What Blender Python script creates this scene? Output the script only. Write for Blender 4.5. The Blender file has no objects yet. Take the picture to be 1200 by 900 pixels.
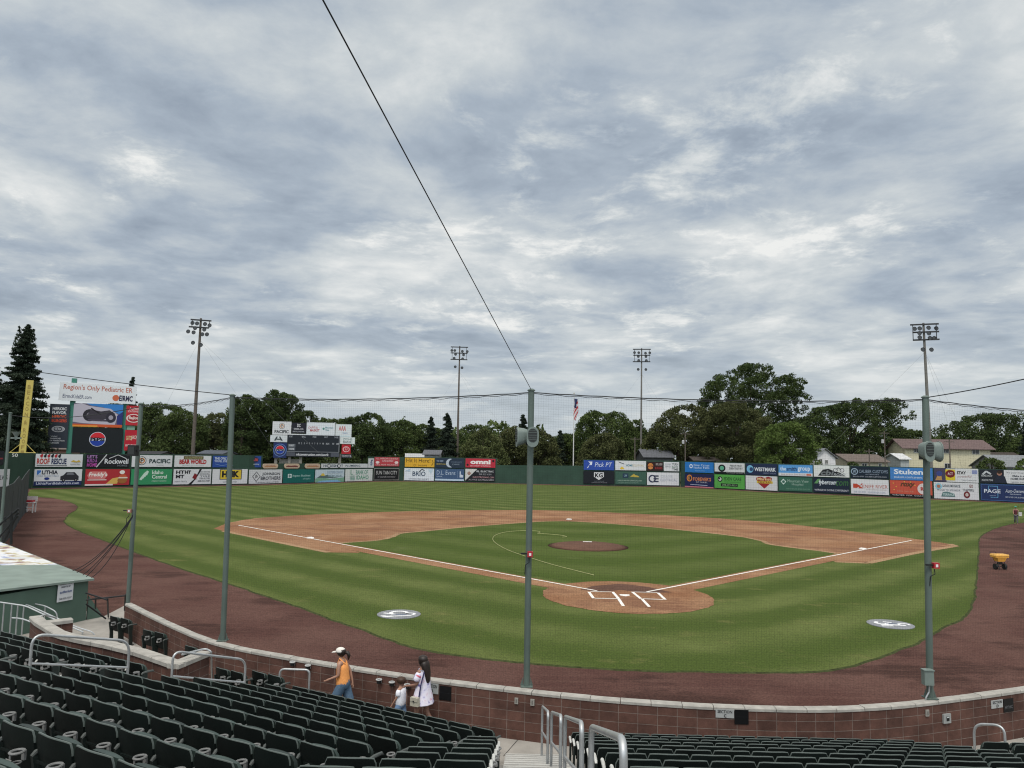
import bpy, bmesh, math, random
import numpy as np
from mathutils import Vector, Matrix
R = math.radians
rnd = random.Random(7)
S = bpy.context.scene
COL = S.collection

# ------------------------------------------------------------------ camera
CAM = np.array([-4.741, -33.483, 6.081]); YAW, PIT, ROL, F = -0.01262, 0.0961, 0.01865, 870.0
def _rot():
    cy, sy, cp, sp = math.cos(YAW), math.sin(YAW), math.cos(PIT), math.sin(PIT)
    f = np.array([sy*cp, cy*cp, sp]); r = np.array([cy, -sy, 0.]); u = np.cross(r, f)
    c, s = math.cos(ROL), math.sin(ROL)
    return r*c+u*s, u*c-r*s, f
cr, cu, cf = _rot()
def ray(px, py): return cf+cr*(px-600)/F-cu*(py-450)/F
def on(px, py, z=0.0):                      # where the sight line meets height z
    d = ray(px, py); return CAM+d*((z-CAM[2])/d[2])
def at(px, py, dep): return CAM+ray(px, py)*dep
def proj(P):
    d = np.asarray(P, float)-CAM; a = d@cf
    return 600+F*(d@cr)/a, 450-F*(d@cu)/a, a
cam = bpy.data.cameras.new('camera'); co = bpy.data.objects.new('camera', cam); COL.objects.link(co)
M = Matrix(((cr[0], cu[0], -cf[0], CAM[0]), (cr[1], cu[1], -cf[1], CAM[1]), (cr[2], cu[2], -cf[2], CAM[2]), (0, 0, 0, 1)))
co.matrix_world = M; cam.sensor_width = 36; cam.lens = F/1200*36; cam.clip_start = .05; cam.clip_end = 6000
S.camera = co

# ------------------------------------------------------------------ materials
MATS = {}
def mat(name, col, rough=.6, spec=.3, metal=0., var=0., vscale=3., bump=0., bscale=40., det=4):
    if name in MATS: return MATS[name]
    m = bpy.data.materials.new(name); m.use_nodes = True; nt = m.node_tree; b = nt.nodes['Principled BSDF']
    b.inputs['Base Color'].default_value = (*col, 1); b.inputs['Roughness'].default_value = rough
    b.inputs['Specular IOR Level'].default_value = spec; b.inputs['Metallic'].default_value = metal
    if var or bump:
        g = nt.nodes.new('ShaderNodeNewGeometry')
    if var:
        n = nt.nodes.new('ShaderNodeTexNoise'); n.inputs['Scale'].default_value = vscale; n.inputs['Detail'].default_value = det
        nt.links.new(g.outputs['Position'], n.inputs['Vector'])
        mr = nt.nodes.new('ShaderNodeMapRange'); mr.inputs[1].default_value = .25; mr.inputs[2].default_value = .75
        mr.inputs[3].default_value = 1-var; mr.inputs[4].default_value = 1+var
        nt.links.new(n.outputs['Fac'], mr.inputs[0])
        v = nt.nodes.new('ShaderNodeVectorMath'); v.operation = 'SCALE'; v.inputs[0].default_value = col
        nt.links.new(mr.outputs[0], v.inputs['Scale']); nt.links.new(v.outputs[0], b.inputs['Base Color'])
    if bump:
        n2 = nt.nodes.new('ShaderNodeTexNoise'); n2.inputs['Scale'].default_value = bscale; n2.inputs['Detail'].default_value = 3
        nt.links.new(g.outputs['Position'], n2.inputs['Vector'])
        bp = nt.nodes.new('ShaderNodeBump'); bp.inputs['Strength'].default_value = bump; bp.inputs['Distance'].default_value = .02
        nt.links.new(n2.outputs['Fac'], bp.inputs['Height']); nt.links.new(bp.outputs[0], b.inputs['Normal'])
    MATS[name] = m; return m
def srgb(r, g, b):
    f = lambda c: (c/255/12.92) if c/255 <= .04045 else ((c/255+.055)/1.055)**2.4
    return (f(r), f(g), f(b))
def flat(rgb, gain=.92):                     # a printed colour, from 0-255 values
    c = tuple(x*gain for x in srgb(*rgb)); return mat('print_%d_%d_%d' % tuple(rgb), c, .55, .25)

# ------------------------------------------------------------------ geometry helpers
class MB:
    def __init__(s): s.v = []; s.f = []; s.m = []; s.uv = {}
    def add(s, vs, fs, mi=0):
        o = len(s.v); s.v += [tuple(map(float, p)) for p in vs]
        for f in fs: s.f.append(tuple(i+o for i in f)); s.m.append(mi)
        return s
    def box(s, c, d, rz=0, mi=0, rx=0, taper=1.):
        x, y, z = d[0]/2, d[1]/2, d[2]/2; vs = []
        mt = Matrix.Rotation(rz, 3, 'Z') @ Matrix.Rotation(rx, 3, 'X')
        for k, (a, b, e) in enumerate([(-1,-1,-1),(1,-1,-1),(1,1,-1),(-1,1,-1),(-1,-1,1),(1,-1,1),(1,1,1),(-1,1,1)]):
            t = taper if e > 0 else 1
            p = mt @ Vector((a*x*t, b*y*t, e*z)); vs.append((p.x+c[0], p.y+c[1], p.z+c[2]))
        return s.add(vs, [(0,3,2,1),(4,5,6,7),(0,1,5,4),(1,2,6,5),(2,3,7,6),(3,0,4,7)], mi)
    def tube(s, path, r, n=8, mi=0, cap=True, closed=False):
        P = [Vector(p) for p in path]; L = len(P); rs = r if isinstance(r, (list, tuple)) else [r]*L
        vs = []; pn = None
        for i in range(L):
            a = P[(i-1) % L] if (i or closed) else P[i]; b = P[(i+1) % L] if (i < L-1 or closed) else P[i]
            t = (b-a).normalized()
            if pn is None:
                h = Vector((0, 0, 1)) if abs(t.z) < .9 else Vector((1, 0, 0)); pn = t.cross(h).normalized()
            pn = (pn-t*pn.dot(t)).normalized(); bn = t.cross(pn)
            for k in range(n):
                an = 2*math.pi*k/n; q = P[i]+(pn*math.cos(an)+bn*math.sin(an))*rs[i]; vs.append(tuple(q))
        fs = []
        for i in range(L if closed else L-1):
            j = (i+1) % L
            for k in range(n): fs.append((i*n+k, i*n+(k+1) % n, j*n+(k+1) % n, j*n+k))
        if cap and not closed:
            fs.append(tuple(reversed(range(n)))); fs.append(tuple(range((L-1)*n, L*n)))
        return s.add(vs, fs, mi)
    def lathe(s, prof, n=16, c=(0, 0, 0), mi=0, sx=1, sy=1):
        vs = []
        for r_, z in prof:
            for k in range(n):
                a = 2*math.pi*k/n; vs.append((c[0]+r_*sx*math.cos(a), c[1]+r_*sy*math.sin(a), c[2]+z))
        fs = []
        for i in range(len(prof)-1):
            for k in range(n): fs.append((i*n+k, i*n+(k+1) % n, (i+1)*n+(k+1) % n, (i+1)*n+k))
        fs.append(tuple(reversed(range(n)))); fs.append(tuple(range((len(prof)-1)*n, len(prof)*n)))
        return s.add(vs, fs, mi)
    def prism(s, poly, z0, z1, mi=0):
        n = len(poly)
        A = sum(poly[i][0]*poly[(i+1) % n][1]-poly[(i+1) % n][0]*poly[i][1] for i in range(n))
        if A < 0: poly = poly[::-1]
        vs = [(p[0], p[1], z0) for p in poly]+[(p[0], p[1], z1) for p in poly]
        return s.add(vs, [tuple(reversed(range(n))), tuple(range(n, 2*n))]+[(i, (i+1) % n, n+(i+1) % n, n+i) for i in range(n)], mi)
    def build(s, name, mats, parent=None, loc=None, smooth=False):
        me = bpy.data.meshes.new(name)
        vs = s.v
        if loc is not None: vs = [(a-loc[0], b-loc[1], c-loc[2]) for a, b, c in vs]
        me.from_pydata(vs, [], s.f)
        for m in (mats if isinstance(mats, (list, tuple)) else [mats]): me.materials.append(m)
        if any(s.m): me.polygons.foreach_set('material_index', s.m)
        if smooth: me.shade_smooth()
        me.update(); o = bpy.data.objects.new(name, me); COL.objects.link(o)
        if loc is not None: o.location = loc
        if parent is not None: o.parent = parent
        return o
def autosmooth(o, ang=40):
    me = o.data; me.shade_smooth(); me.set_sharp_from_angle(angle=R(ang)); return o
def tag(o, label=None, cat=None, group=None, kind=None):
    if label: o['label'] = label
    if cat: o['category'] = cat
    if group: o['group'] = group
    if kind: o['kind'] = kind
    return o
def thing(name, label, cat, loc=(0, 0, 0), rz=0, group=None):
    o = bpy.data.objects.new(name, None); COL.objects.link(o); o.location = [float(a) for a in loc]; o.rotation_euler = (0, 0, rz)
    o.empty_display_size = .3
    return tag(o, label, cat, group)
def copy_tree(o, kids, parent=None):
    c = o.copy(); COL.objects.link(c)
    if parent: c.parent = parent
    for ch in kids.get(o.name, []): copy_tree(ch, kids, c)
    return c
def kid_map():
    k = {}
    for o in bpy.data.objects:
        if o.parent: k.setdefault(o.parent.name, []).append(o)
    return k
def sheet(name, pts, z, m, kind='structure'):
    bm = bmesh.new(); vs = [bm.verts.new((p[0], p[1], z)) for p in pts]; f = bm.faces.new(vs)
    if f.normal.z < 0 or f.calc_area() == 0: pass
    bmesh.ops.triangulate(bm, faces=[f]); bmesh.ops.recalc_face_normals(bm, faces=bm.faces)
    bm.normal_update()
    if sum(q.normal.z for q in bm.faces) < 0: bmesh.ops.reverse_faces(bm, faces=bm.faces)
    me = bpy.data.meshes.new(name); bm.to_mesh(me); bm.free(); me.materials.append(m)
    o = bpy.data.objects.new(name, me); COL.objects.link(o); o['kind'] = kind; return o
def crom(P, n=6, closed=False):
    P = [np.array(p[:2], float) for p in P]; out = []; L = len(P)
    for i in range(L if closed else L-1):
        p0 = P[(i-1) % L] if (i or closed) else P[0]; p1 = P[i]; p2 = P[(i+1) % L]; p3 = P[(i+2) % L] if (i < L-2 or closed) else P[-1]
        for k in range(n):
            t = k/n; out.append(.5*((2*p1)+(-p0+p2)*t+(2*p0-5*p1+4*p2-p3)*t*t+(-p0+3*p1-3*p2+p3)*t**3))
    if not closed: out.append(P[-1])
    return out
_tc = {}
def text_geo(s, bold=0.):
    key = (s, bold)
    if key in _tc: return _tc[key]
    c = bpy.data.curves.new('t', 'FONT'); c.body = s; c.size = 1; c.resolution_u = 2; c.offset = bold; c.fill_mode = 'FRONT'
    o = bpy.data.objects.new('t', c); me = o.to_mesh()
    vs = [(v.co.x, v.co.y) for v in me.vertices]; fs = [tuple(p.vertices) for p in me.polygons]
    o.to_mesh_clear(); bpy.data.objects.remove(o); bpy.data.curves.remove(c)
    _tc[key] = (vs, fs); return vs, fs
def curve_world(): pass

# artwork: flat elements on a board. Board local frame: x right, z up, faces -y.
class Art:
    def __init__(s, w, h, y): s.w, s.h, s.y, s.mb, s.mats, s.k = w, h, y, MB(), [], 0
    def mi(s, col):
        m = flat(col)
        if m not in s.mats: s.mats.append(m)
        return s.mats.index(m)
    def yy(s): s.k += 1; return s.y-.004*s.k
    def X(s, u): return (u-.5)*s.w
    def poly(s, pts, col):
        y = s.yy(); vs = [(s.X(u), y, v*s.h) for u, v in pts]
        n = len(vs); A = sum(pts[i][0]*pts[(i+1) % n][1]-pts[(i+1) % n][0]*pts[i][1] for i in range(n))
        s.mb.add(vs, [tuple(range(n)) if A > 0 else tuple(reversed(range(n)))], s.mi(col))
    def rect(s, x0, y0, x1, y1, col): s.poly([(x0, y0), (x1, y0), (x1, y1), (x0, y1)], col)
    def disc(s, cx, cy, r_, col, sx=1, n=20, a0=0, a1=360):
        k = s.h/s.w; s.poly([(cx+r_*k*sx*math.cos(R(a0+(a1-a0)*i/n)), cy+r_*math.sin(R(a0+(a1-a0)*i/n))) for i in range(n if a1-a0 == 360 else n+1)], col)
    def ring(s, cx, cy, r_, col, back, t=.75, sx=1): s.disc(cx, cy, r_, col, sx); s.disc(cx, cy, r_*t, back, sx)
    def line(s, pts, wd, col):
        k = s.h/s.w
        for (a, b), (c, d) in zip(pts, pts[1:]):
            dx, dy = (c-a)/k, d-b; L = math.hypot(dx, dy); nx, ny = -dy/L*wd/2, dx/L*wd/2
            s.poly([(a+nx*k, b+ny), (a-nx*k, b-ny), (c-nx*k, d-ny), (c+nx*k, d+ny)], col)
    def text(s, t, x0, y0, x1, y1, col, bold=.02, sh=0.):
        vs, fs = text_geo(t, bold)
        if not vs: return
        ax = min(v[0] for v in vs); bx = max(v[0] for v in vs); ay = min(v[1] for v in vs); by = max(v[1] for v in vs)
        y = s.yy(); out = []
        for a, b in vs:
            p = (a-ax)/(bx-ax); q = (b-ay)/(by-ay)
            out.append((s.X(x0+p*(x1-x0)+q*sh*(y1-y0)*s.h/s.w), y, (y0+q*(y1-y0))*s.h))
        s.mb.add(out, fs, s.mi(col))
    def build(s, parent, name='lettering'):
        if s.mb.v: return s.mb.build(name, s.mats, parent)

# ------------------------------------------------------------------ world: cloudy sky
def build_world():
    w = bpy.data.worlds.new('World'); S.world = w; w.use_nodes = True; nt = w.node_tree; N = nt.nodes; L = nt.links
    bg = N['Background']; bg.inputs['Strength'].default_value = 1.0
    def math_(op, a, b=None, c=None, clamp=False):
        n = N.new('ShaderNodeMath'); n.operation = op; n.use_clamp = clamp
        for i, x in enumerate((a, b, c)):
            if x is None: continue
            if isinstance(x, (int, float)): n.inputs[i].default_value = x
            else: L.new(x, n.inputs[i])
        return n.outputs[0]
    def mixc(f, a, b):
        n = N.new('ShaderNodeMix'); n.data_type = 'RGBA'
        for i, x in ((0, f), (6, a), (7, b)):
            if isinstance(x, (int, float)): n.inputs[i].default_value = x
            elif isinstance(x, tuple): n.inputs[i].default_value = (*x, 1)
            else: L.new(x, n.inputs[i])
        return n.outputs[2]
    def mrange(v, a, b, c, d, smooth=True):
        n = N.new('ShaderNodeMapRange'); n.interpolation_type = 'SMOOTHSTEP' if smooth else 'LINEAR'
        L.new(v, n.inputs[0]); n.inputs[1].default_value = a; n.inputs[2].default_value = b; n.inputs[3].default_value = c; n.inputs[4].default_value = d
        return n.outputs[0]
    tc = N.new('ShaderNodeTexCoord'); sp = N.new('ShaderNodeSeparateXYZ'); L.new(tc.outputs['Generated'], sp.inputs[0])
    x, y, z = sp.outputs; zc = math_('MAXIMUM', z, 0.0); zd = math_('ADD', zc, .11)
    u = math_('DIVIDE', x, zd); v = math_('DIVIDE', y, zd)
    cb = N.new('ShaderNodeCombineXYZ'); L.new(u, cb.inputs[0]); L.new(v, cb.inputs[1])
    wn = N.new('ShaderNodeTexNoise'); wn.inputs['Scale'].default_value = 1.1; wn.inputs['Detail'].default_value = 3; L.new(cb.outputs[0], wn.inputs['Vector'])
    wv = N.new('ShaderNodeVectorMath'); wv.operation = 'MULTIPLY_ADD'; L.new(wn.outputs['Color'], wv.inputs[0]); wv.inputs[1].default_value = (.35, .35, 0); L.new(cb.outputs[0], wv.inputs[2])
    def noise(scale, det, rough, off, stretch=(1, 1, 1)):
        mp = N.new('ShaderNodeMapping'); mp.inputs['Location'].default_value = off; mp.inputs['Scale'].default_value = stretch; L.new(wv.outputs[0], mp.inputs[0])
        n = N.new('ShaderNodeTexNoise'); n.inputs['Scale'].default_value = scale; n.inputs['Detail'].default_value = det
        n.inputs['Roughness'].default_value = rough; L.new(mp.outputs[0], n.inputs['Vector']); return n.outputs['Fac']
    big = noise(.9, 4, .5, (SKY['ox'], SKY['oy'], 0)); mid = noise(3.1, 12, .60, (9.2, 4.4, 1)); brk = noise(2.1, 12, .66, (1.2, 7.4, 5)); fine = noise(9, 8, .62, (2.2, 1.4, 3))
    gapm = mrange(brk, .53, .70, 0, 1)                     # broken bright openings between darker bases
    t = math_('ADD', math_('MULTIPLY', big, 1.12), math_('ADD', math_('MULTIPLY', mid, .55), math_('ADD', math_('MULTIPLY', gapm, .22), math_('MULTIPLY', fine, .13))))
    t = mrange(t, SKY['lo'], SKY['hi'], 0, 1, False)
    cr_ = N.new('ShaderNodeValToRGB'); L.new(t, cr_.inputs[0]); e = cr_.color_ramp.elements
    e[0].position = 0; e[0].color = (*SKY['c0'], 1); e[1].position = 1; e[1].color = (*SKY['c3'], 1)
    a = e.new(.33); a.color = (*SKY['c1'], 1); b = e.new(.64); b.color = (*SKY['c2'], 1)
    cloud = cr_.outputs['Color']
    hz = mrange(z, 0.0, .20, .8, 0.); cloud = mixc(hz, cloud, SKY['hz'])
    # the high, bright part of an overcast sky and the brighter cloud in front of the sun (behind the viewer)
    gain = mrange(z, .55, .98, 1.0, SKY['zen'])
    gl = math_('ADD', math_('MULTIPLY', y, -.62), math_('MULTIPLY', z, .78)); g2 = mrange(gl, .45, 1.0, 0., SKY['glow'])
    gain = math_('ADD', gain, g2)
    warm = mrange(z, .50, .85, 0, 1); cloud = mixc(warm, cloud, SKY['warm'])
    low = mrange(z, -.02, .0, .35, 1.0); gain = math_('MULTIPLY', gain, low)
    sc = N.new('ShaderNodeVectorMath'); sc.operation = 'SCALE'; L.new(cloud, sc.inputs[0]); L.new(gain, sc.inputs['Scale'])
    sky = N.new('ShaderNodeTexSky'); sky.sky_type = 'NISHITA'; sky.sun_disc = False
    sky.sun_elevation = R(58); sky.sun_rotation = R(190); sky.air_density = 1.2; sky.dust_density = 2
    s2 = N.new('ShaderNodeVectorMath'); s2.operation = 'SCALE'; L.new(sky.outputs[0], s2.inputs[0]); s2.inputs['Scale'].default_value = .08
    gap = mrange(t, .0, .35, .12, .03)
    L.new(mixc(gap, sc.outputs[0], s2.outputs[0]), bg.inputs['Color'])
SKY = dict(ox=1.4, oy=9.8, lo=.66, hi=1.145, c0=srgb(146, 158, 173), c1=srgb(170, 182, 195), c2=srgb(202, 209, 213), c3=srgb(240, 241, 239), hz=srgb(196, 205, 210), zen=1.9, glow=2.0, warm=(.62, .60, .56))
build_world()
sun = bpy.data.lights.new('sun', 'SUN'); sun.energy = 1.5; sun.angle = R(14); sun.color = (1, .93, .84)
so = bpy.data.objects.new('sun', sun); COL.objects.link(so); so.rotation_euler = (R(32), 0, R(-10))

# ------------------------------------------------------------------ common materials
GREEN = mat('painted_green_steel', (.092, .124, .110), .45, .4, var=.12, vscale=2)
GALV = mat('galvanised_pipe', (.42, .44, .45), .38, .5, .55, var=.15, vscale=6)
CAPC = mat('cap_concrete', (.33, .32, .295), .85, .2, var=.22, vscale=5, bump=.3, bscale=60)
CONC = mat('walkway_concrete', (.30, .285, .262), .9, .15, var=.22, vscale=1.6, bump=.25, bscale=80, det=8)
STEPC = mat('terrace_concrete', (.22, .215, .205), .9, .15, var=.25, vscale=2, bump=.25, bscale=60)
BLACK = mat('black_paint', (.012, .013, .014), .5, .3)
DARKST = mat('dark_steel', (.035, .037, .04), .5, .4, .3)
WOODP = mat('weathered_timber_pole', (.115, .098, .085), .85, .2, var=.25, vscale=3)
CABLE = mat('black_cable', (.02, .022, .024), .6, .2)

def field_mat(name, base, var1, var2, stripes=False, dry=None, bump=.4, bs=18, stain=None):
    m = bpy.data.materials.new(name); m.use_nodes = True; nt = m.node_tree; N = nt.nodes; L = nt.links; b = N['Principled BSDF']
    b.inputs['Roughness'].default_value = .95; b.inputs['Specular IOR Level'].default_value = .08
    g = N.new('ShaderNodeNewGeometry')
    def M_(op, a, c=None, clamp=False):
        n = N.new('ShaderNodeMath'); n.operation = op; n.use_clamp = clamp
        for i, x in enumerate((a, c)):
            if x is None: continue
            if isinstance(x, (int, float)): n.inputs[i].default_value = x
            else: L.new(x, n.inputs[i])
        return n.outputs[0]
    def noise(scale, det, ro=.55, st=(1, 1, 1)):
        mp = N.new('ShaderNodeMapping'); mp.inputs['Scale'].default_value = st; L.new(g.outputs['Position'], mp.inputs[0])
        n = N.new('ShaderNodeTexNoise'); n.inputs['Scale'].default_value = scale; n.inputs['Detail'].default_value = det; n.inputs['Roughness'].default_value = ro
        L.new(mp.outputs[0], n.inputs['Vector']); return n.outputs['Fac']
    n1 = noise(.22, 5); n2 = noise(3.2, 6, .65); n3 = noise(14, 3, .7)
    def mix(f, a, c):
        n = N.new('ShaderNodeMix'); n.data_type = 'RGBA'
        for i, x in ((0, f), (6, a), (7, c)):
            if isinstance(x, (int, float)): n.inputs[i].default_value = x
            elif isinstance(x, tuple): n.inputs[i].default_value = (*x, 1)
            else: L.new(x, n.inputs[i])
        return n.outputs[2]
    def mr(v, a, c, d=0., e=1.):
        n = N.new('ShaderNodeMapRange'); n.interpolation_type = 'SMOOTHSTEP'; L.new(v, n.inputs[0])
        for i, q in enumerate((a, c, d, e)): n.inputs[i+1].default_value = q
        return n.outputs[0]
    col = base
    if stripes:
        s = N.new('ShaderNodeSeparateXYZ'); L.new(g.outputs['Position'], s.inputs[0])
        ax = M_('SQRT', M_('ADD', M_('MULTIPLY', s.outputs[0], s.outputs[0]), 30.))
        wob = M_('MULTIPLY', M_('SUBTRACT', noise(.5, 3), .5), .9)
        cc = M_('ADD', M_('MULTIPLY', M_('SUBTRACT', s.outputs[1], ax), .7071), wob)
        st = M_('SINE', M_('MULTIPLY', cc, 2*math.pi/stripes))
        st = mr(M_('ADD', st, M_('MULTIPLY', M_('SUBTRACT', n2, .5), 3.0)), -1.0, 1.0)
        amt = mr(n1, .3, .7, .35, 1.)
        col = mix(M_('MULTIPLY', st, amt), base, var1)
    else:
        col = mix(mr(n1, .35, .65), base, var1)
    col = mix(M_('MULTIPLY', mr(n2, .42, .78), .45), col, var2)
    if dry:
        nd = noise(.35, 7, .7, (1, 1.6, 1)); col = mix(M_('MULTIPLY', mr(nd, .55, .78), .75), col, dry)
    if stain:
        ns_ = noise(.16, 8, .66, (1, 1.5, 1)); col = mix(M_('MULTIPLY', mr(ns_, .50, .60), .85), col, stain)
        nl_ = noise(1.1, 6, .7, (.25, 3.2, 1)); col = mix(M_('MULTIPLY', mr(nl_, .48, .68), .75), col, var1)
    fz = mr(n3, .3, .7, .72, 1.28); v = N.new('ShaderNodeVectorMath'); v.operation = 'SCALE'
    if isinstance(col, tuple): v.inputs[0].default_value = col
    else: L.new(col, v.inputs[0])
    L.new(fz, v.inputs['Scale']); L.new(v.outputs[0], b.inputs['Base Color'])
    bp = N.new('ShaderNodeBump'); bp.inputs['Strength'].default_value = bump; bp.inputs['Distance'].default_value = .03
    nb = noise(bs, 4, .7); L.new(nb, bp.inputs['Height']); L.new(bp.outputs[0], b.inputs['Normal'])
    return m
GRASS = field_mat('mown_grass', (.054, .080, .017), (.106, .130, .040), (.041, .058, .014), stripes=3.5, dry=(.165, .155, .06))
INGRASS = field_mat('infield_grass', (.052, .079, .015), (.080, .106, .028), (.041, .057, .014), stripes=5.0, dry=(.11, .125, .05))
TRACK = field_mat('crushed_rock_track', (.082, .040, .034), (.116, .063, .052), (.055, .027, .023), bump=.8, bs=30, stain=(.046, .024, .020))
DIRT = field_mat('infield_clay', (.205, .100, .053), (.285, .165, .095), (.145, .070, .038), bump=.5, stain=(.165, .082, .050))
WETDIRT = field_mat('damp_clay', (.098, .054, .040), (.13, .072, .052), (.075, .042, .032), bump=.4)
EDGE = field_mat('sandy_edge', (.27, .175, .10), (.32, .21, .125), (.22, .14, .08), bump=.3)
SCRUB = field_mat('rough_ground', (.06, .07, .03), (.10, .09, .05), (.05, .05, .03))
CHALK = mat('white_chalk', (.74, .72, .68), .9, .1, var=.12, vscale=6)

# ------------------------------------------------------------------ ground and field
sheet('ground', [(-1500, -400), (1500, -400), (1500, 2500), (-1500, 2500)], -.03, SCRUB)
FP = [(-45, 579), (38, 572.3), (152.6, 570.2), (291, 567.9), (306.8, 567.45), (431.3, 563.87), (437.2, 563.7), (473, 563.5), (582, 566), (683, 568.6), (797.2, 570.3), (802, 570.6), (911.9, 576.6), (996.3, 580), (1093.8, 584.4), (1206, 589.4), (1290, 593)]
FW = [on(*p) for p in FP]
trk = [(-70, -5), (-25, -25), (6, -30), (40, -20), (100, 40)]+[(p[0], p[1]) for p in FW[::-1]]+[(-95, 50)]
sheet('warning_track', trk, 0.0, TRACK)
def P2(l): return [on(*p)[:2] for p in l]
gl = crom(P2([(36, 573.6), (34, 581), (66, 584.5), (91, 593), (80, 604), (78, 615), (112, 630), (160, 648), (215, 668), (300, 695), (400, 730), (470, 755), (510, 764.5), (560, 772), (620, 778.5), (700, 784), (800, 787.5), (900, 789), (950, 788.5), (985, 784), (1015, 777), (1060, 760), (1110, 735), (1134, 718), (1142, 700), (1143, 680), (1147, 640), (1152, 627), (1180, 615.5), (1230, 609)]), 16)
def rag(l, a):
    out = []; k = 0.
    for i, p in enumerate(l):
        q = l[min(i+1, len(l)-1)]; o = l[max(i-1, 0)]; d = np.array(q, float)-np.array(o, float); L_ = np.linalg.norm(d)+1e-9; k = k*.6+rnd.gauss(0, a); out.append(np.array(p, float)+np.array([-d[1], d[0]])/L_*k)
    return out
_g2 = []
for p in gl:
    if not _g2 or math.dist(p, _g2[-1]) > .26: _g2.append(p)
gl = rag(_g2, .028)
inner = []
for p in FW[1:][::-1]:
    q = np.array(p[:2]); c = np.array([0, 40.]); d = (q-c)/np.linalg.norm(q-c); inner.append(tuple(q-d*4.2))
sheet('outfield_grass', [tuple(p) for p in gl]+inner, .006, GRASS)
rough_edge = MB()
# strip of thick turf lip along the track edge
lip = MB(); pts = []
for p in gl[40:]:
    if not pts or math.dist(p, pts[-1]) > .30: pts.append(tuple(p))
for i in range(len(pts)-1):
    a, b = np.array(pts[i]), np.array(pts[i+1]); d = (b-a); L_ = np.linalg.norm(d)
    if L_ < 1e-6: continue
    n_ = np.array([d[1], -d[0]])/L_
    k = rnd.uniform(-.05, .09)
    lip.add([(a[0], a[1], .006), (b[0], b[1], .006), (*(b+n_*.05), .0), (*(a+n_*.05), .0), (*(a-n_*.03), .03), (*(b-n_*.03), .03)], [(3, 2, 5, 4)])
tag(lip.build('turf_lip', mat('turf_edge', (.045, .055, .022), .95, .05, var=.5, vscale=6), loc=(0, 0, 0)), kind='structure')
dirt_out = P2([(250, 619.5), (270, 612.5), (300, 607.5), (350, 604), (420, 601), (490, 599), (560, 598), (640, 598), (700, 600), (800, 605), (900, 612), (1000, 623), (1060, 630), (1112, 637.5), (1120, 640), (1084, 646), (1059, 651), (1017, 660), (978, 658.5)])
dirt_in = P2([(985, 649.5), (960, 645.5), (905, 638.5), (893, 634), (860, 628), (760, 617.5), (690, 612), (650, 610.8), (613, 612.5), (543, 618), (497, 622.5), (470, 625), (462, 628), (450, 632), (427, 634.5), (393, 636.5)])
low_l = P2([(422, 648), (385, 647.5), (340, 638.5), (288, 627.8), (262, 622.5)])
dirt_poly = [tuple(p) for p in rag(crom(dirt_out[:14], 9), .05)]+[tuple(p) for p in dirt_out[14:]]+[tuple(p) for p in dirt_in]+[tuple(p) for p in low_l]
sheet('infield_dirt', dirt_poly, .010, DIRT)
def grow(l, k):
    c = np.mean(l, axis=0); return [tuple(p+(p-c)/np.linalg.norm(p-c)*k) for p in map(np.array, l)]
ig = rag(crom(dirt_in[:], 10), .03)
s2 = math.sqrt(.5)
infl = [tuple(p) for p in ig]+[(-1.0-.0, 2.6), (1.0, 2.6)]
sheet('infield_grass', infl, .010, INGRASS)
def band(name, path, w, z, m):
    mb = MB()
    for i in range(len(path)-1):
        a, b = np.array(path[i], float), np.array(path[i+1], float); d = b-a; L_ = np.linalg.norm(d); n_ = np.array([-d[1], d[0]])/L_*w/2
        mb.add([(*(a-n_), z), (*(b-n_), z), (*(b+n_), z), (*(a+n_), z)], [(0, 1, 2, 3)])
    return tag(mb.build(name, m), kind='structure')
band('infield_edge_sand', [tuple(p) for p in ig], .42, .0135, EDGE)
band('infield_edge_sand', [tuple(p) for p in dirt_out[13:]], .5, .0135, EDGE)
band('infield_edge_sand', [tuple(p) for p in low_l[1:]], .45, .0135, EDGE)
TB = on(275, 616); FB = on(1084, 635)
t3 = np.array([-s2, s2]); t1 = np.array([s2, s2])
def ontrack(t, a, b, o0, o1, z, name, m):
    n_ = np.array([t[1], -t[0]]) if t[0] < 0 else np.array([-t[1], t[0]])   # towards the infield side
    A = t*a; B = t*b
    q = [(*(A+n_*o0), z), (*(B+n_*o0), z), (*(B+n_*o1), z), (*(A+n_*o1), z)]
    mb = MB(); mb.add(q, [(0, 1, 2, 3)]); bm = mb.build(name, m)
    return tag(bm, kind='structure')
ontrack(t3, 3, 28.5, -1.15, .28, .014, 'base_path', DIRT); ontrack(t1, 3, 28.5, -1.05, .28, .014, 'base_path', DIRT)
circ = lambda cx, cy, r_, n=48: [(cx+r_*math.cos(2*math.pi*i/n), cy+r_*math.sin(2*math.pi*i/n)) for i in range(n)]
sheet('home_plate_dirt', [tuple(p) for p in rag(circ(.1, .1, 3.75, 120), .025)], .018, DIRT)
sheet('home_damp_patch', [(-1.9, 1.3), (-1.2, 2.4), (0.2, 3.2), (1.4, 2.5), (2.3, 1.1), (1, .9), (0, 1.5), (-.9, .9)], .0215, WETDIRT)
ontrack(t3, 1.6, math.hypot(TB[0], TB[1]), -.06, .06, .0255, 'foul_line', CHALK)
ontrack(t1, 1.6, math.hypot(FB[0], FB[1]), -.06, .06, .0255, 'foul_line', CHALK)
mb = MB()
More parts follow.
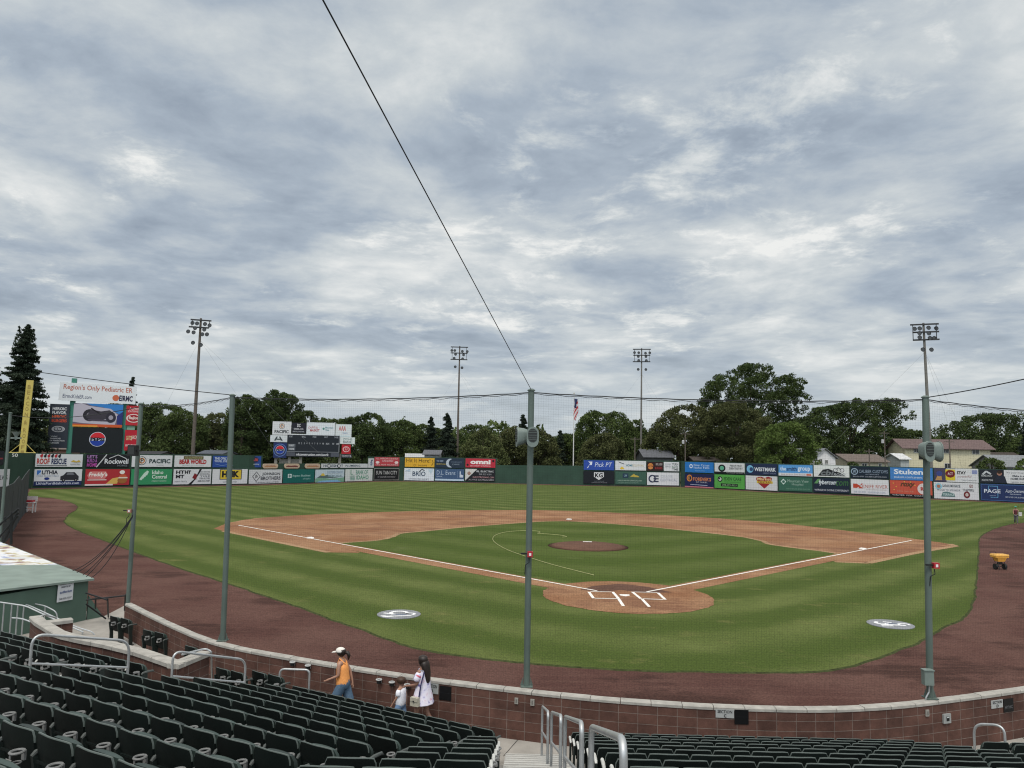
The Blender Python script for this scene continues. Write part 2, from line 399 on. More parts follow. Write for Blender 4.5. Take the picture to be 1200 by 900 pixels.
for a, b, w in [((690, 693.5), (695.5, 701), .13), ((718, 693.5), (725, 701.5), .13), ((725, 701.7), (730.5, 710), .13), ((741, 693.5), (751, 701.5), .13), ((752.5, 702), (761, 711), .13), ((771, 694.5), (779.5, 702.5), .13), ((697, 700.9), (723, 701.5), .10), ((753, 701.6), (777, 702.4), .10), ((692, 693.2), (717, 693.6), .09), ((743, 693.6), (770, 694.2), .09)]:
    A, B = on(*a, .026)[:2], on(*b, .026)[:2]; d = B-A; n_ = np.array([-d[1], d[0]])/np.linalg.norm(d)*w/2
    mb.add([(*(A-n_), .0255), (*(B-n_), .0255), (*(B+n_), .0255), (*(A+n_), .0255)], [(0, 1, 2, 3)])
tag(mb.build('batters_box_line', CHALK), kind='structure')
BASEM = mat('white_rubber', (.78, .77, .74), .5, .3)
tag(MB().prism([(-.216, .35), (.216, .35), (.216, .14), (0, -.08), (-.216, .14)], .018, .032).build('home_plate', BASEM), 'white five sided home plate between the batter boxes', 'home plate')
for nm, (bx, by), lb in (('first_base', (19.3, 19.5), 'white square base on the right foul line'), ('second_base', (.1, 39.2), 'white square base at the back of the infield dirt'), ('third_base', (-19.4, 19.4), 'white square base on the left foul line')):
    m_ = MB(); m_.lathe([(.27, 0), (.27, .07), (.23, .095)], 4, (0, 0, 0)); o = m_.build('base', BASEM, loc=(0, 0, 0)); o.location = (bx, by, .016); o.rotation_euler.z = 0 if nm != 'second_base' else 0
    tag(o, lb, 'base', 'bases of the infield')
mb = MB(); mb.lathe([(2.75, .0), (2.2, .10), (1.4, .20), (.75, .25), (.0001, .255)], 40, (0, 18.1, .012)); o = mb.build('pitchers_mound', WETDIRT, smooth=True); tag(o, kind='structure')
tag(MB().box((0, 18.5, .272), (.61, .15, .03)).build('pitching_rubber', BASEM), 'white rubber slab on top of the brown pitching mound', 'pitching rubber')
# hose
hp = crom([on(*p, .03)[:2] for p in [(696, 674), (668, 667), (640, 659.5), (600, 646.5), (583, 638), (577.5, 632), (581, 627), (593, 623.5), (612, 622), (628, 622.3), (633, 623.6), (630, 625), (636, 625.4), (655, 627), (664, 628.8), (659, 629.5)]], 6)
mb = MB().tube([(p[0], p[1], .036) for p in hp], .015, 6); tag(mb.build('garden_hose', mat('yellow_hose', (.42, .42, .20), .6), smooth=True), 'thin pale yellow hose curling over the infield grass', 'hose')
# on-deck circles
for i, ((px, py), lb) in enumerate((((467.5, 720.3), 'round grey on-deck mat on the grass, left of home plate'), ((1043.5, 732), 'round grey on-deck mat on the grass, right of home plate'))):
    c = on(px, py); root = thing('on_deck_mat', lb, 'mat', (c[0], c[1], .006), group='on-deck mats')
    mb = MB(); mb.lathe([(.82, 0), (.82, .02), (.80, .025)], 40); mb.build('mat', mat('grey_vinyl', (.20, .21, .23), .6, var=.2, vscale=5), root)
    lg = MB(); wm = mat('white_vinyl', (.75, .76, .78), .55); bm_ = mat('blue_grey_vinyl', (.12, .15, .22), .55)
    def arc(cx, cy, r0, r1, a0, a1, z, mi, n=16):
        vs = []
        for k in range(n+1):
            a = R(a0+(a1-a0)*k/n); vs += [(cx+r0*math.cos(a), cy+r0*math.sin(a), z), (cx+r1*math.cos(a), cy+r1*math.sin(a), z)]
        lg.add(vs, [(2*k, 2*k+1, 2*k+3, 2*k+2) for k in range(n)], mi)
    if i == 0:
        arc(-.02, .15, .24, .38, -20, 250, .031, 0); arc(-.35, -.30, .12, .3, 200, 330, .031, 0); arc(.42, .0, .12, .22, -60, 160, .031, 0)
        lg.box((.15, -.35, .031), (.75, .10, .004), .3, 0); lg.box((.05, -.18, .033), (.5, .09, .004), .1, 1); lg.box((-.45, .02, .031), (.3, .12, .004), -.3, 0)
    else:
        arc(-.3, .1, .12, .26, 100, 350, .031, 0); arc(.45, -.1, .14, .24, -30, 200, .031, 0); lg.box((.0, .25, .031), (.3, .10, .004), -.5, 0)
        lg.box((0, -.2, .031), (.9, .13, .004), -.12, 0); lg.box((.1, .02, .033), (.5, .08, .004), -.2, 1); lg.box((-.3, -.4, .031), (.45, .1, .004), .1, 0)
    lg.build('emblem', [wm, bm_], root)

# ------------------------------------------------------------------ backstop wall
def wall_mat():
    m = bpy.data.materials.new('split_face_block'); m.use_nodes = True; nt = m.node_tree; N = nt.nodes; L = nt.links; b = N['Principled BSDF']
    uv = N.new('ShaderNodeUVMap'); br = N.new('ShaderNodeTexBrick'); L.new(uv.outputs[0], br.inputs['Vector'])
    br.offset = 0; br.squash = 1; br.inputs['Scale'].default_value = 1; br.inputs['Brick Width'].default_value = .4; br.inputs['Row Height'].default_value = .2
    br.inputs['Mortar Size'].default_value = .006; br.inputs['Mortar Smooth'].default_value = .3
    br.inputs['Color1'].default_value = (.105, .052, .040, 1); br.inputs['Color2'].default_value = (.074, .037, .029, 1); br.inputs['Mortar'].default_value = (.165, .135, .118, 1)
    g = N.new('ShaderNodeNewGeometry'); n = N.new('ShaderNodeTexNoise'); n.inputs['Scale'].default_value = 2.2; n.inputs['Detail'].default_value = 8; n.inputs['Roughness'].default_value = .7; L.new(g.outputs['Position'], n.inputs['Vector'])
    mr = N.new('ShaderNodeMapRange'); L.new(n.outputs['Fac'], mr.inputs[0]); mr.inputs[1].default_value = .3; mr.inputs[2].default_value = .7; mr.inputs[3].default_value = .60; mr.inputs[4].default_value = 1.42
    v = N.new('ShaderNodeVectorMath'); v.operation = 'SCALE'; L.new(br.outputs['Color'], v.inputs[0]); L.new(mr.outputs[0], v.inputs['Scale']); L.new(v.outputs[0], b.inputs['Base Color'])
    b.inputs['Roughness'].default_value = .8; b.inputs['Specular IOR Level'].default_value = .25
    bp = N.new('ShaderNodeBump'); bp.inputs['Strength'].default_value = .5; bp.inputs['Distance'].default_value = .01
    n2 = N.new('ShaderNodeTexNoise'); n2.inputs['Scale'].default_value = 45; L.new(g.outputs['Position'], n2.inputs['Vector'])
    ad = N.new('ShaderNodeMath'); ad.operation = 'MULTIPLY_ADD'; L.new(n2.outputs['Fac'], ad.inputs[0]); ad.inputs[1].default_value = .6; L.new(br.outputs['Fac'], ad.inputs[2])
    iv = N.new('ShaderNodeMath'); iv.operation = 'SUBTRACT'; iv.inputs[0].default_value = 1; L.new(ad.outputs[0], iv.inputs[1])
    L.new(iv.outputs[0], bp.inputs['Height']); L.new(bp.outputs[0], b.inputs['Normal']); return m
BLOCK = wall_mat()
def offs(path, k):                # offset a plan polyline to its left by k
    out = []
    for i in range(len(path)):
        a = np.array(path[max(i-1, 0)]); b = np.array(path[min(i+1, len(path)-1)]); d = (b-a)/np.linalg.norm(b-a); out.append(np.array(path[i])+np.array([-d[1], d[0]])*k)
    return out
def block_wall(root, path, thick, z0, z1, name='block_face', ends=True):
    """path: visible edge. wall body lies to the left (+thick)."""
    A = [np.array(p, float) for p in path]; B = offs(path, thick); me = bpy.data.meshes.new(name); vs = []; fs = []; uvs = []
    s = 0; ln = [0]
    for i in range(1, len(A)): s += np.linalg.norm(A[i]-A[i-1]); ln.append(s)
    n = len(A)
    for i in range(n): vs += [(*A[i], z0), (*A[i], z1), (*B[i], z0), (*B[i], z1)]
    for i in range(n-1):
        j = i+1
        fs.append((4*i, 4*j, 4*j+1, 4*i+1)); uvs += [(ln[i], z0), (ln[j], z0), (ln[j], z1), (ln[i], z1)]
        fs.append((4*i+2, 4*i+3, 4*j+3, 4*j+2)); uvs += [(ln[i], z0), (ln[i], z1), (ln[j], z1), (ln[j], z0)]
        fs.append((4*i+1, 4*j+1, 4*j+3, 4*i+3)); uvs += [(ln[i], 0), (ln[j], 0), (ln[j], .3), (ln[i], .3)]
    fs.append((0, 1, 3, 2)); uvs += [(0, z0), (0, z1), (thick, z1), (thick, z0)]
    k = 4*(n-1); fs.append((k, k+2, k+3, k+1)); uvs += [(0, z0), (thick, z0), (thick, z1), (0, z1)]
    me.from_pydata(vs, [], fs); me.materials.append(BLOCK); u = me.uv_layers.new(name='UVMap')
    u.data.foreach_set('uv', [c for p in uvs for c in p]); me.update()
    bm = bmesh.new(); bm.from_mesh(me); bmesh.ops.recalc_face_normals(bm, faces=bm.faces); bm.to_mesh(me); bm.free()
    o = bpy.data.objects.new(name, me); COL.objects.link(o); o.parent = root
    return o
def coping(root, path, lo, hi, z0, z1, seg=.8):
    """coping stones with open joints between them"""
    A = [np.array(p, float) for p in path]; ln = [0]
    for i in range(1, len(A)): ln.append(ln[-1]+np.linalg.norm(A[i]-A[i-1]))
    def pt(s):
        for i in range(1, len(A)):
            if s <= ln[i] or i == len(A)-1:
                t = (s-ln[i-1])/(ln[i]-ln[i-1]); return A[i-1]+(A[i]-A[i-1])*t
    mb = MB(); s = 0
    while s < ln[-1]-.05:
        e = min(s+seg, ln[-1]); pa = pt(s+.007); pb = pt(e-.007); pm = pt((s+e)/2)
        a, m_, b = pa, pm, pb; q = offs([a, m_, b], hi); p = offs([a, m_, b], lo); dz = rnd.uniform(-.004, .004)
        c = .02; p2 = offs([a, m_, b], lo+c); q2 = offs([a, m_, b], hi-c)
        vs = []
        for k in range(3): vs += [(*p[k], z0), (*p[k], z1-c+dz), (*p2[k], z1+dz), (*q2[k], z1+dz), (*q[k], z1-c+dz), (*q[k], z0)]
        fs = []
        for k in range(2):
            for j in range(6): fs.append((6*k+j, 6*k+6+j, 6*k+6+(j+1) % 6, 6*k+(j+1) % 6))
        fs += [tuple(reversed(range(6))), tuple(range(12, 18))]
        mb.add(vs, fs); s = e
    o = mb.build('coping', CAPC, root); bm = bmesh.new(); bm.from_mesh(o.data); bmesh.ops.recalc_face_normals(bm, faces=bm.faces); bm.to_mesh(o.data); bm.free(); return o
wl = [(147, 707), (204, 734.5), (258, 754.5), (355, 773), (470, 791), (540, 800.3), (617, 809.5), (700, 818), (780, 824), (850, 828), (940, 830.5), (1000, 829.5), (1060, 825.5), (1120, 818.5), (1200, 807.5), (1290, 793)]
wpts = [on(*p, 1.05)[:2] for p in wl]
wpath = [tuple(p) for p in crom(wpts, 5)]
# visible face of the wall: on the stand side
wr = thing('backstop_wall', 'long curved wall of red brown blocks with pale coping behind home plate', 'wall', (0, 0, 0))
block_wall(wr, wpath, .20, 0.0, .975)
coping(wr, wpath, -.015, .195, .975, 1.045, .63)

# walkway slab
N28 = R(28); nv = np.array([math.sin(N28), math.cos(N28)]); tv = np.array([math.cos(N28), -math.sin(N28)])
C2 = CAM[:2]
def NT(n, t): return C2+nv*n+tv*t
def XD(x, d): return C2+np.array([x, d])
wk = [tuple(p) for p in wpath]+[(25, -12), (25, -50), (-70, -50), (-70, 30), tuple(on(90, 674, 0)[:2]+np.array([-19, 14.])), tuple(on(97, 715)[:2]), tuple(on(121, 723)[:2]), tuple(on(146, 710)[:2])]
sheet('walkway', wk, .012, CONC)
jm = mat('joint_dark', (.05, .048, .045), .9)
mb = MB()
for a, b in (((615, 857.5), (590, 886)), ((352, 803), (371, 781)), ((230, 748), (190, 762)), ((1130, 868), (1140, 858)), ((1190, 852), (1200, 866))):
    A, B = on(*a, .0165)[:2], on(*b, .0165)[:2]; d = B-A; n_ = np.array([-d[1], d[0]])/np.linalg.norm(d)*.008
    mb.add([(*(A-n_), .0165), (*(B-n_), .0165), (*(B+n_), .0165), (*(A+n_), .0165)], [(0, 1, 2, 3)])
tag(mb.build('walkway_joint', jm), kind='structure')

# ------------------------------------------------------------------ terraces
TR, RZ = .935, .294
DL, DR, N0 = 14.93, 14.88, 12.93       # distance of the front row's seat backs
TA = .92
def dl(k): return DL-TR*k
def dr(k): return DR-TR*k
def nn(k): return N0-TA*k
def foldx(d, n): return (n-d*math.cos(N28))/math.sin(N28)
te = MB()
for k in range(1, 20):
    z = RZ*k
    f0, b0 = dl(k)+.56, dl(k)-.34; nf, nb_ = nn(k)+.56, nn(k)-.34
    if k == 19: b0 -= 6; nb_ -= 6
    # left straight part
    te.prism([XD(foldx(f0, nf), f0), XD(-.2, f0), XD(-.2, b0), XD(foldx(b0, nb_), b0)], -.1, z)
    def tt(x, d): p = XD(x, d)-C2; return float(p@tv)
    ta, tb = tt(foldx(f0, nf), f0), tt(foldx(b0, nb_), b0)
    te.prism([NT(nf, -12.75), NT(nf, ta), NT(nb_, tb), NT(nb_, -12.75)], -.1, z)
    f1, b1 = dr(k)+.56, dr(k)-.34
    if k == 19: b1 -= 6
    te.prism([XD(1.0, f1), XD(7.75, f1), XD(7.75, b1), XD(1.0, b1)], -.1, z)
    te.prism([XD(8.9, f1), XD(16, f1), XD(16, b1), XD(8.9, b1)], -.1, z)
    if k >= 3: te.prism([NT(nf, -30), NT(nf, -14.05), NT(nb_, -14.05), NT(nb_, -30)], -.1, z-.004)
tag(te.build('seating_terrace', STEPC), kind='structure')
# aisle stairs (two steps to a row) with pale nosings
st = MB(); ns = MB()
for k in range(0, 40):
    z = .147*(k+1); d1 = 15.48-.4675*k; d0 = d1-.4675 if k < 39 else d1-5
    st.prism([XD(-.19, d1), XD(.99, d1), XD(.99, d0), XD(-.19, d0)], -.05, z)
    ns.prism([XD(-.18, d1+.004), XD(.98, d1+.004), XD(.98, d1-.03), XD(-.18, d1-.03)], z+.002, z+.006)
    st.prism([XD(7.76, d1), XD(8.89, d1), XD(8.89, d0), XD(7.76, d0)], -.05, z)
    n1 = 13.47-.46*k; n0_ = n1-.46 if k < 39 else n1-5
    st.prism([NT(n1, -14.04), NT(n1, -12.76), NT(n0_, -12.76), NT(n0_, -14.04)], -.05, z)
    ns.prism([NT(n1+.004, -14.03), NT(n1+.004, -12.77), NT(n1-.05, -12.77), NT(n1-.05, -14.03)], z+.002, z+.006)
tag(st.build('aisle_stairs', mat('stair_concrete', (.33, .325, .31), .9, .1, var=.2, vscale=4)), kind='structure')
tag(ns.build('stair_nosing', mat('pale_nosing', (.42, .42, .40), .7)), kind='structure')

# ------------------------------------------------------------------ stadium seats
SEATM = mat('dark_green_plastic', (.0030, .0062, .0056), .6, .18, var=.25, vscale=3, bump=.08, bscale=20)
PANM = mat('sky_sheen_green_pan', (.030, .046, .041), .5, .35, var=.3, vscale=4)  # sky reflection on the tipped-up pans, put into a paler grey-green
def obj_random(m, lo, hi):
    nt = m.node_tree; b = nt.nodes['Principled BSDF']; oi = nt.nodes.new('ShaderNodeObjectInfo'); mr = nt.nodes.new('ShaderNodeMapRange'); mr.inputs[3].default_value = lo; mr.inputs[4].default_value = hi
    nt.links.new(oi.outputs['Random'], mr.inputs[0]); v = nt.nodes.new('ShaderNodeVectorMath'); v.operation = 'SCALE'; nt.links.new(mr.outputs[0], v.inputs['Scale'])
    l = b.inputs['Base Color'].links
    if l: nt.links.new(l[0].from_socket, v.inputs[0])
    else: v.inputs[0].default_value = b.inputs['Base Color'].default_value[:3]
    nt.links.new(v.outputs[0], b.inputs['Base Color'])
obj_random(SEATM, .6, 1.3); obj_random(PANM, .55, 1.35)
RIMM = mat('highlight_seat_rim', (.085, .105, .098), .4, .4)  # lighter colour paints the highlight along the top of the backrest
ARMM = mat('grey_armrest', (.07, .08, .078), .6, .3, var=.3, vscale=5)
STDM = mat('seat_standard', (.014, .022, .020), .5, .4)
CUPM = mat('grey_cup_holder', (.16, .165, .165), .5, .4)
PLTM = mat('number_plate', (.24, .24, .235), .5)
def seat_back_mb():
    mb = MB(); nx, nz = 10, 10; W0, W1 = .226, .250
    def pt(i, j, off):
        u = -1+2*i/nx; w = j/nz; z = .34+.46*w; hw = W0+(W1-W0)*w
        # rounded top corners
        if w > .78:
            q = (w-.78)/.22; hw *= math.sqrt(max(0, 1-(q*.56)**2.8))
        x = u*hw; y = .032*u*u+.10*(1-w)-.018*math.sin(w*3.1)
        z -= .012*abs(u)**4*w
        return (x, y-off, z)
    g = [[pt(i, j, 0) for i in range(nx+1)] for j in range(nz+1)]; h = [[pt(i, j, .022) for i in range(nx+1)] for j in range(nz+1)]
    vs = [p for r_ in g for p in r_]+[p for r_ in h for p in r_]; o = (nx+1)*(nz+1); fs = []
    for j in range(nz):
        for i in range(nx):
            a = j*(nx+1)+i; fs.append((a+1, a, a+nx+1, a+nx+2)); fs.append((o+a, o+a+1, o+a+nx+2, o+a+nx+1))
    edge = [(0, i) for i in range(nx)]+[(j, nx) for j in range(nz)]+[(nz, nx-i) for i in range(nx)]+[(nz-j, 0) for j in range(nz)]
    for a, b in zip(edge, edge[1:]+edge[:1]):
        p, q = a[0]*(nx+1)+a[1], b[0]*(nx+1)+b[1]; fs.append((p, q, o+q, o+p))
    mb.add(vs, fs)
    # rolled rim
    rim = []
    for j in range(8, nz+1): rim.append(pt(nx, j, .011))
    for i in range(nx-1, 0, -1): rim.append(pt(i, nz, .011))
    for j in range(nz, 7, -1): rim.append(pt(0, j, .011))
    mb.tube(rim, .0095, 6, mi=1)
    # moulded back ribs
    mb.box((0, -.035, .60), (.26, .016, .018)); mb.box((0, -.010, .46), (.24, .018, .018))
    return mb
def seat_pan_mb():
    mb = MB(); n = 8; vs = []
    for j in range(7):
        w = j/6; z = .38+.372*w; hw = .195+.02*math.sin(w*3); th = .05*(.6+.4*math.sin(math.pi*w))
        if j == 6: hw *= .86; th = .03
        y0 = .105+.045*(1-w)+.01*w
        for i in range(n+1):
            u = -1+2*i/n; vs.append((u*hw, y0-.018*(1-u*u), z-(0 if j < 6 else .012*u*u)))
        for i in range(n+1):
            u = 1-2*i/n; vs.append((u*hw, y0+th+.006*(1-u*u), z-(0 if j < 6 else .012*u*u)))
    m_ = 2*(n+1); fs = []
    for j in range(6):
        for i in range(m_): fs.append((j*m_+i, j*m_+(i+1) % m_, (j+1)*m_+(i+1) % m_, (j+1)*m_+i))
    fs.append(tuple(reversed(range(m_)))); fs.append(tuple(range(6*m_, 7*m_))); mb.add(vs, fs); return mb
def arm_mb(sx):
    mb = MB(); x = sx*.265
    mb.tube([(x, .0, .60), (x, .03, .625), (x, .12, .63), (x, .26, .622), (x, .285, .60)], [.016, .022, .024, .022, .012], 8); return mb
def std_mb(sx):
    mb = MB(); x = sx*.265
    mb.add([(x-.018, .06, 0), (x+.018, .06, 0), (x+.018, .17, 0), (x-.018, .17, 0), (x-.018, .05, .30), (x+.018, .05, .30), (x+.018, .15, .30), (x-.018, .15, .30), (x-.018, .00, .60), (x+.018, .00, .60), (x+.018, .10, .61), (x-.018, .10, .61)],
           [(0, 1, 5, 4), (1, 2, 6, 5), (2, 3, 7, 6), (3, 0, 4, 7), (4, 5, 9, 8), (5, 6, 10, 9), (6, 7, 11, 10), (7, 4, 8, 11), (8, 9, 10, 11)])
    mb.box((x, .11, .012), (.05, .20, .024)); return mb
def cup_mb():
    mb = MB(); cx, cy, cz = .262, -.115, .665; ring = [(cx+.048*math.cos(a), cy+.055*math.sin(a), cz+.01) for a in [2*math.pi*i/12 for i in range(12)]]
    mb.tube(ring, .011, 6, closed=True)
    mb.tube([(cx+.032*math.cos(a), cy+.036*math.sin(a), cz-.075) for a in [2*math.pi*i/12 for i in range(12)]], .006, 5, closed=True)
    mb.box((cx, cy+.055, cz-.03), (.04, .02, .08)); mb.box((cx, cy-.053, cz-.035), (.018, .008, .08)); return mb
def make_seat():
    root = thing('stadium_seat', 'seat', 'seat', (0, 0, 0))
    autosmooth(seat_back_mb().build('backrest', [SEATM, RIMM], root), 50); autosmooth(seat_pan_mb().build('seat', PANM, root), 50)
    for sx in (1,): autosmooth(arm_mb(sx).build('armrest', ARMM, root)); std_mb(sx).build('leg', STDM, root)
    autosmooth(cup_mb().build('cup_holder', CUPM, root)); p = MB().box((.262, -.178, .61), (.08, .004, .05)).build('number_plate', PLTM, root)
    return root
proto = make_seat()
ORD = ['first', 'second', 'third', 'fourth', 'fifth', 'sixth', 'seventh', 'eighth', 'ninth', 'tenth', 'eleventh', 'twelfth', 'thirteenth', 'fourteenth', 'fifteenth', 'sixteenth', 'seventeenth', 'eighteenth', 'nineteenth', 'twentieth', 'twenty-first', 'twenty-second', 'twenty-third', 'twenty-fourth', 'twenty-fifth', 'twenty-sixth', 'twenty-seventh', 'twenty-eighth']
spots = []
SW = .53
def consider(p, z, rz, label, end=None):
    x, y, a = proj((p[0], p[1], z+.75))
    if a < 1.2: return
    if -25 < x < 1222 and y < 925: spots.append((a, p, z, rz, label, end))
for k in range(0, 14):
    z = RZ*k
    i = 0; x = -.22-SW/2-.04; xe = foldx(dl(k), nn(k))+.16
    if k >= 1:
        while x-SW/2 > xe:
            consider(XD(x, dl(k)), z, 0, 'dark green seat, %s from the centre stairs, %s row, left of the stairs' % (ORD[i], ORD[k]), 'R' if i == 0 else None); x -= SW; i += 1
    # angled part
    p = XD(foldx(dl(k), nn(k)), dl(k))-C2; t = float(p@tv)-SW/2-.03 if k else float((XD(-.38, 14.93)-C2)@tv)-.27; j = 0
    ts = []
    while t-SW/2 > -12.72: ts.append(t); t -= SW
    for j, t in enumerate(ts):
        consider(NT(nn(k), t), z, -N28, 'dark green seat, %s left of the bend, %s row, angled block' % (ORD[j], ORD[k]), 'L' if j == len(ts)-1 else None)
    for j in range(13):
        xx = 1.03+SW/2+.04+(SW*.955)*j
        consider(XD(xx, dr(k)), z, 0, 'dark green seat, %s right of the centre handrails, %s row back' % (ORD[j], ORD[k]), 'L' if j == 0 else None)
    for j in range(4):
        consider(XD(9.2+SW*j, dr(k)), z, 0, 'dark green seat beyond the right aisle, %s row, %s inward' % (ORD[k], ORD[j]))
    if k >= 3:
        for j in range(22):
            consider(NT(nn(k), -14.35-SW*j), z, -N28, 'dark green seat, %s left of the left stairs, %s row, behind low wall' % (ORD[j], ORD[k]), 'L' if j == 0 else None)
spots.sort(key=lambda s: s[0])
km = kid_map(); first = True
print('SEATS', len(spots))
EARM = mat('pale_end_armrest', (.50, .51, .49), .55, .3, var=.2, vscale=8)
end_arm = {1: arm_mb(1).build('armrest', EARM), -1: arm_mb(-1).build('armrest', EARM)}; end_leg = std_mb(-1).build('leg', STDM)
rest = []
NS = 288
for idx, (a, p, z, rz, lb, end) in enumerate(spots):
    if idx < NS:
        s_ = proto if first else copy_tree(proto, km); first = False
        s_.location = (p[0], p[1], z); s_.rotation_euler = (0, 0, rz+rnd.uniform(-.012, .012)); tag(s_, lb, 'seat', 'folding seats on the terraces')
        if end == 'L':
            for src in (end_arm[-1], end_leg):
                c = src.copy(); COL.objects.link(c); c.parent = s_
        if end == 'R':
            for c in s_.children:
                if c.name.startswith('armrest'): c.data = end_arm[1].data
    else: rest.append((p, z, rz))
for o in (end_arm[1], end_arm[-1], end_leg): bpy.data.objects.remove(o)
if rest:
    parts = [(seat_back_mb(), 0), (seat_pan_mb(), 1), (arm_mb(1), 2), (std_mb(1), 3), (cup_mb(), 4)]; mb = MB()
    for p, z, rz in rest:
        c, s_ = math.cos(rz), math.sin(rz)
        for q, mi in parts: mb.add([(p[0]+x*c-y*s_, p[1]+x*s_+y*c, z+zz) for x, y, zz in q.v], q.f, mi)
    o = mb.build('seat_rows', [SEATM, PANM, ARMM, STDM, CUPM]); autosmooth(o, 50)
    tag(o, 'farthest small rows of dark green seats on the terraces', 'seats', kind='stuff')
# loose seats on the walkway
km = kid_map()
for px, py, j, lb in ((133, 722.5, 0, 'dark green seat standing on the walkway, nearest the dugout'), (133, 722.5, 1, 'second dark green walkway seat from the dugout, beside its twin'), (172, 738.5, 0, 'third dark green walkway seat from the dugout, low by the coping'), (172, 738.5, 1, 'fourth dark green walkway seat from the dugout, beside the long block wall'), (222, 757.5, 0, 'dark green walkway seat half hidden behind the end of the low wall'), (259, 783.5, 0, 'dark green walkway seat just right of the low wall end'), (259, 783.5, 1, 'dark green walkway seat second right of the low wall end'), (302, 787.5, 0, 'dark green walkway seat under the leaning black rail'), (302, 787.5, 1, 'dark green walkway seat left of the small hoop handrail')):
    s_ = copy_tree(proto, km); c = on(px, py, .81)[:2]+tv*.53*j; s_.location = (c[0], c[1], .012); s_.rotation_euler = (0, 0, -N28-.12); tag(s_, lb, 'seat', 'loose seats on the walkway')
    l2 = std_mb(-1).build('leg', STDM, s_)

# ------------------------------------------------------------------ low inner block wall and rails
iw = thing('inner_block_wall', 'low red brown block wall with pale coping between the seats and walkway', 'wall')
ipts = [on(*p, 1.5)[:2] for p in [(36, 722), (41, 727.5), (65, 742), (90, 748), (120, 753.5), (160, 763), (205, 778.5)]]
block_wall(iw, [tuple(p) for p in ipts], .22, -.02, 1.40); coping(iw, [tuple(p) for p in ipts], -.04, .26, 1.40, 1.5)
ea, eb = on(206, 778.5, 1.5)[:2], on(246, 763, 1.5)[:2]
block_wall(iw, [tuple(ea+np.array([.03, .0])), tuple(eb)], .22, -.02, 1.397, 'end_return'); coping(iw, [tuple(ea+np.array([.03, .0])), tuple(eb)], -.035, .255, 1.398, 1.497)
ea, eb = on(52, 729, 1.5)[:2], on(86, 725, 1.5)[:2]
block_wall(iw, [tuple(ea), tuple(eb)], .22, -.02, 1.394, 'end_return'); coping(iw, [tuple(ea), tuple(eb)], -.03, .25, 1.395, 1.494)
def rounded(pts, r_=.12, n=5):
    P = [Vector(p) for p in pts]; out = [P[0]]
    for i in range(1, len(P)-1):
        a = (P[i-1]-P[i]); b = (P[i+1]-P[i]); q = min(r_, a.length*.45, b.length*.45); A = P[i]+a.normalized()*q; B = P[i]+b.normalized()*q
        for k in range(n+1):
            t = k/n; out.append(A*(1-t)**2+P[i]*2*t*(1-t)+B*t*t)
    out.append(P[-1]); return [tuple(p) for p in out]
def handrail(label, pA, pB, zA, zB, hA, hB, mid=True, r_=.024, ext=None, rad=.14):
    """hoop handrail between plan points with ground heights zA,zB, rail heights hA,hB"""
    root = thing('handrail', label, 'handrail', (pA[0], pA[1], zA), group='tubular handrails'); L = lambda p, z: (p[0]-pA[0], p[1]-pA[1], z-zA)
    autosmooth(MB().tube(rounded([L(pA, zA), L(pA, hA), L(pB, hB), L(pB, zB)], rad, 6), r_, 10).build('hoop', GALV, root))
    if mid:
        m_ = MB().tube([L(pA, hA-.48), L(pB, hB-.48)], r_*.8, 8); autosmooth(m_.build('middle_rail', GALV, root))
    fb = MB().lathe([(.05, 0), (.05, .012)], 10).box((pB[0]-pA[0], pB[1]-pA[1], zB-zA+.006), (.1, .1, .012)); fb.build('foot_plate', GALV, root)
    return root
def fl(d): return max(0, .3144*(15.1-d))
for lb, x0, d0, x1, d1 in (('galvanised hoop handrail farthest down the centre stairs', .53, 14.7, .56, 12.7), ('second galvanised hoop handrail up the centre stairs', .60, 12.3, .60, 9.75), ('third galvanised hoop handrail up the centre stairs', .62, 9.25, .62, 6.9), ('nearest galvanised hoop handrail on the centre stairs', .61, 5.95, .60, 4.1)):
    d0 *= 1.042; d1 *= 1.045; handrail(lb, XD(x0, d0), XD(x1, d1), fl(d0), fl(d1), fl(d0)+1.13, fl(d1)+1.13)
def ontop(px, py, tt_):                    # sight line meets the aisle plane t = tt_
    d = ray(px, py); k = tt_/(d[0]*tv[0]+d[1]*tv[1]); return CAM+d*k
a, b = ontop(152, 751, -12.95), ontop(38, 743, -13.15)
handrail('long two bar handrail beside the left stairs', a[:2], b[:2], a[2]-1.05, b[2]-1.05, a[2], b[2], rad=.22)
a, b = ontop(288, 773, -12.9), ontop(203, 763, -13.1)
handrail('two bar handrail at the foot of the left stairs by the wall end', a[:2], b[:2], max(0, a[2]-1.0), b[2]-1.0, a[2], b[2], rad=.2)
a, b = on(363, 785, .95), on(328, 784, .95)
handrail('small hoop handrail in front of the seats, left of the orange top', a[:2], b[:2], .012, .012, a[2], b[2], rad=.12)
a, b = on(1141, 848, .97), on(1177, 850, 1.1)
handrail('hoop handrail at the right aisle below the section wall', a[:2], b[:2], .012, .1, a[2], b[2], mid=False, rad=.2)
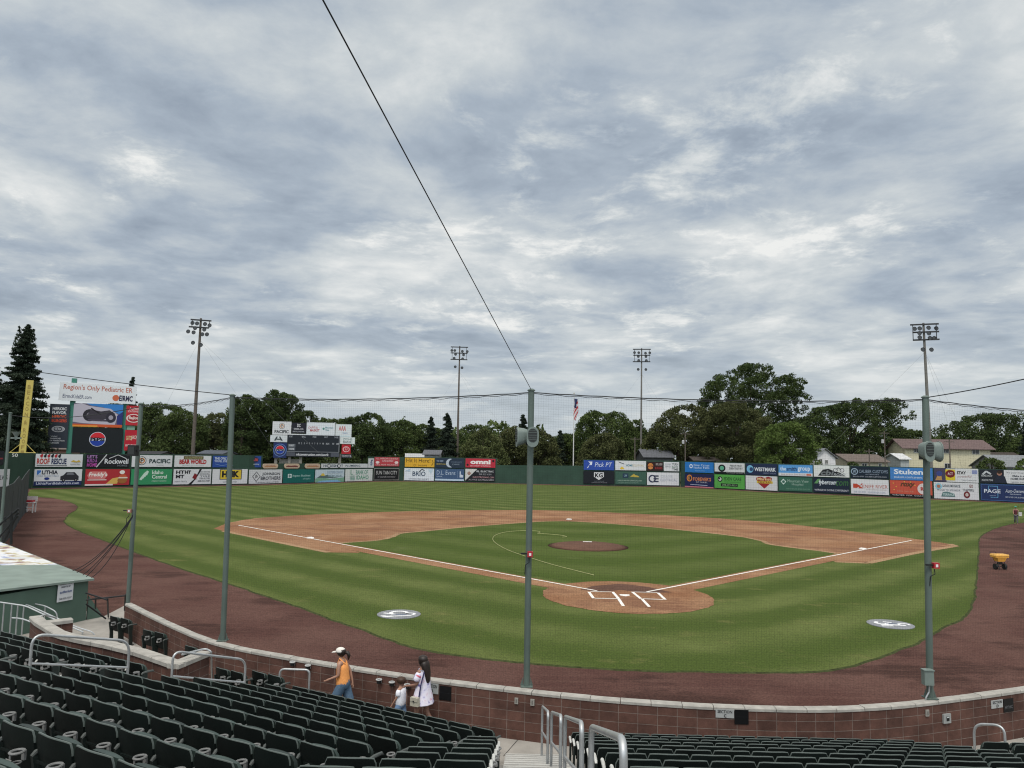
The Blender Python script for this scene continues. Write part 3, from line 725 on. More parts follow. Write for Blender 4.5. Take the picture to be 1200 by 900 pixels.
# ramp rails at far left (hoop over the wall end is added after free_rail)
def free_rail(label, paths, posts=(), r_=.022, m=None, name='ramp_rail', cat='railing'):
    o0 = paths[0][0]; root = thing(name, label, cat, (o0[0], o0[1], 0)); L = lambda p: (p[0]-o0[0], p[1]-o0[1], p[2])
    for p in paths: autosmooth(MB().tube(rounded([L(q) for q in p], .15), r_, 8).build('rail', m or GALV, root))
    for p in posts: MB().tube([L(p), (p[0]-o0[0], p[1]-o0[1], 0.012)], r_*.9, 8).build('post', m or GALV, root)
    return root
def A3(x, y, z): return tuple(on(x, y, z))
free_rail('short hoop rail standing over the end of the low block wall', [[A3(213, 767, 1.62), A3(241, 760, 1.62), A3(247.5, 763.5, 1.6), A3(248.5, 802, .35)]])
bpw = thing('block_pier', 'short red brown block wall with pale coping left of the dugout steps', 'wall'); pp = [tuple(on(-15, 690, 1.5)[:2]), tuple(on(19, 687, 1.5)[:2])]
block_wall(bpw, pp, .25, 0, 1.4); coping(bpw, pp, -.03, .28, 1.4, 1.5)
D_ = 24.5
free_rail('double curved ramp railing running down beside the green dugout', [[tuple(at(-12, 690, D_)), tuple(at(22, 704, D_)), tuple(at(53, 710, D_)), tuple(at(66, 717, D_)), tuple(at(67.5, 726, D_))], [tuple(at(-12, 699, D_-.3)), tuple(at(33, 709, D_-.3)), tuple(at(90, 735, D_-.3)), tuple(at(110, 741, D_-.3)), tuple(at(113, 752, D_-.3))]], [tuple(at(53, 711, D_)), tuple(at(97, 737, D_-.3)), tuple(at(10, 699, D_))])
free_rail('lower curved ramp railing with upright bars beside the inner wall', [[tuple(at(-12, 704, 22)), tuple(at(30, 710, 22)), tuple(at(60, 724, 22)), tuple(at(98, 741, 22))], [tuple(at(14, 724, 21)), tuple(at(26, 725, 21)), tuple(at(42, 731, 21))]], [tuple(at(5, 706, 22)), tuple(at(14, 708, 22)), tuple(at(21, 709, 22)), tuple(at(28, 710, 22))])
free_rail('hoop rail round the end of the inner wall', [[tuple(at(38, 760, 20)), tuple(at(41, 728, 20)), tuple(at(50, 720, 20.2)), tuple(at(66, 724, 20.6))]])
free_rail('black pipe gate rails between the dugout and the backstop wall', [[A3(101, 695, 1.1), A3(126, 703, 1.1)], [A3(101, 703, .95), A3(147, 698, 1.1)], [A3(101, 708, .7), A3(124, 725, .1)], [A3(112, 700, 1.0), A3(112, 713, .45)], [A3(126, 702, 1.1), A3(127, 723, .05)], [A3(147, 697, 1.1), A3(146, 715, .3)]], r_=.028, m=BLACK, name='gate_rail', cat='railing')
free_rail('thin black rail leaning against the wall by the left stairs', [[A3(283, 789, .3), A3(284, 782, .6), A3(328, 769, .95)], [A3(308, 787, .35), A3(330, 781, .5)]], r_=.014, m=BLACK, name='black_rail', cat='railing')

# ------------------------------------------------------------------ wall fittings
def onwall(px, py):            # sight line meets the stand-side wall face
    d = ray(px, py); best = None
    for i in range(len(wpath)-1):
        a = np.array(wpath[i]); b = np.array(wpath[i+1]); e = b-a; M_ = np.array([[d[0], -e[0]], [d[1], -e[1]]])
        if abs(np.linalg.det(M_)) < 1e-9: continue
        t, s = np.linalg.solve(M_, a-C2)
        if -.001 <= s <= 1.001 and t > 0: best = (CAM+d*t, math.atan2(e[1], e[0]))
    return best
def plate(name, lb, cat, x0, y0, x1, y1, col, art=None, dep=.012, group=None):
    a, rz = onwall((x0+x1)/2, (y0+y1)/2); l, _ = onwall(x0, (y0+y1)/2); r_, _ = onwall(x1, (y0+y1)/2); w = float(np.linalg.norm((r_-l)[:2]))
    t, _ = onwall((x0+x1)/2, y0); b, _ = onwall((x0+x1)/2, y1); h = float(t[2]-b[2])
    off = np.array([math.sin(rz), -math.cos(rz)])*.004
    root = thing(name, lb, cat, (a[0]+off[0], a[1]+off[1], b[2]), rz, group)
    MB().box((0, -dep/2, h/2), (w, dep, h)).build('panel', flat(col), root)
    A = Art(w, h, -dep)
    if art: art(A); A.build(root)
    return root
plate('section_sign', 'grey section sign with black lettering on the curved wall, centre right', 'sign', 838.5, 831, 860, 841, (165, 168, 168), lambda A: (A.text('SECTION', .1, .55, .9, .9, (40, 42, 45), .02), A.text('C', .44, .08, .58, .45, (40, 42, 45), .02)))
plate('black_wall_plaque', 'black square plaque beside the grey section sign at centre right', 'plaque', 860.5, 831.5, 877, 848.5, (14, 15, 17), lambda A: A.rect(.08, .5, .92, .53, (34, 35, 38)), group='black plaques on the wall')
plate('section_sign', 'grey section sign with black lettering near the right picture edge', 'sign', 1161, 820, 1174.5, 829.5, (165, 168, 168), lambda A: (A.text('SECTION', .1, .55, .9, .9, (40, 42, 45), .02), A.text('D', .42, .1, .6, .45, (40, 42, 45), .02)))
plate('black_wall_plaque', 'black square plaque beside the section sign near the right edge', 'plaque', 1175.5, 818.5, 1187, 834, (14, 15, 17), lambda A: A.text('HYHC', .1, .25, .9, .5, (90, 92, 95)), group='black plaques on the wall')
plate('section_sign', 'grey section sign behind the woman in the white dress', 'sign', 499, 800.5, 514, 812.5, (160, 165, 163), lambda A: (A.text('SECTION', .1, .55, .9, .9, (40, 42, 45), .02), A.text('B', .42, .1, .6, .45, (40, 42, 45), .02)))
plate('black_wall_plaque', 'black square plaque right of the woman in the white dress', 'plaque', 515, 804, 529, 820.5, (14, 15, 17), lambda A: A.rect(.08, .5, .92, .53, (34, 35, 38)), group='black plaques on the wall')
for (x0, y0, x1, y1, lb) in ((603.5, 817.5, 607.5, 824.5, 'small pale outlet cover left of the centre net pole base'), (622, 819, 626.5, 826.5, 'small pale outlet cover right of the centre net pole base'), (1084, 831.5, 1087.5, 839, 'small pale outlet cover below the right net pole')):
    plate('outlet_cover', lb, 'outlet cover', x0, y0, x1, y1, (150, 148, 142), lambda A: A.rect(.3, .2, .7, .8, (110, 108, 104)), .03, 'outlet covers on the wall')
plate('outlet_box', 'larger grey electric box with a dark opening on the right of the wall', 'outlet box', 1104, 836, 1112.5, 847, (150, 153, 152), lambda A: (A.rect(.35, .25, .75, .75, (20, 22, 24)), A.rect(.4, .6, .7, .72, (200, 205, 205))), .04)
for px, py, lb in ((345, 776.5, 'wall cup holder farthest left'), (363, 780.5, 'wall cup holder second from the left'), (446, 797, 'wall cup holder right of the orange top'), (461, 800, 'wall cup holder above the child'), (479, 803, 'wall cup holder by the woman\'s hand')):
    a, rz = onwall(px, py); n_ = np.array([math.sin(rz), -math.cos(rz)])
    root = thing('wall_cup_holder', 'small metal '+lb, 'cup holder', (a[0]+n_[0]*.07, a[1]+n_[1]*.07, a[2]), rz, 'cup holders on the backstop wall')
    autosmooth(MB().tube([(.06*math.cos(t), .06*math.sin(t), .03) for t in [2*math.pi*i/14 for i in range(14)]], .016, 6, closed=True).build('ring', mat('pale_plastic', (.4, .41, .41), .5), root))
    MB().lathe([(.03, -.06), (.052, -.05), (.055, .02)], 12).build('cup', BLACK, root); MB().box((0, .055, -.005), (.07, .012, .1)).build('bracket', mat('pale_plastic', (.4, .41, .41)), root)

# ------------------------------------------------------------------ dugout
zr = 1.45
r0, r1, r2 = on(106, 678, zr)[:2], on(20, 688, zr)[:2], on(-60, 607, zr)[:2]
fa = on(106, 678, zr)[:2]; fb_ = on(0, 636, zr)[:2]; dv = (fb_-fa)/np.linalg.norm(fb_-fa); back = on(20, 688, zr+.12)[:2]-fa
P_ = [fa, fa+dv*20, fa+dv*20+back*1.5, fa+back*1.5]
dg = thing('dugout', 'green dugout with a pale green flat roof and sign on its side', 'dugout', (fa[0], fa[1], 0))
Lc = lambda p, z: (p[0]-fa[0], p[1]-fa[1], z)
DGW = mat('dugout_green', (.075, .125, .098), .6, .3, var=.12, vscale=1.2); DGR = mat('dugout_roof_green', (.19, .24, .215), .7, .25, var=.18, vscale=1.4)
mb = MB(); q = [fa+dv*.05+back*.02, fa+dv*20, fa+dv*20+back*1.45, fa+back*1.45]
mb.prism([tuple(p-fa) for p in q], -.02, zr-.05); mb.build('wall', DGW, dg)
rf = MB(); ov = back/np.linalg.norm(back)*.12
rv = [P_[0]-ov-dv*.10, P_[1]-ov, P_[2], P_[3]-dv*.10]; zz = [zr, zr, zr+.18, zr+.18]
rf.add([Lc(p, z) for p, z in zip(rv, zz)]+[Lc(p, z-.07) for p, z in zip(rv, zz)], [(0, 3, 2, 1), (4, 5, 6, 7), (0, 1, 5, 4), (1, 2, 6, 5), (2, 3, 7, 6), (3, 0, 4, 7)])
rf.build('roof', DGR, dg)
# flared base toward the field
b0, b1 = on(97, 731)[:2], on(121, 723)[:2]
mb = MB(); e0 = fa+dv*.05
w_ = 0.06
mb.add([Lc(e0, .85), Lc(e0, 0), Lc(b1, 0), Lc(e0+dv*.1, .85), Lc(e0+dv*.1, 0), Lc(b1+dv*.1, 0)], [(0, 1, 2), (3, 5, 4), (0, 2, 5, 3), (0, 3, 4, 1), (1, 4, 5, 2)]); mb.build('side_flare', DGW, dg)
# sign on the side wall
def wallplane(px, py, p0, e):
    d = ray(px, py); M_ = np.array([[d[0], -e[0]], [d[1], -e[1]]]); t, s = np.linalg.solve(M_, p0-C2); return CAM+d*t
eb_ = back/np.linalg.norm(back); A0, A1 = wallplane(67, 690, fa, eb_), wallplane(85, 690, fa, eb_); T0, T1 = wallplane(76, 681.5, fa, eb_), wallplane(76, 704, fa, eb_)
w = float(np.linalg.norm((A0-A1)[:2])); h = float(T0[2]-T1[2]); c = (A0+A1)/2; rz = math.atan2(-eb_[1], -eb_[0])
nrm = np.array([math.sin(rz), -math.cos(rz)]); s_ = thing('dugout_sign', 'white notice board with grey lettering on the green dugout side', 'sign', (c[0]+nrm[0]*.02, c[1]+nrm[1]*.02, T1[2]), rz)
MB().box((0, -.01, h/2), (w, .02, h)).build('panel', flat((205, 208, 212)), s_); A = Art(w, h, -.02)
A.text('DUGOUT SUITES', .1, .84, .9, .92, (70, 74, 84)); A.text('PRESENTED BY', .2, .70, .8, .78, (70, 74, 84)); A.text('auditorium', .12, .42, .88, .56, (60, 80, 130), .02, .2); A.text('208-555-7227', .1, .10, .9, .19, (70, 74, 84)); A.build(s_)
# roof banner
def banner_mat():
    m = bpy.data.materials.new('printed_banner'); m.use_nodes = True; nt = m.node_tree; N = nt.nodes; L = nt.links; b = N['Principled BSDF']; g = N.new('ShaderNodeNewGeometry')
    n = N.new('ShaderNodeTexNoise'); n.inputs['Scale'].default_value = .9; n.inputs['Detail'].default_value = 5; n.inputs['Distortion'].default_value = 1.2; L.new(g.outputs['Position'], n.inputs['Vector'])
    r_ = N.new('ShaderNodeValToRGB'); L.new(n.outputs['Fac'], r_.inputs[0]); e = r_.color_ramp.elements; r_.color_ramp.interpolation = 'EASE'
    e[0].position = .3; e[0].color = (.10, .06, .16, 1); e[1].position = .7; e[1].color = (.62, .62, .66, 1)
    for p, c in ((.37, (.28, .17, .16)), (.42, (.46, .42, .26)), (.47, (.62, .62, .62)), (.56, (.66, .68, .72)), (.63, (.26, .31, .50))): q = e.new(p); q.color = (*c, 1)
    L.new(r_.outputs[0], b.inputs['Base Color']); b.inputs['Roughness'].default_value = .6; return m
bn = thing('roof_banner', 'colourful printed banner lying on the green dugout roof', 'banner', (fa[0], fa[1], zr))
def rp(a, b, dz): p = fa-ov+dv*a+back/np.linalg.norm(back)*b; return (p[0]-fa[0], p[1]-fa[1], .18*b/(1.5*np.linalg.norm(back)+.12)+dz)
MB().add([rp(4.2, .06, .008), rp(19, .06, .008), rp(19, 2.0, .008), rp(5.4, 2.0, .008)]+[rp(4.2, .06, .002), rp(19, .06, .002), rp(19, 2.0, .002), rp(5.4, 2.0, .002)], [(0, 3, 2, 1), (4, 5, 6, 7), (0, 1, 5, 4), (1, 2, 6, 5), (2, 3, 7, 6), (3, 0, 4, 7)]).build('banner', banner_mat(), bn)

# ------------------------------------------------------------------ net poles, nets, ropes
PO = [on(*p, 1.0)[:2] for p in [(150, 705), (261, 753), (617, 807), (1090, 821)]]
# centre each pole on the coping
far0 = np.array([-30.3, 3.4]); right5 = np.array([11.9, -13.3])
poles = [(far0, 484, 0), (PO[0], 473, .0), (PO[1], 463, .93), (PO[2], 457, .93), (PO[3], 465, .93), (right5, None, .93)]
plab = ['grey green net pole at the left picture edge beyond the dugout', 'grey green net pole at the end of the backstop wall by the dugout', 'second grey green net pole on the coping, left of centre', 'central grey green net pole with two speakers and a red box', 'right grey green net pole with two speakers and electric box', 'grey green net pole outside the right picture edge']
tops = []
LEAN = [0, 0, -.10, 0, .125, .125]
def px_(i, z): return LEAN[i]*(z-1.05)/(tops[i]-1.05)
for i, (p, yt, zb) in enumerate(poles):
    if yt is None: zt = tops[-1]
    else:
        x, y, a = proj((p[0], p[1], 5)); lo, hi = 3, 16
        for _ in range(40):
            m_ = (lo+hi)/2
            if proj((p[0], p[1], m_))[1] > yt: lo = m_
            else: hi = m_
        zt = lo
    tops.append(zt)
    zb2 = .0 if zb == 0 else 1.052
    root = thing('net_pole', plab[i], 'pole', (p[0], p[1], zb2), group='poles holding the backstop net')
    r_ = .070; lx = LEAN[i]
    autosmooth(MB().tube([(0, 0, 0), (lx, 0, zt-zb2-.03), (lx, 0, zt-zb2)], [r_, r_, r_*.6], 16).build('shaft', GREEN, root))
    MB().box((0, 0, .01), (.26, .24, .018)).build('base_plate', GREEN, root)
    for sx in (-1, 1): MB().add([(sx*.08, 0, .02), (sx*.14, 0, .02), (sx*.08, 0, .2), (sx*.08, .012, .02), (sx*.14, .012, .02), (sx*.08, .012, .2)], [(0, 1, 2), (3, 5, 4), (0, 2, 5, 3), (1, 4, 5, 2), (0, 3, 4, 1)]).build('gusset', GREEN, root)
    MB().lathe([(.09, -.02), (.09, .0), (.04, .03)], 12, (lx, 0, zt-zb2)).build('cap', GREEN, root)
print('POLE TOPS', [round(t, 2) for t in tops])
NETM = mat('black_netting_twine', (.015, .016, .018), .8, .1)
def rope_pts(a, za, b, zb, sag, n=24, wob=.0):
    return [(a[0]+(b[0]-a[0])*t, a[1]+(b[1]-a[1])*t, za+(zb-za)*t-4*sag*t*(1-t)+wob*math.sin(t*n*1.3)) for t in [i/n for i in range(n+1)]]
netlab = [None, 'fine dark netting between the dugout pole and second pole', 'fine dark netting left of the central net pole', 'fine dark netting right of the central net pole', 'fine dark netting beyond the right net pole']
for i in range(1, 5):
    a, b = np.array(poles[i][0]), np.array(poles[i+1][0]); za, zb = tops[i]-.08, tops[i+1]-.08; L_ = np.linalg.norm(b-a); g = .056
    root = thing('backstop_net', netlab[i], 'net', (a[0], a[1], 0), group='backstop nets'); mb = MB(); d = (b-a)/L_
    # the net follows the coping between poles
    wp = np.array(wpath); th = .00072 if i > 1 else .0005
    def plan(s):
        p = a+d*s; return p
    def top(s): t = s/L_; return za+(zb-za)*t-4*.10*t*(1-t)
    n = int(L_/g)
    bow = {2: 0.42, 3: .42, 4: .5, 1: .15}[i]; nrm = np.array([-d[1], d[0]])*(-1)
    def pl(s): t = s/L_; return (p0 := a+d*s+nrm*bow*4*t*(1-t)*.0) - a
    for k in range(n+1):
        s = L_*k/n; p = pl(s); mb.tube([(p[0], p[1], 1.04), (p[0], p[1], top(s))], th, 3, cap=False)
    H = 6.5; nr = int(H/g)
    for k in range(nr+1):
        f = k/nr; mb.tube([(*pl(L_*q/8), 1.04+(top(L_*q/8)-1.04)*f) for q in range(9)], th, 3, cap=False)
    la, lb_ = LEAN[i], LEAN[i+1]
    mb.v = [(x+(la+(lb_-la)*((x*d[0]+y*d[1])/L_))*max(0, z-1.05)/6.4, y, z) for x, y, z in mb.v]
    mb.build('mesh', NETM, root)
    rp_ = MB(); rp_.tube([(q[0]-a[0], q[1]-a[1], q[2]) for q in rope_pts(a, za+.02, b, zb+.02, .10, 60, .004)], .012, 5); rp_.tube([(q[0]-a[0], q[1]-a[1], q[2]-.03) for q in rope_pts(a, za+.02, b, zb+.02, .11, 90, .012)], .007, 5)
    rp_.v = [(x+la+(lb_-la)*((x*d[0]+y*d[1])/L_), y, z) for x, y, z in rp_.v]
    rp_.build('top_rope', CABLE, root)
def cable(lb, pts, r_=.012, name='overhead_cable'):
    o = MB().tube(pts, r_, 6, cap=False).build(name, CABLE); return tag(o, lb, 'cable', 'cables')
def seg(a, b, sag, n=20): return [tuple(np.array(a)*(1-t)+np.array(b)*t-np.array([0, 0, 4*sag*t*(1-t)])) for t in [i/n for i in range(n+1)]]
T3 = np.array([*PO[2], tops[3]]); T4 = np.array([PO[3][0]+.125, PO[3][1], tops[4]]); T2 = np.array([PO[1][0]-.10, PO[1][1], tops[2]]); T1 = np.array([*PO[0], tops[1]]); T0 = np.array([*far0, tops[0]])
cable('black steel cable rising from the central pole across the sky', seg(T3, at(372, -12, 5.5), .0), .0075)
cable('thin cable running right and up from the right net pole', seg(T4+np.array([.1, 0, 0]), at(1215, 441, 14), .02), .011)
cable('thin cable running left from the second net pole over the scoreboard', seg(T2, at(45, 436, 22), .03), .012)
cable('drooping rope between the two left net poles', rope_pts(T0[:2], T0[2]-.1, T1[:2], T1[2]-.1, .25), .014)
# drooping net cords behind the dugout
dn = thing('drooping_net', 'dark bundled net cords sagging from the dugout pole to the dugout roof', 'net', (PO[0][0], PO[0][1], 0)); mb = MB(); a0 = at(155.5, 606, 24.6)
ends = [(101, 676), (97, 674), (90, 671), (85, 669), (107, 677)]
for j, (ex, ey) in enumerate(ends):
    e = at(ex, ey, 24.0); s0 = a0+np.array([0, 0, .02*j]); mb.tube([tuple(np.array(p)-np.array([PO[0][0], PO[0][1], 0])) for p in seg(s0, e, .12+.05*j)], .012, 5, cap=False)
mb.build('cord', CABLE, dn)

# speakers and boxes on the poles
SPK = mat('grey_green_speaker', (.16, .20, .185), .45, .4, var=.1, vscale=5); GRL = mat('speaker_grille', (.03, .035, .035), .7)
def capsule(w, h, n=8): 
    r_ = w/2; c = h/2-r_; return [(r_*math.cos(R(a)), c+r_*math.sin(R(a))) for a in np.linspace(0, 180, n)]+[(r_*math.cos(R(a)), -c+r_*math.sin(R(a))) for a in np.linspace(180, 360, n)]
def speaker(lb, loc, rz, tilt=.12):
    root = thing('horn_speaker', lb, 'speaker', loc, rz, 'speakers on the net poles')
    def ext(prof, y0, y1, s0=1, s1=1):
        n = len(prof); return [(x*s0, y0, z*s0-y0*tilt) for x, z in prof]+[(x*s1, y1, z*s1-y1*tilt) for x, z in prof], [tuple(range(n)), tuple(reversed(range(n, 2*n)))]+[(i, n+i, n+(i+1) % n, (i+1) % n) for i in range(n)]
    P = capsule(.25, .43)
    v, f = ext(P, .0, .13, .86, 1.0); mb = MB().add(v, f); v, f = ext(P, -.08, 0, .7, .86); mb.add(v, f); v, f = ext(P, .13, .16, 1.06, 1.06); mb.add(v, f); autosmooth(mb.build('housing', SPK, root))
    G = capsule(.20, .30); v, f = ext([(x, z+.04) for x, z in G], .161, .170); MB().add(v, f).build('grille', GRL, root)
    MB().box((0, -.10, -.02), (.05, .14, .06)).box((0, -.1, -.12), (.03, .1, .16)).build('bracket', DARKST, root)
    mb = MB()
    for zz_ in (.08, .02, -.04, .13, -.08): mb.box((0, .174, zz_), (.18, .004, .006))
    mb.build('slat', SPK, root)
def zat(p, py):
    lo, hi = 0, 12
    for _ in range(40):
        m_ = (lo+hi)/2
        if proj((p[0], p[1], m_))[1] > py: lo = m_
        else: hi = m_
    return lo
z3, z4 = zat(PO[2], 511.5), zat(PO[3], 528)
speaker('grey speaker on the central pole facing the stands', (PO[2][0]+.06, PO[2][1]-.16, z3), math.pi-.1); speaker('grey speaker on the central pole turned to the left', (PO[2][0]-.16, PO[2][1]-.02, z3), R(100))
speaker('grey speaker on the right pole facing the stands', (PO[3][0]-.02, PO[3][1]-.15, z4), math.pi+.25); speaker('grey speaker on the right pole turned to the right', (PO[3][0]+.24, PO[3][1]-.02, z4), R(-80))
MB().tube([(PO[2][0]+.13, PO[2][1]-.05, z3-.2), (PO[2][0]+.12, PO[2][1]-.05, z3-.55)], .012, 6)
sp1 = at(156, 528, 24.6)
r_ = thing('box_speaker', 'black box speaker hanging on the dugout net pole', 'speaker', tuple(sp1)); MB().box((0, 0, 0), (.28, .24, .36), taper=.92).build('cabinet', BLACK, r_); MB().box((0, -.125, 0), (.2, .01, .26)).build('grille', GRL, r_); MB().box((.16, .02, .0), (.1, .05, .06)).build('bracket', DARKST, r_)
REDM = mat('red_box_paint', (.36, .02, .03), .4, .4)
for i, (p, py, sx, lb) in enumerate(((PO[2], 648.5, .03, 'small red camera box on the central net pole'), (PO[3], 661.5, .15, 'small red camera box on the right net pole'), (PO[0], 598.5, -.08, 'small reddish camera box on the dugout net pole'))):
    z = zat(p, py); r_ = thing('camera_box', lb, 'camera box', (p[0]+sx, p[1]-.13, z), group='small boxes on the net poles')
    s = 1.0; MB().box((0, 0, 0), (.12*s, .1, .12*s)).build('case', REDM if i < 2 else mat('faded_box', (.3, .15, .12), .5), r_); MB().box((.0, -.052, 0), (.05, .008, .06)).build('lens_plate', flat((225, 225, 225)), r_)
    MB().box((-.14, .0, .01), (.14, .05, .03)).build('arm', BLACK, r_); MB().tube([(-.02, .02, -.08), (-.02, .0, -.18), (-.10, .03, -.24), (-.11, .06, -.45)], .010, 6).build('cord', CABLE, r_)
z = zat(PO[3], 792); r_ = thing('electric_box', 'grey green electric box with conduit low on the right net pole', 'electric box', (PO[3][0]-.10, PO[3][1]-.12, z))
MB().box((0, 0, 0), (.20, .14, .30)).build('case', SPK, r_); MB().box((0, -.005, .16), (.22, .17, .02)).build('lid', SPK, r_); MB().tube([(.03, 0, -.15), (.02, 0, -.3), (-.05, 0, -.42), (-.06, 0, 1.052-z)], .016, 6).build('conduit', GALV, r_)

# ------------------------------------------------------------------ outfield fence and advertising boards
FG = mat('fence_green_board', (.030, .062, .045), .7, .2, var=.15, vscale=.5)
of = thing('outfield_fence', 'dark green board fence curving round the outfield', 'fence', (0, 0, 0))
def fz(i, py):
    p = FW[i]; lo, hi = 0, 30
    for _ in range(40):
        m_ = (lo+hi)/2
        if proj((p[0], p[1], m_))[1] > py: lo = m_
        else: hi = m_
    return lo
ftop = [530, 531, 532, 533.5, 533.8, 534.9, 535, 535.6, 536.8, 538.5, 540, 540.2, 543.4, 545.4, 548, 550.6, 553]
segs = []
for i in range(len(FW)-1):
    a, b = FW[i][:2], FW[i+1][:2]; za, zb = fz(i, ftop[i]), fz(i+1, ftop[i+1])
    if i == 8: za = fz(8, 545); zb = fz(9, 545.8)
    if i == 4: za = fz(4, 543.1); zb = fz(5, 543.1)
    segs.append((a, b))
    d = (b-a)/np.linalg.norm(b-a); n_ = np.array([-d[1], d[0]])
    if np.dot(n_, a-C2) < 0: n_ = -n_
    A_, B_ = a+n_*.12, b+n_*.12; C_, D2 = b+n_*.3, a+n_*.3
    MB().add([(*A_, -.02), (*B_, -.02), (*C_, -.02), (*D2, -.02), (*A_, za), (*B_, zb), (*C_, zb), (*D2, za)], [(0, 3, 2, 1), (4, 5, 6, 7), (0, 1, 5, 4), (1, 2, 6, 5), (2, 3, 7, 6), (3, 0, 4, 7)]).build('fence_panel', FG, of)
WHT = (206, 208, 212); GRY = (110, 116, 124); NVY = (26, 36, 62); BLK = (26, 28, 34); RED = (170, 44, 50); CREAM = (200, 190, 170)
def onfence(px, py):
    d = ray(px, py); best = None
    for a, b in segs:
        e = b-a; M_ = np.array([[d[0], -e[0]], [d[1], -e[1]]]); t, s = np.linalg.solve(M_, a-C2)
        if -.0005 <= s <= 1.0005 and t > 0 and (best is None or t < best[0]): best = (t, s, a, b)
    return CAM+d*best[0]
def board(x0, x1, yt, yb, col, lb, art, border=None, extra=0.):
    l, r_ = onfence(x0, (yt+yb)/2), onfence(x1, (yt+yb)/2); w = float(np.linalg.norm((r_-l)[:2])); c = (l+r_)/2
    lo, hi = proj((c[0], c[1], 0)), None
    def zf(py):
        a, b = -1, 30
        for _ in range(40):
            m_ = (a+b)/2
            if proj((c[0], c[1], m_))[1] > py: a = m_
            else: b = m_
        return a
    zt, zb = zf(yt), max(.05, zf(yb)); h = zt-zb; rz = math.atan2((r_-l)[1], (r_-l)[0]); n_ = np.array([math.sin(rz), -math.cos(rz)])
    root = thing('advertising_board', lb, 'sign', (c[0]+n_[0]*(.04+extra), c[1]+n_[1]*(.04+extra), zb), rz, 'advertising boards on the outfield fence')
    MB().box((0, 0, h/2), (w*.985, .06, h*.97)).build('panel', flat(col), root)
    A = Art(w*.985, h, -.035)
    if border: A.rect(0, .02, 1, .98, border); A.rect(.015, .06, .985, .94, col)
    art(A); A.build(root); return root
def smalltext(A, x0, y0, x1, y1, col, s='family owned since 1952'): A.text(s, x0, y0, x1, y1, col, .0)
exec_boards = []
def roof_rescue(A):
    for k, c in enumerate((RED, BLK, RED, BLK, RED, BLK)): A.poly([(.08+.075*k, .84), (.11+.075*k, .70), (.14+.075*k, .74), (.15+.075*k, .98), (.12+.075*k, .98)], c)
    A.text('ROOF', .03, .22, .29, .66, (176, 60, 50), .03); A.text('RESCUE', .33, .22, .65, .66, (30, 44, 84), .03); A.line([(.03, .12), (.66, .12)], .05, (90, 92, 96)); A.poly([(.74, .42), (.80, .55), (.86, .44), (.92, .55), (.96, .40), (.85, .36)], (190, 160, 70)); A.text('ROOFING PROS', .74, .15, .95, .28, GRY, 0)
def rockwell(A):
    A.text("LET'S", .03, .68, .25, .92, (176, 130, 190)); A.text('BUILD A', .03, .38, .25, .62, (170, 96, 176)); A.text('HOME', .03, .06, .25, .32, (190, 80, 170)); A.line([(.24, .02), (.46, .98)], .08, (190, 192, 196)); A.text('Rockwell', .42, .28, .97, .66, (214, 216, 222), .02); A.line([(.52, .68), (.72, .96), (.92, .68)], .05, (200, 200, 206)); A.text('HOMES', .72, .08, .95, .22, GRY)
def pacific(A): A.ring(.24, .52, .36, (70, 66, 58), WHT, .86); A.ring(.24, .52, .24, (190, 120, 50), WHT, .6); A.text('P', .21, .32, .28, .72, (60, 60, 50)); A.text('PACIFIC', .42, .32, .95, .68, (36, 58, 60), .03); A.text('STEEL & RECYCLING', .6, .14, .78, .2, GRY, 0)
def bear(A): A.rect(.24, .66, .78, .95, (96, 84, 56)); A.text('YELLOWSTONE', .27, .70, .75, .90, (150, 150, 110)); A.text('BEAR WORLD', .13, .26, .87, .66, (168, 42, 44), .05); A.text('yellowstone bear world rexburg', .2, .08, .8, .16, GRY, 0)
def blue65(A): A.text('THE ONLY CALL', .03, .66, .45, .88, (205, 214, 230)); A.text("YOU'LL EVER NEED", .03, .44, .45, .62, (205, 214, 230)); A.line([(.05, .3), (.18, .15), (.3, .25), (.45, .12), (.6, .2)], .03, (120, 150, 200)); A.text('65', .54, .26, .70, .78, (206, 186, 70), .04); A.disc(.86, .68, .26, (40, 48, 80), 1.5); A.text('ABI', .79, .56, .93, .8, (190, 80, 70)); A.text('& Plumbing', .76, .2, .96, .36, (180, 190, 210))
def lithia(A): A.rect(0, 0, 1, .26, (30, 44, 88)); A.text('LithiaFordIdahoFalls.com', .05, .06, .95, .21, (200, 206, 220), .01); A.poly([(.05, .66), (.13, .66), (.13, .92), (.05, .92)], (60, 110, 180)); A.poly([(.07, .66), (.13, .66), (.13, .82)], (180, 200, 230)); A.text('LITHIA', .15, .68, .48, .92, (32, 36, 52), .03); A.text('FORD IDAHO FALLS', .05, .54, .5, .62, (110, 130, 160), 0); A.disc(.26, .42, .08, (30, 50, 120), 1.8)
def truck(A):
    A.poly([(.54, .32), (.54, .55), (.60, .62), (.66, .80), (.84, .80), (.90, .62), (.93, .56), (.93, .32)], (44, 44, 50)); A.poly([(.66, .64), (.69, .76), (.80, .76), (.84, .64)], (110, 112, 120))
    for x in (.61, .87): A.disc(x, .32, .09, (20, 20, 22)); A.disc(x, .32, .04, (150, 150, 152))
def lithia2(A): lithia(A); truck(A)
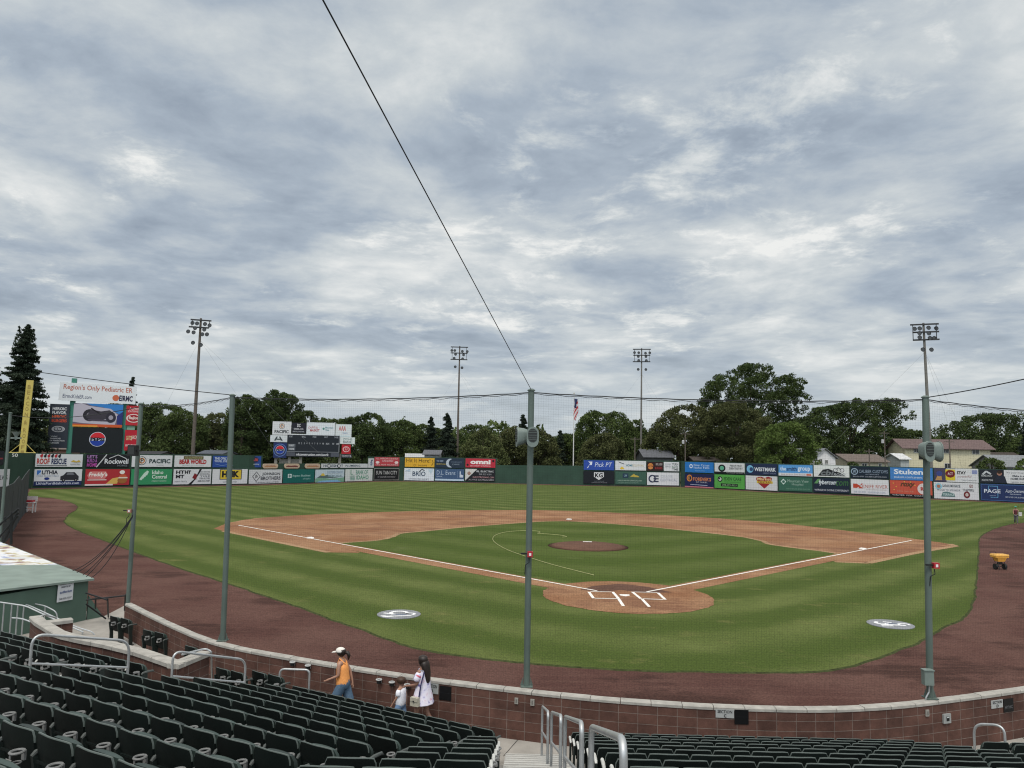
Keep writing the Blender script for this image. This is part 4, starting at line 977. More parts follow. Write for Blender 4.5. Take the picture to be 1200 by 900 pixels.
def freddys(A): A.poly([(.04, .62), (.1, .85), (.45, .85), (.5, .62), (.42, .38), (.08, .38)], (200, 120, 118)); A.text("Freddy's", .07, .48, .47, .80, (232, 225, 220), .03, .15); A.line([(.05, .34), (.47, .34)], .05, (220, 205, 200)); A.poly([(.45, .06), (.60, .42), (.75, .5), (.72, .1)], (206, 170, 90)); A.disc(.83, .30, .2, (150, 96, 50), 1.4); A.disc(.84, .5, .18, (190, 90, 60), 1.3, a0=0, a1=180); A.rect(.74, .42, .95, .5, (215, 205, 190)); A.disc(.82, .8, .12, (225, 220, 215), 1.3); A.rect(0, 0, .62, .09, (214, 205, 205))
def idaho(A):
    for k in range(4): A.poly([(.2+.045*k, .35+.1*k), (.245+.045*k, .28+.1*k), (.36+.02*k, .62+.07*k), (.31+.02*k, .75+.05*k)], (190, 214, 200))
    A.text('Idaho', .5, .66, .78, .9, (206, 224, 212)); A.text('Central', .5, .38, .87, .62, (206, 224, 212)); A.text('CREDIT UNION', .5, .18, .86, .27, (180, 208, 192), 0)
def htmt(A): A.text('HT', .06, .68, .28, .90, BLK, .05); A.text('MT', .06, .40, .28, .62, BLK, .05); A.text('HT', .29, .68, .45, .9, BLK, .06); A.poly([(.40, .02), (.58, .42), (.68, .98), (.74, .98), (.60, .40), (.48, .02)], BLK); A.poly([(.49, .42), (.6, .3), (.62, .62), (.55, .72)], (120, 34, 38)); A.text('HEAVY TRUCK', .04, .15, .36, .24, GRY, 0); [A.text(s, .69, y, .97, y+.09, (80, 84, 92), 0) for s, y in (('TOW RECOVER', .76), ('DIESEL', .62), ('TIRE', .48), ('FRAME', .34))]; A.text('208-555-7287', .64, .17, .97, .27, (70, 74, 84))
def hhk(A): A.rect(.2, .3, .83, .97, BLK); A.rect(.22, .34, .81, .93, (206, 180, 60)); A.text('HHK', .26, .44, .76, .86, BLK, .07); A.text('CONSTRUCTION', .3, .1, .7, .2, GRY, 0)
def johnson(A): A.poly([(.09, .5), (.21, .86), (.33, .5), (.21, .14)], BLK); A.poly([(.11, .5), (.21, .8), (.31, .5), (.21, .2)], WHT); A.text('jb', .17, .38, .25, .64, BLK); A.text('JOHNSON', .38, .54, .93, .78, (48, 52, 62)); A.text('BROTHERS', .34, .26, .95, .5, (48, 52, 62)); A.text('PLANING MILL LUMBER', .2, .06, .9, .14, GRY, 0)
def regence(A): A.rect(.14, .38, .26, .66, (205, 220, 220)); A.text('+', .16, .42, .24, .62, (20, 90, 88), .05); A.text('Regence BlueShield', .29, .42, .86, .6, (170, 206, 202), .01); A.text('of Idaho', .62, .24, .87, .36, (150, 190, 186), 0)
def mountain(A): A.poly([(0, 0), (0, .3), (.2, .38), (.5, .25), (1, .35), (1, 0)], (120, 165, 140)); A.poly([(.05, .35), (.22, .62), (.3, .5), (.42, .6), (.6, .38), (.9, .42), (.6, .30)], (90, 110, 110)); A.disc(.25, .5, .2, (214, 186, 80), 1, a0=0, a1=180); A.text('EASTERN IDAHO', .4, .68, .95, .88, (150, 170, 190)); A.text('MEMORIAL', .42, .40, .95, .58, (140, 165, 175)); A.poly([(.02, 0), (.9, 0), (.75, .16), (.2, .12)], (130, 178, 214))
def bankid(A): A.text('L', .18, .55, .26, .92, (70, 140, 110)); A.text('BANK OF', .38, .55, .82, .9, (96, 150, 130)); A.text('IDAHO', .40, .14, .85, .48, (80, 150, 120)); [A.line([(.17, y), (.34, y)], .05, (110, 160, 140)) for y in (.44, .34, .24, .14)]
def suntan(A): A.text('SUN TAN CITY', .08, .48, .92, .78, (190, 190, 190), 0); A.text('or yourself even better', .15, .2, .85, .36, (170, 170, 172), 0)
def holeshot(A): A.text('HOLESHOT', .04, .2, .45, .8, (44, 60, 84), .02); A.text('PLUMBING', .50, .25, .83, .75, (70, 84, 104), .01); A.ring(.155, .5, .48, (40, 44, 52), WHT, .7); A.ring(.36, .5, .48, (40, 44, 52), WHT, .7)
def redsm(A): A.text('ALL AMERICAN CAR WASH', .06, .74, .94, .92, (224, 190, 192), .0); A.text('SUPER EXPRESS', .3, .48, .75, .66, (226, 198, 200), .0); A.disc(.12, .42, .14, (225, 205, 205), 1.6); A.disc(.88, .42, .14, (225, 205, 205), 1.6); A.text('CALL NOW  MECHANICS', .05, .10, .95, .24, (226, 200, 200), 0)
def hitit(A): A.text('Hit It Here!', .05, .50, .86, .92, (60, 52, 24), .0); A.text('TAILGATE', .45, .1, .75, .25, (90, 76, 30)); A.ring(.33, .2, .12, (90, 76, 30), (206, 160, 50)); A.line([(.93, .8), (.96, .5), (.91, .2)], .06, (90, 76, 30))
def navyc(A): A.text('THE NEW', .04, .62, .28, .76, (150, 165, 190)); A.text('standard is here', .04, .34, .36, .46, (190, 170, 80)); A.disc(.52, .5, .44, (176, 186, 200), 1); A.disc(.60, .5, .40, (34, 48, 66), 1); A.text('COMMUNITY', .56, .52, .92, .66, (110, 125, 146), 0); A.text('CARE', .58, .32, .84, .44, (130, 145, 160), 0)
def omni(A): A.text('omni', .16, .38, .84, .86, (228, 222, 222), .05); A.text('SECURITY SYSTEMS', .16, .12, .84, .26, (230, 190, 196), 0); A.disc(.07, .3, .12, BLK); A.disc(.93, .75, .12, BLK)
def brio(A): A.text('BRIO', .28, .36, .72, .74, (44, 66, 90), .02); A.line([(.5, .7), (.6, .92), (.68, .8)], .07, (40, 44, 60)); A.text('KITCHENS AND CABINETS', .16, .08, .84, .18, (80, 90, 104), 0); A.poly([(.02, .75), (.2, .95), (.2, .7)], (170, 190, 206)); A.poly([(.8, .9), (.97, .95), (.9, .55)], (176, 196, 208))
def evans(A): A.text('D.L. Evans', .06, .5, .70, .84, (170, 186, 206), .0); A.text('BANK', .06, .3, .26, .4, (170, 186, 206), 0); A.line([(.78, .25), (.78, .85)], .02, (120, 140, 170)); A.poly([(.85, .3), (.85, .8), (.89, .8), (.89, .55), (.97, .48), (.97, .3)], (190, 200, 214)); A.rect(0, .02, 1, .16, (176, 196, 214))
def rlel(A): A.poly([(0, .03), (0, .97), (.4, .97)], (196, 196, 194)); A.poly([(.06, .62), (.13, .8), (.2, .62), (.13, .44)], (150, 120, 110)); A.text('RL ELECTRIC', .38, .72, .96, .86, (190, 192, 196), .02); A.text('208 525 4281', .46, .5, .88, .62, (160, 162, 168), .0); A.text('RLELECTRICIDAHO.COM', .26, .26, .97, .38, (196, 150, 154), 0); A.text('ALL YOUR ELECTRICAL NEEDS', .12, .06, .97, .17, (180, 182, 188), 0)
def pickpt(A): A.poly([(.10, .2), (.14, .2), (.18, .5), (.26, .5), (.28, .85), (.14, .85), (.2, .7), (.2, .6)], (214, 220, 235)); A.text('Pick PT', .36, .34, .90, .78, (206, 214, 232), .0, .2)
def kg(A): A.poly([(.34, .9), (.66, .9), (.66, .55), (.5, .3), (.34, .55)], (206, 208, 212)); A.text('KG', .37, .5, .63, .84, BLK, .04); A.text('KG TAYLOR', .36, .16, .66, .24, GRY, 0); A.text('CONSTRUCTION & EXCAVATION', .26, .06, .76, .13, (140, 142, 148), 0)
def whitey(A): A.poly([(.1, .88), (.28, .7), (.3, .62), (.14, .76)], (40, 44, 58)); A.poly([(.14, .2), (.22, .4), (.3, .15), (.2, .08)], (214, 180, 60)); A.text('HOME', .35, .42, .56, .62, (60, 120, 140)); A.text('SOLUTIONS', .56, .42, .92, .62, (200, 190, 160)); 
def greenl(A): A.rect(.24, .52, .42, .84, (30, 48, 74)); A.text('LM', .28, .6, .38, .76, (120, 150, 160)); A.poly([(.48, .6), (.6, .82), (.66, .72), (.76, .66), (.78, .56)], (180, 160, 70)); A.text('LANDSCAPE AND SPRINKLERS CARE', .08, .26, .86, .36, (160, 180, 168), 0); A.text('THE GREEN ADVANTAGE COMMUNITY', .1, .1, .76, .18, (130, 156, 142), 0)
def burger(A): A.disc(.22, .55, .30, (190, 120, 60), 1.0); A.rect(.06, .44, .40, .56, (120, 60, 40)); A.disc(.22, .34, .16, (196, 130, 70), 1.6); A.text('BIG JUDS', .55, .55, .95, .85, (170, 160, 158)); A.text('BURGERS', .5, .2, .95, .45, (150, 50, 50))
def wsm(A): A.text('SUMMER', .08, .66, .46, .82, GRY, 0); A.text('SERIES', .08, .42, .46, .58, GRY, 0); A.text('TURN', .54, .62, .94, .88, (80, 90, 90)); A.text('BACK', .54, .34, .94, .58, (100, 120, 110)); A.text('TIME', .54, .1, .94, .3, (80, 90, 90))
def ce(A): A.ring(.16, .5, .30, (50, 56, 80), WHT, .6); A.rect(.16, .3, .2, .7, WHT); [A.rect(.2, y, .36, y+.1, (44, 50, 72)) for y in (.24, .45, .66)]; A.text('CRANE', .42, .62, .8, .8, (190, 194, 202)); A.text('ELECTRICAL', .42, .32, .94, .52, (160, 166, 180), .0)
def bluecu(A): A.ring(.22, .6, .2, (205, 220, 240), (40, 110, 190), .5); A.text('Blue Cross', .32, .62, .86, .82, (200, 216, 238), 0); A.text('Idaho Falls', .32, .38, .86, .58, (200, 216, 238), 0); A.text('IDAHO.ORG', .36, .14, .7, .22, (150, 190, 226), 0)
def ped(A): A.rect(0, .0, 1, .16, BLK); A.disc(.25, .5, .34, BLK, 1.2); A.disc(.25, .5, .2, (96, 170, 140), 1.2); A.text('PEDIATRIC', .52, .66, .92, .82, (96, 98, 104)); A.text('DENTISTRY', .5, .40, .95, .58, (90, 92, 98)); A.text('YOUR SMILES ARE OUR PRIORITY', .4, .04, .96, .12, (180, 180, 182), 0)
def westm(A): A.disc(.14, .52, .34, (120, 180, 216)); A.disc(.18, .5, .18, (46, 70, 110)); A.text('WESTMARK', .28, .34, .96, .68, (214, 220, 230), .03); A.text('CREDIT UNION', .56, .12, .95, .24, (130, 140, 165), 0)
def smith(A): A.rect(0, 0, 1, .26, (205, 208, 214)); A.text('the', .05, .46, .22, .82, (206, 220, 236)); A.text('smith', .24, .46, .54, .82, (40, 60, 100)); A.text('group', .57, .36, .93, .78, (206, 220, 236)); A.text('REAL ESTATE TEAM KELLER', .08, .08, .8, .18, (150, 110, 104), 0); A.rect(.82, .06, .96, .20, (190, 96, 70))
def cbi(A): A.poly([(.12, .1), (.26, .62), (.42, .7), (.60, .5), (.74, .4), (.9, .1)], BLK); A.text('cbi', .18, .14, .54, .60, (110, 116, 120), .03, .3); A.text('ROAD', .56, .12, .88, .34, (150, 156, 160), .03, .3); A.ring(.62, .6, .17, BLK, WHT, .8); A.ring(.80, .6, .17, BLK, WHT, .8); A.line([(.62, .6), (.7, .82), (.78, .6)], .04, BLK)
def calib(A): A.ring(.1, .56, .28, (150, 170, 190), (22, 36, 52), .75); A.text('W', .06, .4, .14, .7, (150, 170, 190)); A.text('CALIBER CUSTOMS', .22, .46, .98, .72, (140, 156, 176), 0); A.text('INTERIORS', .4, .3, .75, .38, (150, 160, 176), 0); A.text('801-555-0707  CALIBERCUSTOMS.COM', .06, .1, .94, .2, (170, 176, 186), 0)
def stuk(A): A.text('Stukent', .09, .46, .88, .86, (214, 222, 234), .03); A.text('stukent.com/careers', .09, .16, .76, .34, (206, 216, 230), .0)
def stay(A): A.rect(0, 0, .28, 1, (70, 66, 90)); A.poly([(.02, .1), (.10, .6), (.16, .5), (.18, .12)], (180, 140, 90)); A.disc(.12, .6, .2, (60, 70, 130)); A.rect(.26, .12, .48, .92, (206, 186, 50)); A.disc(.37, .6, .28, (110, 30, 40), 1.1); A.text('ACT', .31, .5, .43, .7, (210, 190, 190), .02); A.rect(.48, 0, 1, 1, WHT); A.text('STAY', .52, .58, .73, .82, (40, 42, 50), .04); A.text('powerful', .53, .3, .83, .52, (150, 110, 110), 0, .3); A.poly([(.86, .9), (.98, .9), (.98, .62), (.86, .62)], (130, 140, 180)); A.text('TetonToyota.com', .62, .1, .96, .2, GRY, 0)
def realt(A): A.rect(.40, 0, .50, 1, (26, 30, 40)); A.line([(.06, .62), (.14, .86), (.24, .66)], .12, (190, 194, 200)); A.text('HOMES ON UP', .03, .46, .27, .60, (190, 194, 200)); A.text('REALTOR TEAM', .04, .14, .28, .28, (180, 184, 192)); A.rect(.52, .02, 1, .98, WHT); A.poly([(.32, .02), (.34, .5), (.39, .62), (.45, .62), (.54, .5), (.58, .02)], (34, 40, 56)); A.disc(.425, .72, .16, (150, 110, 96), 1.0); A.disc(.425, .82, .12, (50, 36, 30), 1.2); A.text("It's your move", .58, .72, .96, .86, (90, 92, 100), 0); A.text('Make it a', .7, .5, .94, .64, (70, 74, 84)); A.text('HOME RUN', .66, .28, .96, .44, (60, 64, 76)); A.text('realtor.com', .66, .08, .96, .18, (120, 124, 130), 0)
def navyk(A): A.rect(0, .0, 1, .07, (196, 120, 130)); A.disc(.17, .66, .25, (206, 130, 60), 1); A.disc(.17, .66, .17, NVY, 1); A.text('K', .13, .54, .2, .78, (206, 150, 80)); A.text("FOREVER'S", .3, .48, .92, .74, (206, 130, 84), .02); A.text('CUT YOUR BILL', .4, .34, .8, .43, (200, 200, 210), 0); A.line([(.2, .2), (.8, .17)], .04, (170, 180, 206))
def greenlawn(A): A.disc(.19, .66, .2, BLK); A.disc(.19, .66, .13, (190, 200, 190)); A.disc(.17, .70, .07, BLK); A.text('EDEN CARE', .32, .58, .9, .82, (50, 96, 50)); A.text('LAWN AND PEST', .34, .44, .88, .52, (56, 100, 56), 0); A.rect(.22, .16, .78, .36, BLK); A.text('208-555-9021', .26, .20, .74, .32, (150, 190, 140), 0)
def heart(A): A.poly([(.6, .12), (.42, .45), (.34, .75), (.36, .9), (.5, .94), (.6, .86), (.72, .95), (.84, .88), (.82, .6), (.74, .4)], (150, 40, 48)); A.rect(.36, .48, .86, .64, (206, 180, 70)); A.text('Market', .38, .68, .82, .88, (226, 200, 150), .02); A.text('CENTRAL', .4, .5, .82, .62, (130, 60, 50))
def mvh(A): A.poly([(.06, .66), (.145, .86), (.23, .66), (.145, .44)], (190, 210, 204)); A.disc(.145, .65, .1, (60, 100, 90)); A.text('Mountain View', .27, .62, .9, .82, (150, 176, 164), 0); A.text('Hospital', .4, .36, .74, .58, (150, 176, 164), 0); A.text('WHERE HEALING BEGINS MVH.COM', .22, .12, .93, .22, (110, 150, 128), 0)
def fyber(A): A.poly([(.02, .6), (.12, .9), (.2, .92), (.12, .6)], (90, 140, 90)); A.text('fybercom', .14, .46, .64, .86, (206, 214, 222), .02, .15); A.text('com', .62, .50, .96, .80, (60, 110, 60), .0, .15); A.text('WIRELESS DONE DIFFERENT', .03, .12, .98, .24, (196, 200, 210), 0)
def knife(A): A.poly([(.06, .4), (.06, .68), (.16, .68), (.26, .54), (.16, .4)], (180, 70, 50)); A.poly([(.2, .38), (.28, .7), (.34, .7), (.24, .54), (.34, .38)], (180, 70, 50)); A.text('KNIFE RIVER', .30, .42, .97, .64, (176, 96, 84), .0); A.text('AN MDU RESOURCES COMPANY', .4, .3, .95, .36, (170, 150, 146), 0); A.text('208-523-8002   KNIFERIVER.COM', .08, .1, .9, .2, (150, 160, 180), 0)
def redfood(A): A.rect(0, .0, 1, .14, (30, 24, 28)); A.text('WALTER  FOR  COACHES', .05, .03, .92, .11, (196, 196, 200), 0); A.text('roxy', .24, .52, .56, .84, (90, 60, 40), .04, .3); A.disc(.80, .5, .34, (210, 200, 200)); A.text('RU', .73, .38, .88, .62, (170, 60, 56), .04); A.text('PIZZA  CAFE  PUB', .18, .26, .56, .36, (200, 140, 120), 0); [A.disc(x, y, .03, (220, 190, 80)) for x, y in ((.08, .8), (.15, .6), (.5, .9), (.6, .7), (.1, .4), (.35, .9))]
def latham(A): A.disc(.11, .74, .18, (130, 186, 206)); A.disc(.11, .74, .1, (170, 110, 90)); A.text('SAFARI MONROE', .2, .7, .6, .86, (90, 100, 110)); A.text('PROUD TO SPONSOR', .07, .48, .6, .58, (90, 100, 114), .0); A.poly([(.16, .14), (.2, .4), (.3, .44), (.46, .34), (.48, .14)], (90, 120, 120)); A.text('TERRACE', .2, .2, .46, .34, (180, 200, 200)); A.text('GO', .8, .72, .88, .9, (130, 70, 66)); A.text('TRAPPERS', .66, .5, .9, .64, (70, 74, 84), 0, -.2); A.disc(.74, .3, .2, (110, 40, 44), .8); A.disc(.74, .3, .1, (190, 180, 176), .8)
def page(A): A.rect(.015, .03, .985, .97, (60, 90, 140)); A.rect(.025, .07, .975, .93, (34, 50, 92)); A.line([(.18, .5), (.18, .86), (.38, .86), (.38, .22), (.22, .22)], .03, (100, 160, 200)); A.text('PAGE', .08, .46, .44, .68, (206, 214, 226), .02); A.text('insurance', .2, .30, .34, .36, (150, 170, 200), 0); A.text('Auto-Owners', .54, .52, .94, .72, (206, 214, 226), .0, .2); A.text('INSURANCE', .64, .40, .88, .47, (190, 200, 216), 0); A.text('LIFE HOME CAR BUSINESS', .54, .22, .95, .30, (190, 200, 216), 0)
def blank(A): pass
B_ = [
 (41, 97, 532, 547.3, WHT, 'white board with red and navy roofer lettering, top left of the fence', roof_rescue),
 (100, 152, 532.3, 547.8, BLK, 'black board with house outline and purple words under the video screen', rockwell),
 (154, 202, 533.2, 547.3, WHT, 'white board with a round orange emblem and dark green capitals', pacific),
 (204, 247.5, 533.8, 547.4, WHT, 'white board with big red capitals under a brown plank', bear),
 (248.7, 306, 534.2, 547.8, (44, 76, 150), 'bright blue board with a yellow number sixty-five', blue65),
 (376, 431, 543.3, 548.3, WHT, 'long narrow white plumbing board with two dark rings', holeshot),
 (438.5, 468, 535.6, 546.5, (176, 66, 74), 'small faded red board above the black framed board', redsm),
 (39.3, 96, 549.5, 568.8, WHT, 'white board with a dark pickup truck and navy web address strip', lithia2),
 (99.3, 152, 549.5, 568.8, (168, 48, 54), 'red diner board with burger and fries', freddys),
 (153, 201.5, 549.4, 568, (52, 138, 92), 'bright green board with white striped state shape', idaho),
 (202.7, 247.4, 549.4, 567.6, WHT, 'white board crossed by a black and dark red slash', htmt),
 (248.4, 290, 549.5, 567.2, WHT, 'white board with black capitals on a yellow block', hhk),
 (291.4, 330.6, 550, 566.7, WHT, 'white board with black diamond monogram', johnson),
 (331.4, 368.3, 549.8, 566.3, (24, 98, 92), 'teal board with small white plus logo', regence),
 (369, 403.3, 550, 565.3, (190, 206, 216), 'pale blue board with mountains and yellow sun', mountain),
 (404.2, 436.4, 549.5, 564.3, (208, 214, 212), 'white board with thin green bank lettering', bankid),
 (437.7, 467.7, 548.5, 563, (20, 21, 24), 'black board with thin grey frame and thin capitals', suntan),
 (474.3, 509.4, 536.4, 547.4, (206, 160, 50), 'yellow target board inviting batters to hit it', hitit),
 (510, 544.3, 536.8, 548.5, (34, 48, 66), 'dark slate board with a pale crescent, centre field', navyc),
 (545.4, 580.8, 537.3, 548.1, (176, 44, 62), 'crimson board with large rounded white letters', omni),
 (473.5, 508.9, 548.6, 563.2, (206, 214, 222), 'white board with navy capitals under the yellow target board', brio),
 (509.6, 544.1, 549.3, 563.6, (60, 84, 118), 'slate blue bank board with pale bottom strip', evans),
 (545, 580.3, 549.3, 563.9, BLK, 'black electrician board with a white triangle corner', rlel),
 (683.8, 720, 539.3, 551, (44, 74, 160), 'royal blue board with slanted white lettering beside the green wall', pickpt),
 (720.7, 757.2, 539.9, 551.3, WHT, 'white board with black bird and yellow flame, right of centre', whitey),
 (757.9, 777, 541.1, 552, (44, 26, 26), 'small dark board showing a burger', burger),
 (777.7, 795.8, 541.3, 552.3, WHT, 'small white board with grey stacked words beside the burger board', wsm),
 (683.4, 720, 552, 567, (22, 26, 34), 'black board with white shield emblem', kg),
 (720.7, 757.2, 552.4, 568, (56, 88, 76), 'dull green board with navy square and gold leaf shape', greenl),
 (757.9, 795.8, 553.5, 568.8, WHT, 'white board with large dark letter symbols, right of the dull green board', ce),
 (802.7, 836.6, 541.5, 554, (42, 116, 190), 'sky blue board with small white lettering, start of right fence', bluecu),
 (837.4, 873, 542.5, 555, WHT, 'white board with round black and green badge and black base strip', ped),
 (874, 911.3, 543.5, 556.8, (34, 46, 76), 'navy board with pale blue globe and wide white capitals', westm),
 (912.2, 952.6, 544.7, 557.8, (84, 146, 206), 'light blue board with white bottom strip', smith),
 (953.4, 995.6, 545.2, 559.2, (208, 212, 212), 'white board with a black bicycle drawing', cbi),
 (996.8, 1041.8, 546.7, 560.8, (22, 36, 52), 'dark navy board with round crest and thin capitals', calib),
 (1043, 1093.4, 548, 563, (66, 124, 190), 'blue board with wide white futuristic lettering behind the right pole', stuk),
 (1094.6, 1147, 549, 565, WHT, 'white board with a yellow square and dark red disc', stay),
 (1148, 1204, 550.5, 566.5, (34, 38, 48), 'dark board with a man in dark jacket, top right', realt),
 (802.5, 836.6, 555.2, 571.5, (28, 38, 78), 'navy board with orange ring and thin red bottom strip', navyk),
 (837.3, 873, 556.2, 572.7, (86, 160, 76), 'grass green lawn care board with black strip', greenlawn),
 (873.8, 911.4, 557.5, 574.5, WHT, 'white board with dark red heart and yellow ribbon', heart),
 (912.4, 952, 559, 575.8, (52, 96, 80), 'muted green hospital board with pale diamond', mvh),
 (953, 995.8, 560, 577.7, (24, 36, 54), 'dark navy board with slanted white and green lettering', fyber),
 (997, 1041.9, 561.6, 579.5, (208, 210, 214), 'white board with orange red arrow logo', knife),
 (1042.8, 1093, 563, 582, (188, 84, 66), 'orange red pizza board with white disc behind the right pole', redfood),
 (1094.3, 1147.4, 565.3, 586, WHT, 'white board with grey lettering and a small dark red ball figure', latham),
 (1148.8, 1204, 567.2, 588, (34, 50, 92), 'dark blue insurance board at the right picture edge', page),
 (-6, 10.5, 549.5, 570.5, WHT, 'white board at the left picture edge behind the mesh fence', lambda A: A.text('ALVES.', .1, .4, .9, .65, (50, 52, 60))),
 (-6, 4, 528, 545, (34, 36, 44), 'dark board at the left picture edge above the white one', lambda A: A.rect(.1, .4, .9, .5, (150, 60, 70))),
]
FRAMED = ('black board with thin grey frame and thin capitals',)
for x0, x1, yt, yb, col, lb, art in B_: board(x0, x1, yt, yb, col, lb, art, border=(150, 150, 146) if lb in FRAMED else None)
board(431.5, 438, 537, 548.3, WHT, 'short upright white board with a tap drawing beside the plumbing board', lambda A: (A.ring(.5, .45, .2, (60, 110, 160), WHT), A.line([(.5, .3), (.5, .8), (.8, .8)], .1, (60, 80, 110))))
for x0, x1, lb in ((307.5, 325.5, 'tan hot dog bun shaped board nearest the blue board'), (332.8, 350.8, 'middle hot dog bun shaped board with dark filling'), (357, 375, 'tan hot dog bun shaped board nearest the plumbing board')):
    l, r_ = onfence(x0, 546), onfence(x1, 546); w = float(np.linalg.norm((r_-l)[:2])); c = (l+r_)/2; rz = math.atan2((r_-l)[1], (r_-l)[0]); n_ = np.array([math.sin(rz), -math.cos(rz)])
    zt = onfence((x0+x1)/2, 543.3)[2]; zb = onfence((x0+x1)/2, 548.9)[2]; h = zt-zb; root = thing('bun_shaped_board', lb, 'sign', (c[0]+n_[0]*.05, c[1]+n_[1]*.05, zb), rz, 'bun shaped boards')
    P = [(x, z+h/2) for z, x in capsule(h, w, 8)]; n = len(P)
    MB().add([(x, -.05, z) for x, z in P]+[(x, .05, z) for x, z in P], [tuple(range(n)), tuple(reversed(range(n, 2*n)))]+[(i, (i+1) % n, n+(i+1) % n, n+i) for i in range(n)]).build('panel', flat((196, 172, 150)), root)
    A = Art(w, h, -.055); A.line([(.12, .4), (.88, .4)], .24, (110, 60, 56) if 'middle' in lb else (176, 130, 96)); A.text('HOT DOGS', .2, .5, .8, .72, (150, 60, 60), 0); A.build(root, 'filling')

# distance mark on the fence
c = onfence(16, 535.5); root = thing('distance_number', 'pale distance number painted beside the yellow pole', 'number', (c[0], c[1]-.1, c[2]), .8); A = Art(1.1, .5, 0); A.text('350', 0, 0, 1, 1, (200, 204, 200)); A.build(root, 'digits')

# ------------------------------------------------------------------ video board and scoreboard
def frame_at(px, py_ground_dist, rz=0): pass
def vert_frame(px, dist, rz):
    """plan origin at a sight-line azimuth and forward distance; returns point + function pixel->(x,z) on that vertical plane"""
    p0 = at(px, 530, dist)[:2]; e = np.array([math.cos(rz), math.sin(rz)])
    def f(x, y):
        d = ray(x, y); M_ = np.array([[d[0], -e[0]], [d[1], -e[1]]]); t, s = np.linalg.solve(M_, p0-C2); return float(s), float(CAM[2]+d[2]*t)
    return p0, f
def hang(root, f, x0, x1, yt, yb, col, y, name='panel', th=.1, art=None, lname='lettering'):
    a, _ = f(x0, (yt+yb)/2); b, _ = f(x1, (yt+yb)/2); _, zt = f((x0+x1)/2, yt); _, zb = f((x0+x1)/2, yb); w = b-a; h = zt-zb
    o = MB().box((0, 0, h/2), (w, th, h)).build(name, flat(col) if isinstance(col, tuple) else col, root); o.location = ((a+b)/2, y, zb)
    if art:
        A = Art(w, h, -th/2-.004); art(A); A.build(o, lname)
    return o
rz = math.atan2((FW[2]-FW[1])[1], (FW[2]-FW[1])[0])*.0+R(22)
p0, f = vert_frame(113, 128, rz)
vb = thing('video_board', 'tall video board on green posts with side banners, left field', 'video board', (p0[0], p0[1], 0), rz)
VG = mat('board_green', (.045, .20, .15), .5, .35)
for x, yt in ((82.5, 443), (145, 470)):
    a, _ = f(x, 500); _, zt = f(x, yt); MB().box((a, .5, zt/2), (.75, .6, zt)).build('post', VG, vb)
hang(vb, f, 86, 144, 473.3, 500.5, (60, 60, 80), -.05, 'picture_panel', .3, lambda A: (
    A.rect(0, 0, 1, 1, (96, 90, 110)), A.poly([(.25, 1), (1, 1), (1, .5), (.8, .7), (.6, .85), (.35, .92)], (50, 120, 190)), A.poly([(0, .2), (0, .95), (.15, 1), (.3, .9), (.75, .8), (.9, .55), (.85, .1), (.2, .15)], (176, 172, 186)), A.poly([(.9, 0), (1, 0), (1, .7), (.88, .5)], (40, 50, 110)),
    A.rect(0, 0, 1, .12, (190, 84, 44)), A.rect(0, 0, .5, .07, (214, 140, 60)), A.disc(.33, .5, .26, (40, 38, 46), 1.0), A.disc(.33, .5, .12, (120, 116, 128), 1.0), A.poly([(.25, .4), (.35, .75), (.55, .68), (.72, .74), (.84, .6), (.75, .4), (.55, .3), (.35, .35)], (58, 54, 64)), A.line([(.3, .3), (.8, .28)], .07, (70, 64, 78)), A.disc(.76, .42, .22, (44, 42, 54), .9), A.disc(.76, .42, .1, (150, 146, 160), .9), A.line([(.35, .8), (.55, .55)], .05, (30, 28, 34))), 'picture')
def pepsi(A, cx=.5, cy=.55, r_=.27):
    A.disc(cx, cy, r_*1.08, (190, 196, 210)); A.disc(cx, cy, r_, (196, 40, 50), 1, a0=12, a1=168); A.disc(cx, cy, r_, (30, 60, 150), 1, a0=192, a1=348); k = A.h/A.w; A.text('PEPSI', cx-r_*.92*k, cy-.07, cx+r_*.92*k, cy+.07, (16, 20, 36), .05)
hang(vb, f, 84.5, 143.5, 501.5, 531, (20, 26, 30), -.05, 'screen', .3, pepsi, 'emblem')
hang(vb, f, 57, 80.3, 473.5, 525, (48, 54, 64), -.05, 'side_banner', .15, lambda A: (A.text('HEROIC', .14, .86, .86, .93, (208, 210, 214), .03), A.text('FLAVOR.', .14, .77, .86, .84, (208, 210, 214), .03), A.text('HEROIC', .14, .68, .86, .75, (206, 92, 56), .03), A.text('BURGERS', .14, .585, .9, .655, (196, 76, 50), .03), A.disc(.5, .43, .07, (170, 172, 178), 1.9), A.disc(.5, .43, .055, (48, 54, 64), 1.9), A.text('HERO', .26, .40, .74, .465, (176, 178, 184)), A.text('SUNNY', .12, .25, .5, .275, (200, 202, 206)), A.text('SANDWICHES', .12, .20, .66, .23, (200, 202, 206)), A.text('OF PERFECTION', .12, .15, .86, .18, (200, 202, 206)), A.text('BURGERS', .12, .10, .6, .13, (200, 202, 206))))
hang(vb, f, 147.8, 165, 475.5, 498.5, (176, 38, 50), -.05, 'side_banner', .15, lambda A: (A.text('Authentic', .2, .80, .95, .92, (220, 200, 200)), A.text('SOUTHWEST', .1, .66, .95, .76, (214, 190, 190)), A.disc(.52, .36, .22, (214, 200, 196), 1.5), A.disc(.52, .36, .18, (150, 34, 44), 1.5), A.text('Bajios', .2, .26, .86, .46, (220, 205, 200), .03)))
hang(vb, f, 146, 163.5, 504, 528, (170, 30, 46), -.05, 'side_banner', .15, lambda A: (A.text("GATOR", .1, .5, .5, .72, (196, 190, 140)), A.text("JACK'S", .45, .5, .95, .75, (206, 190, 180)), A.text('WELCOME', .06, .18, .86, .3, (214, 196, 196))))
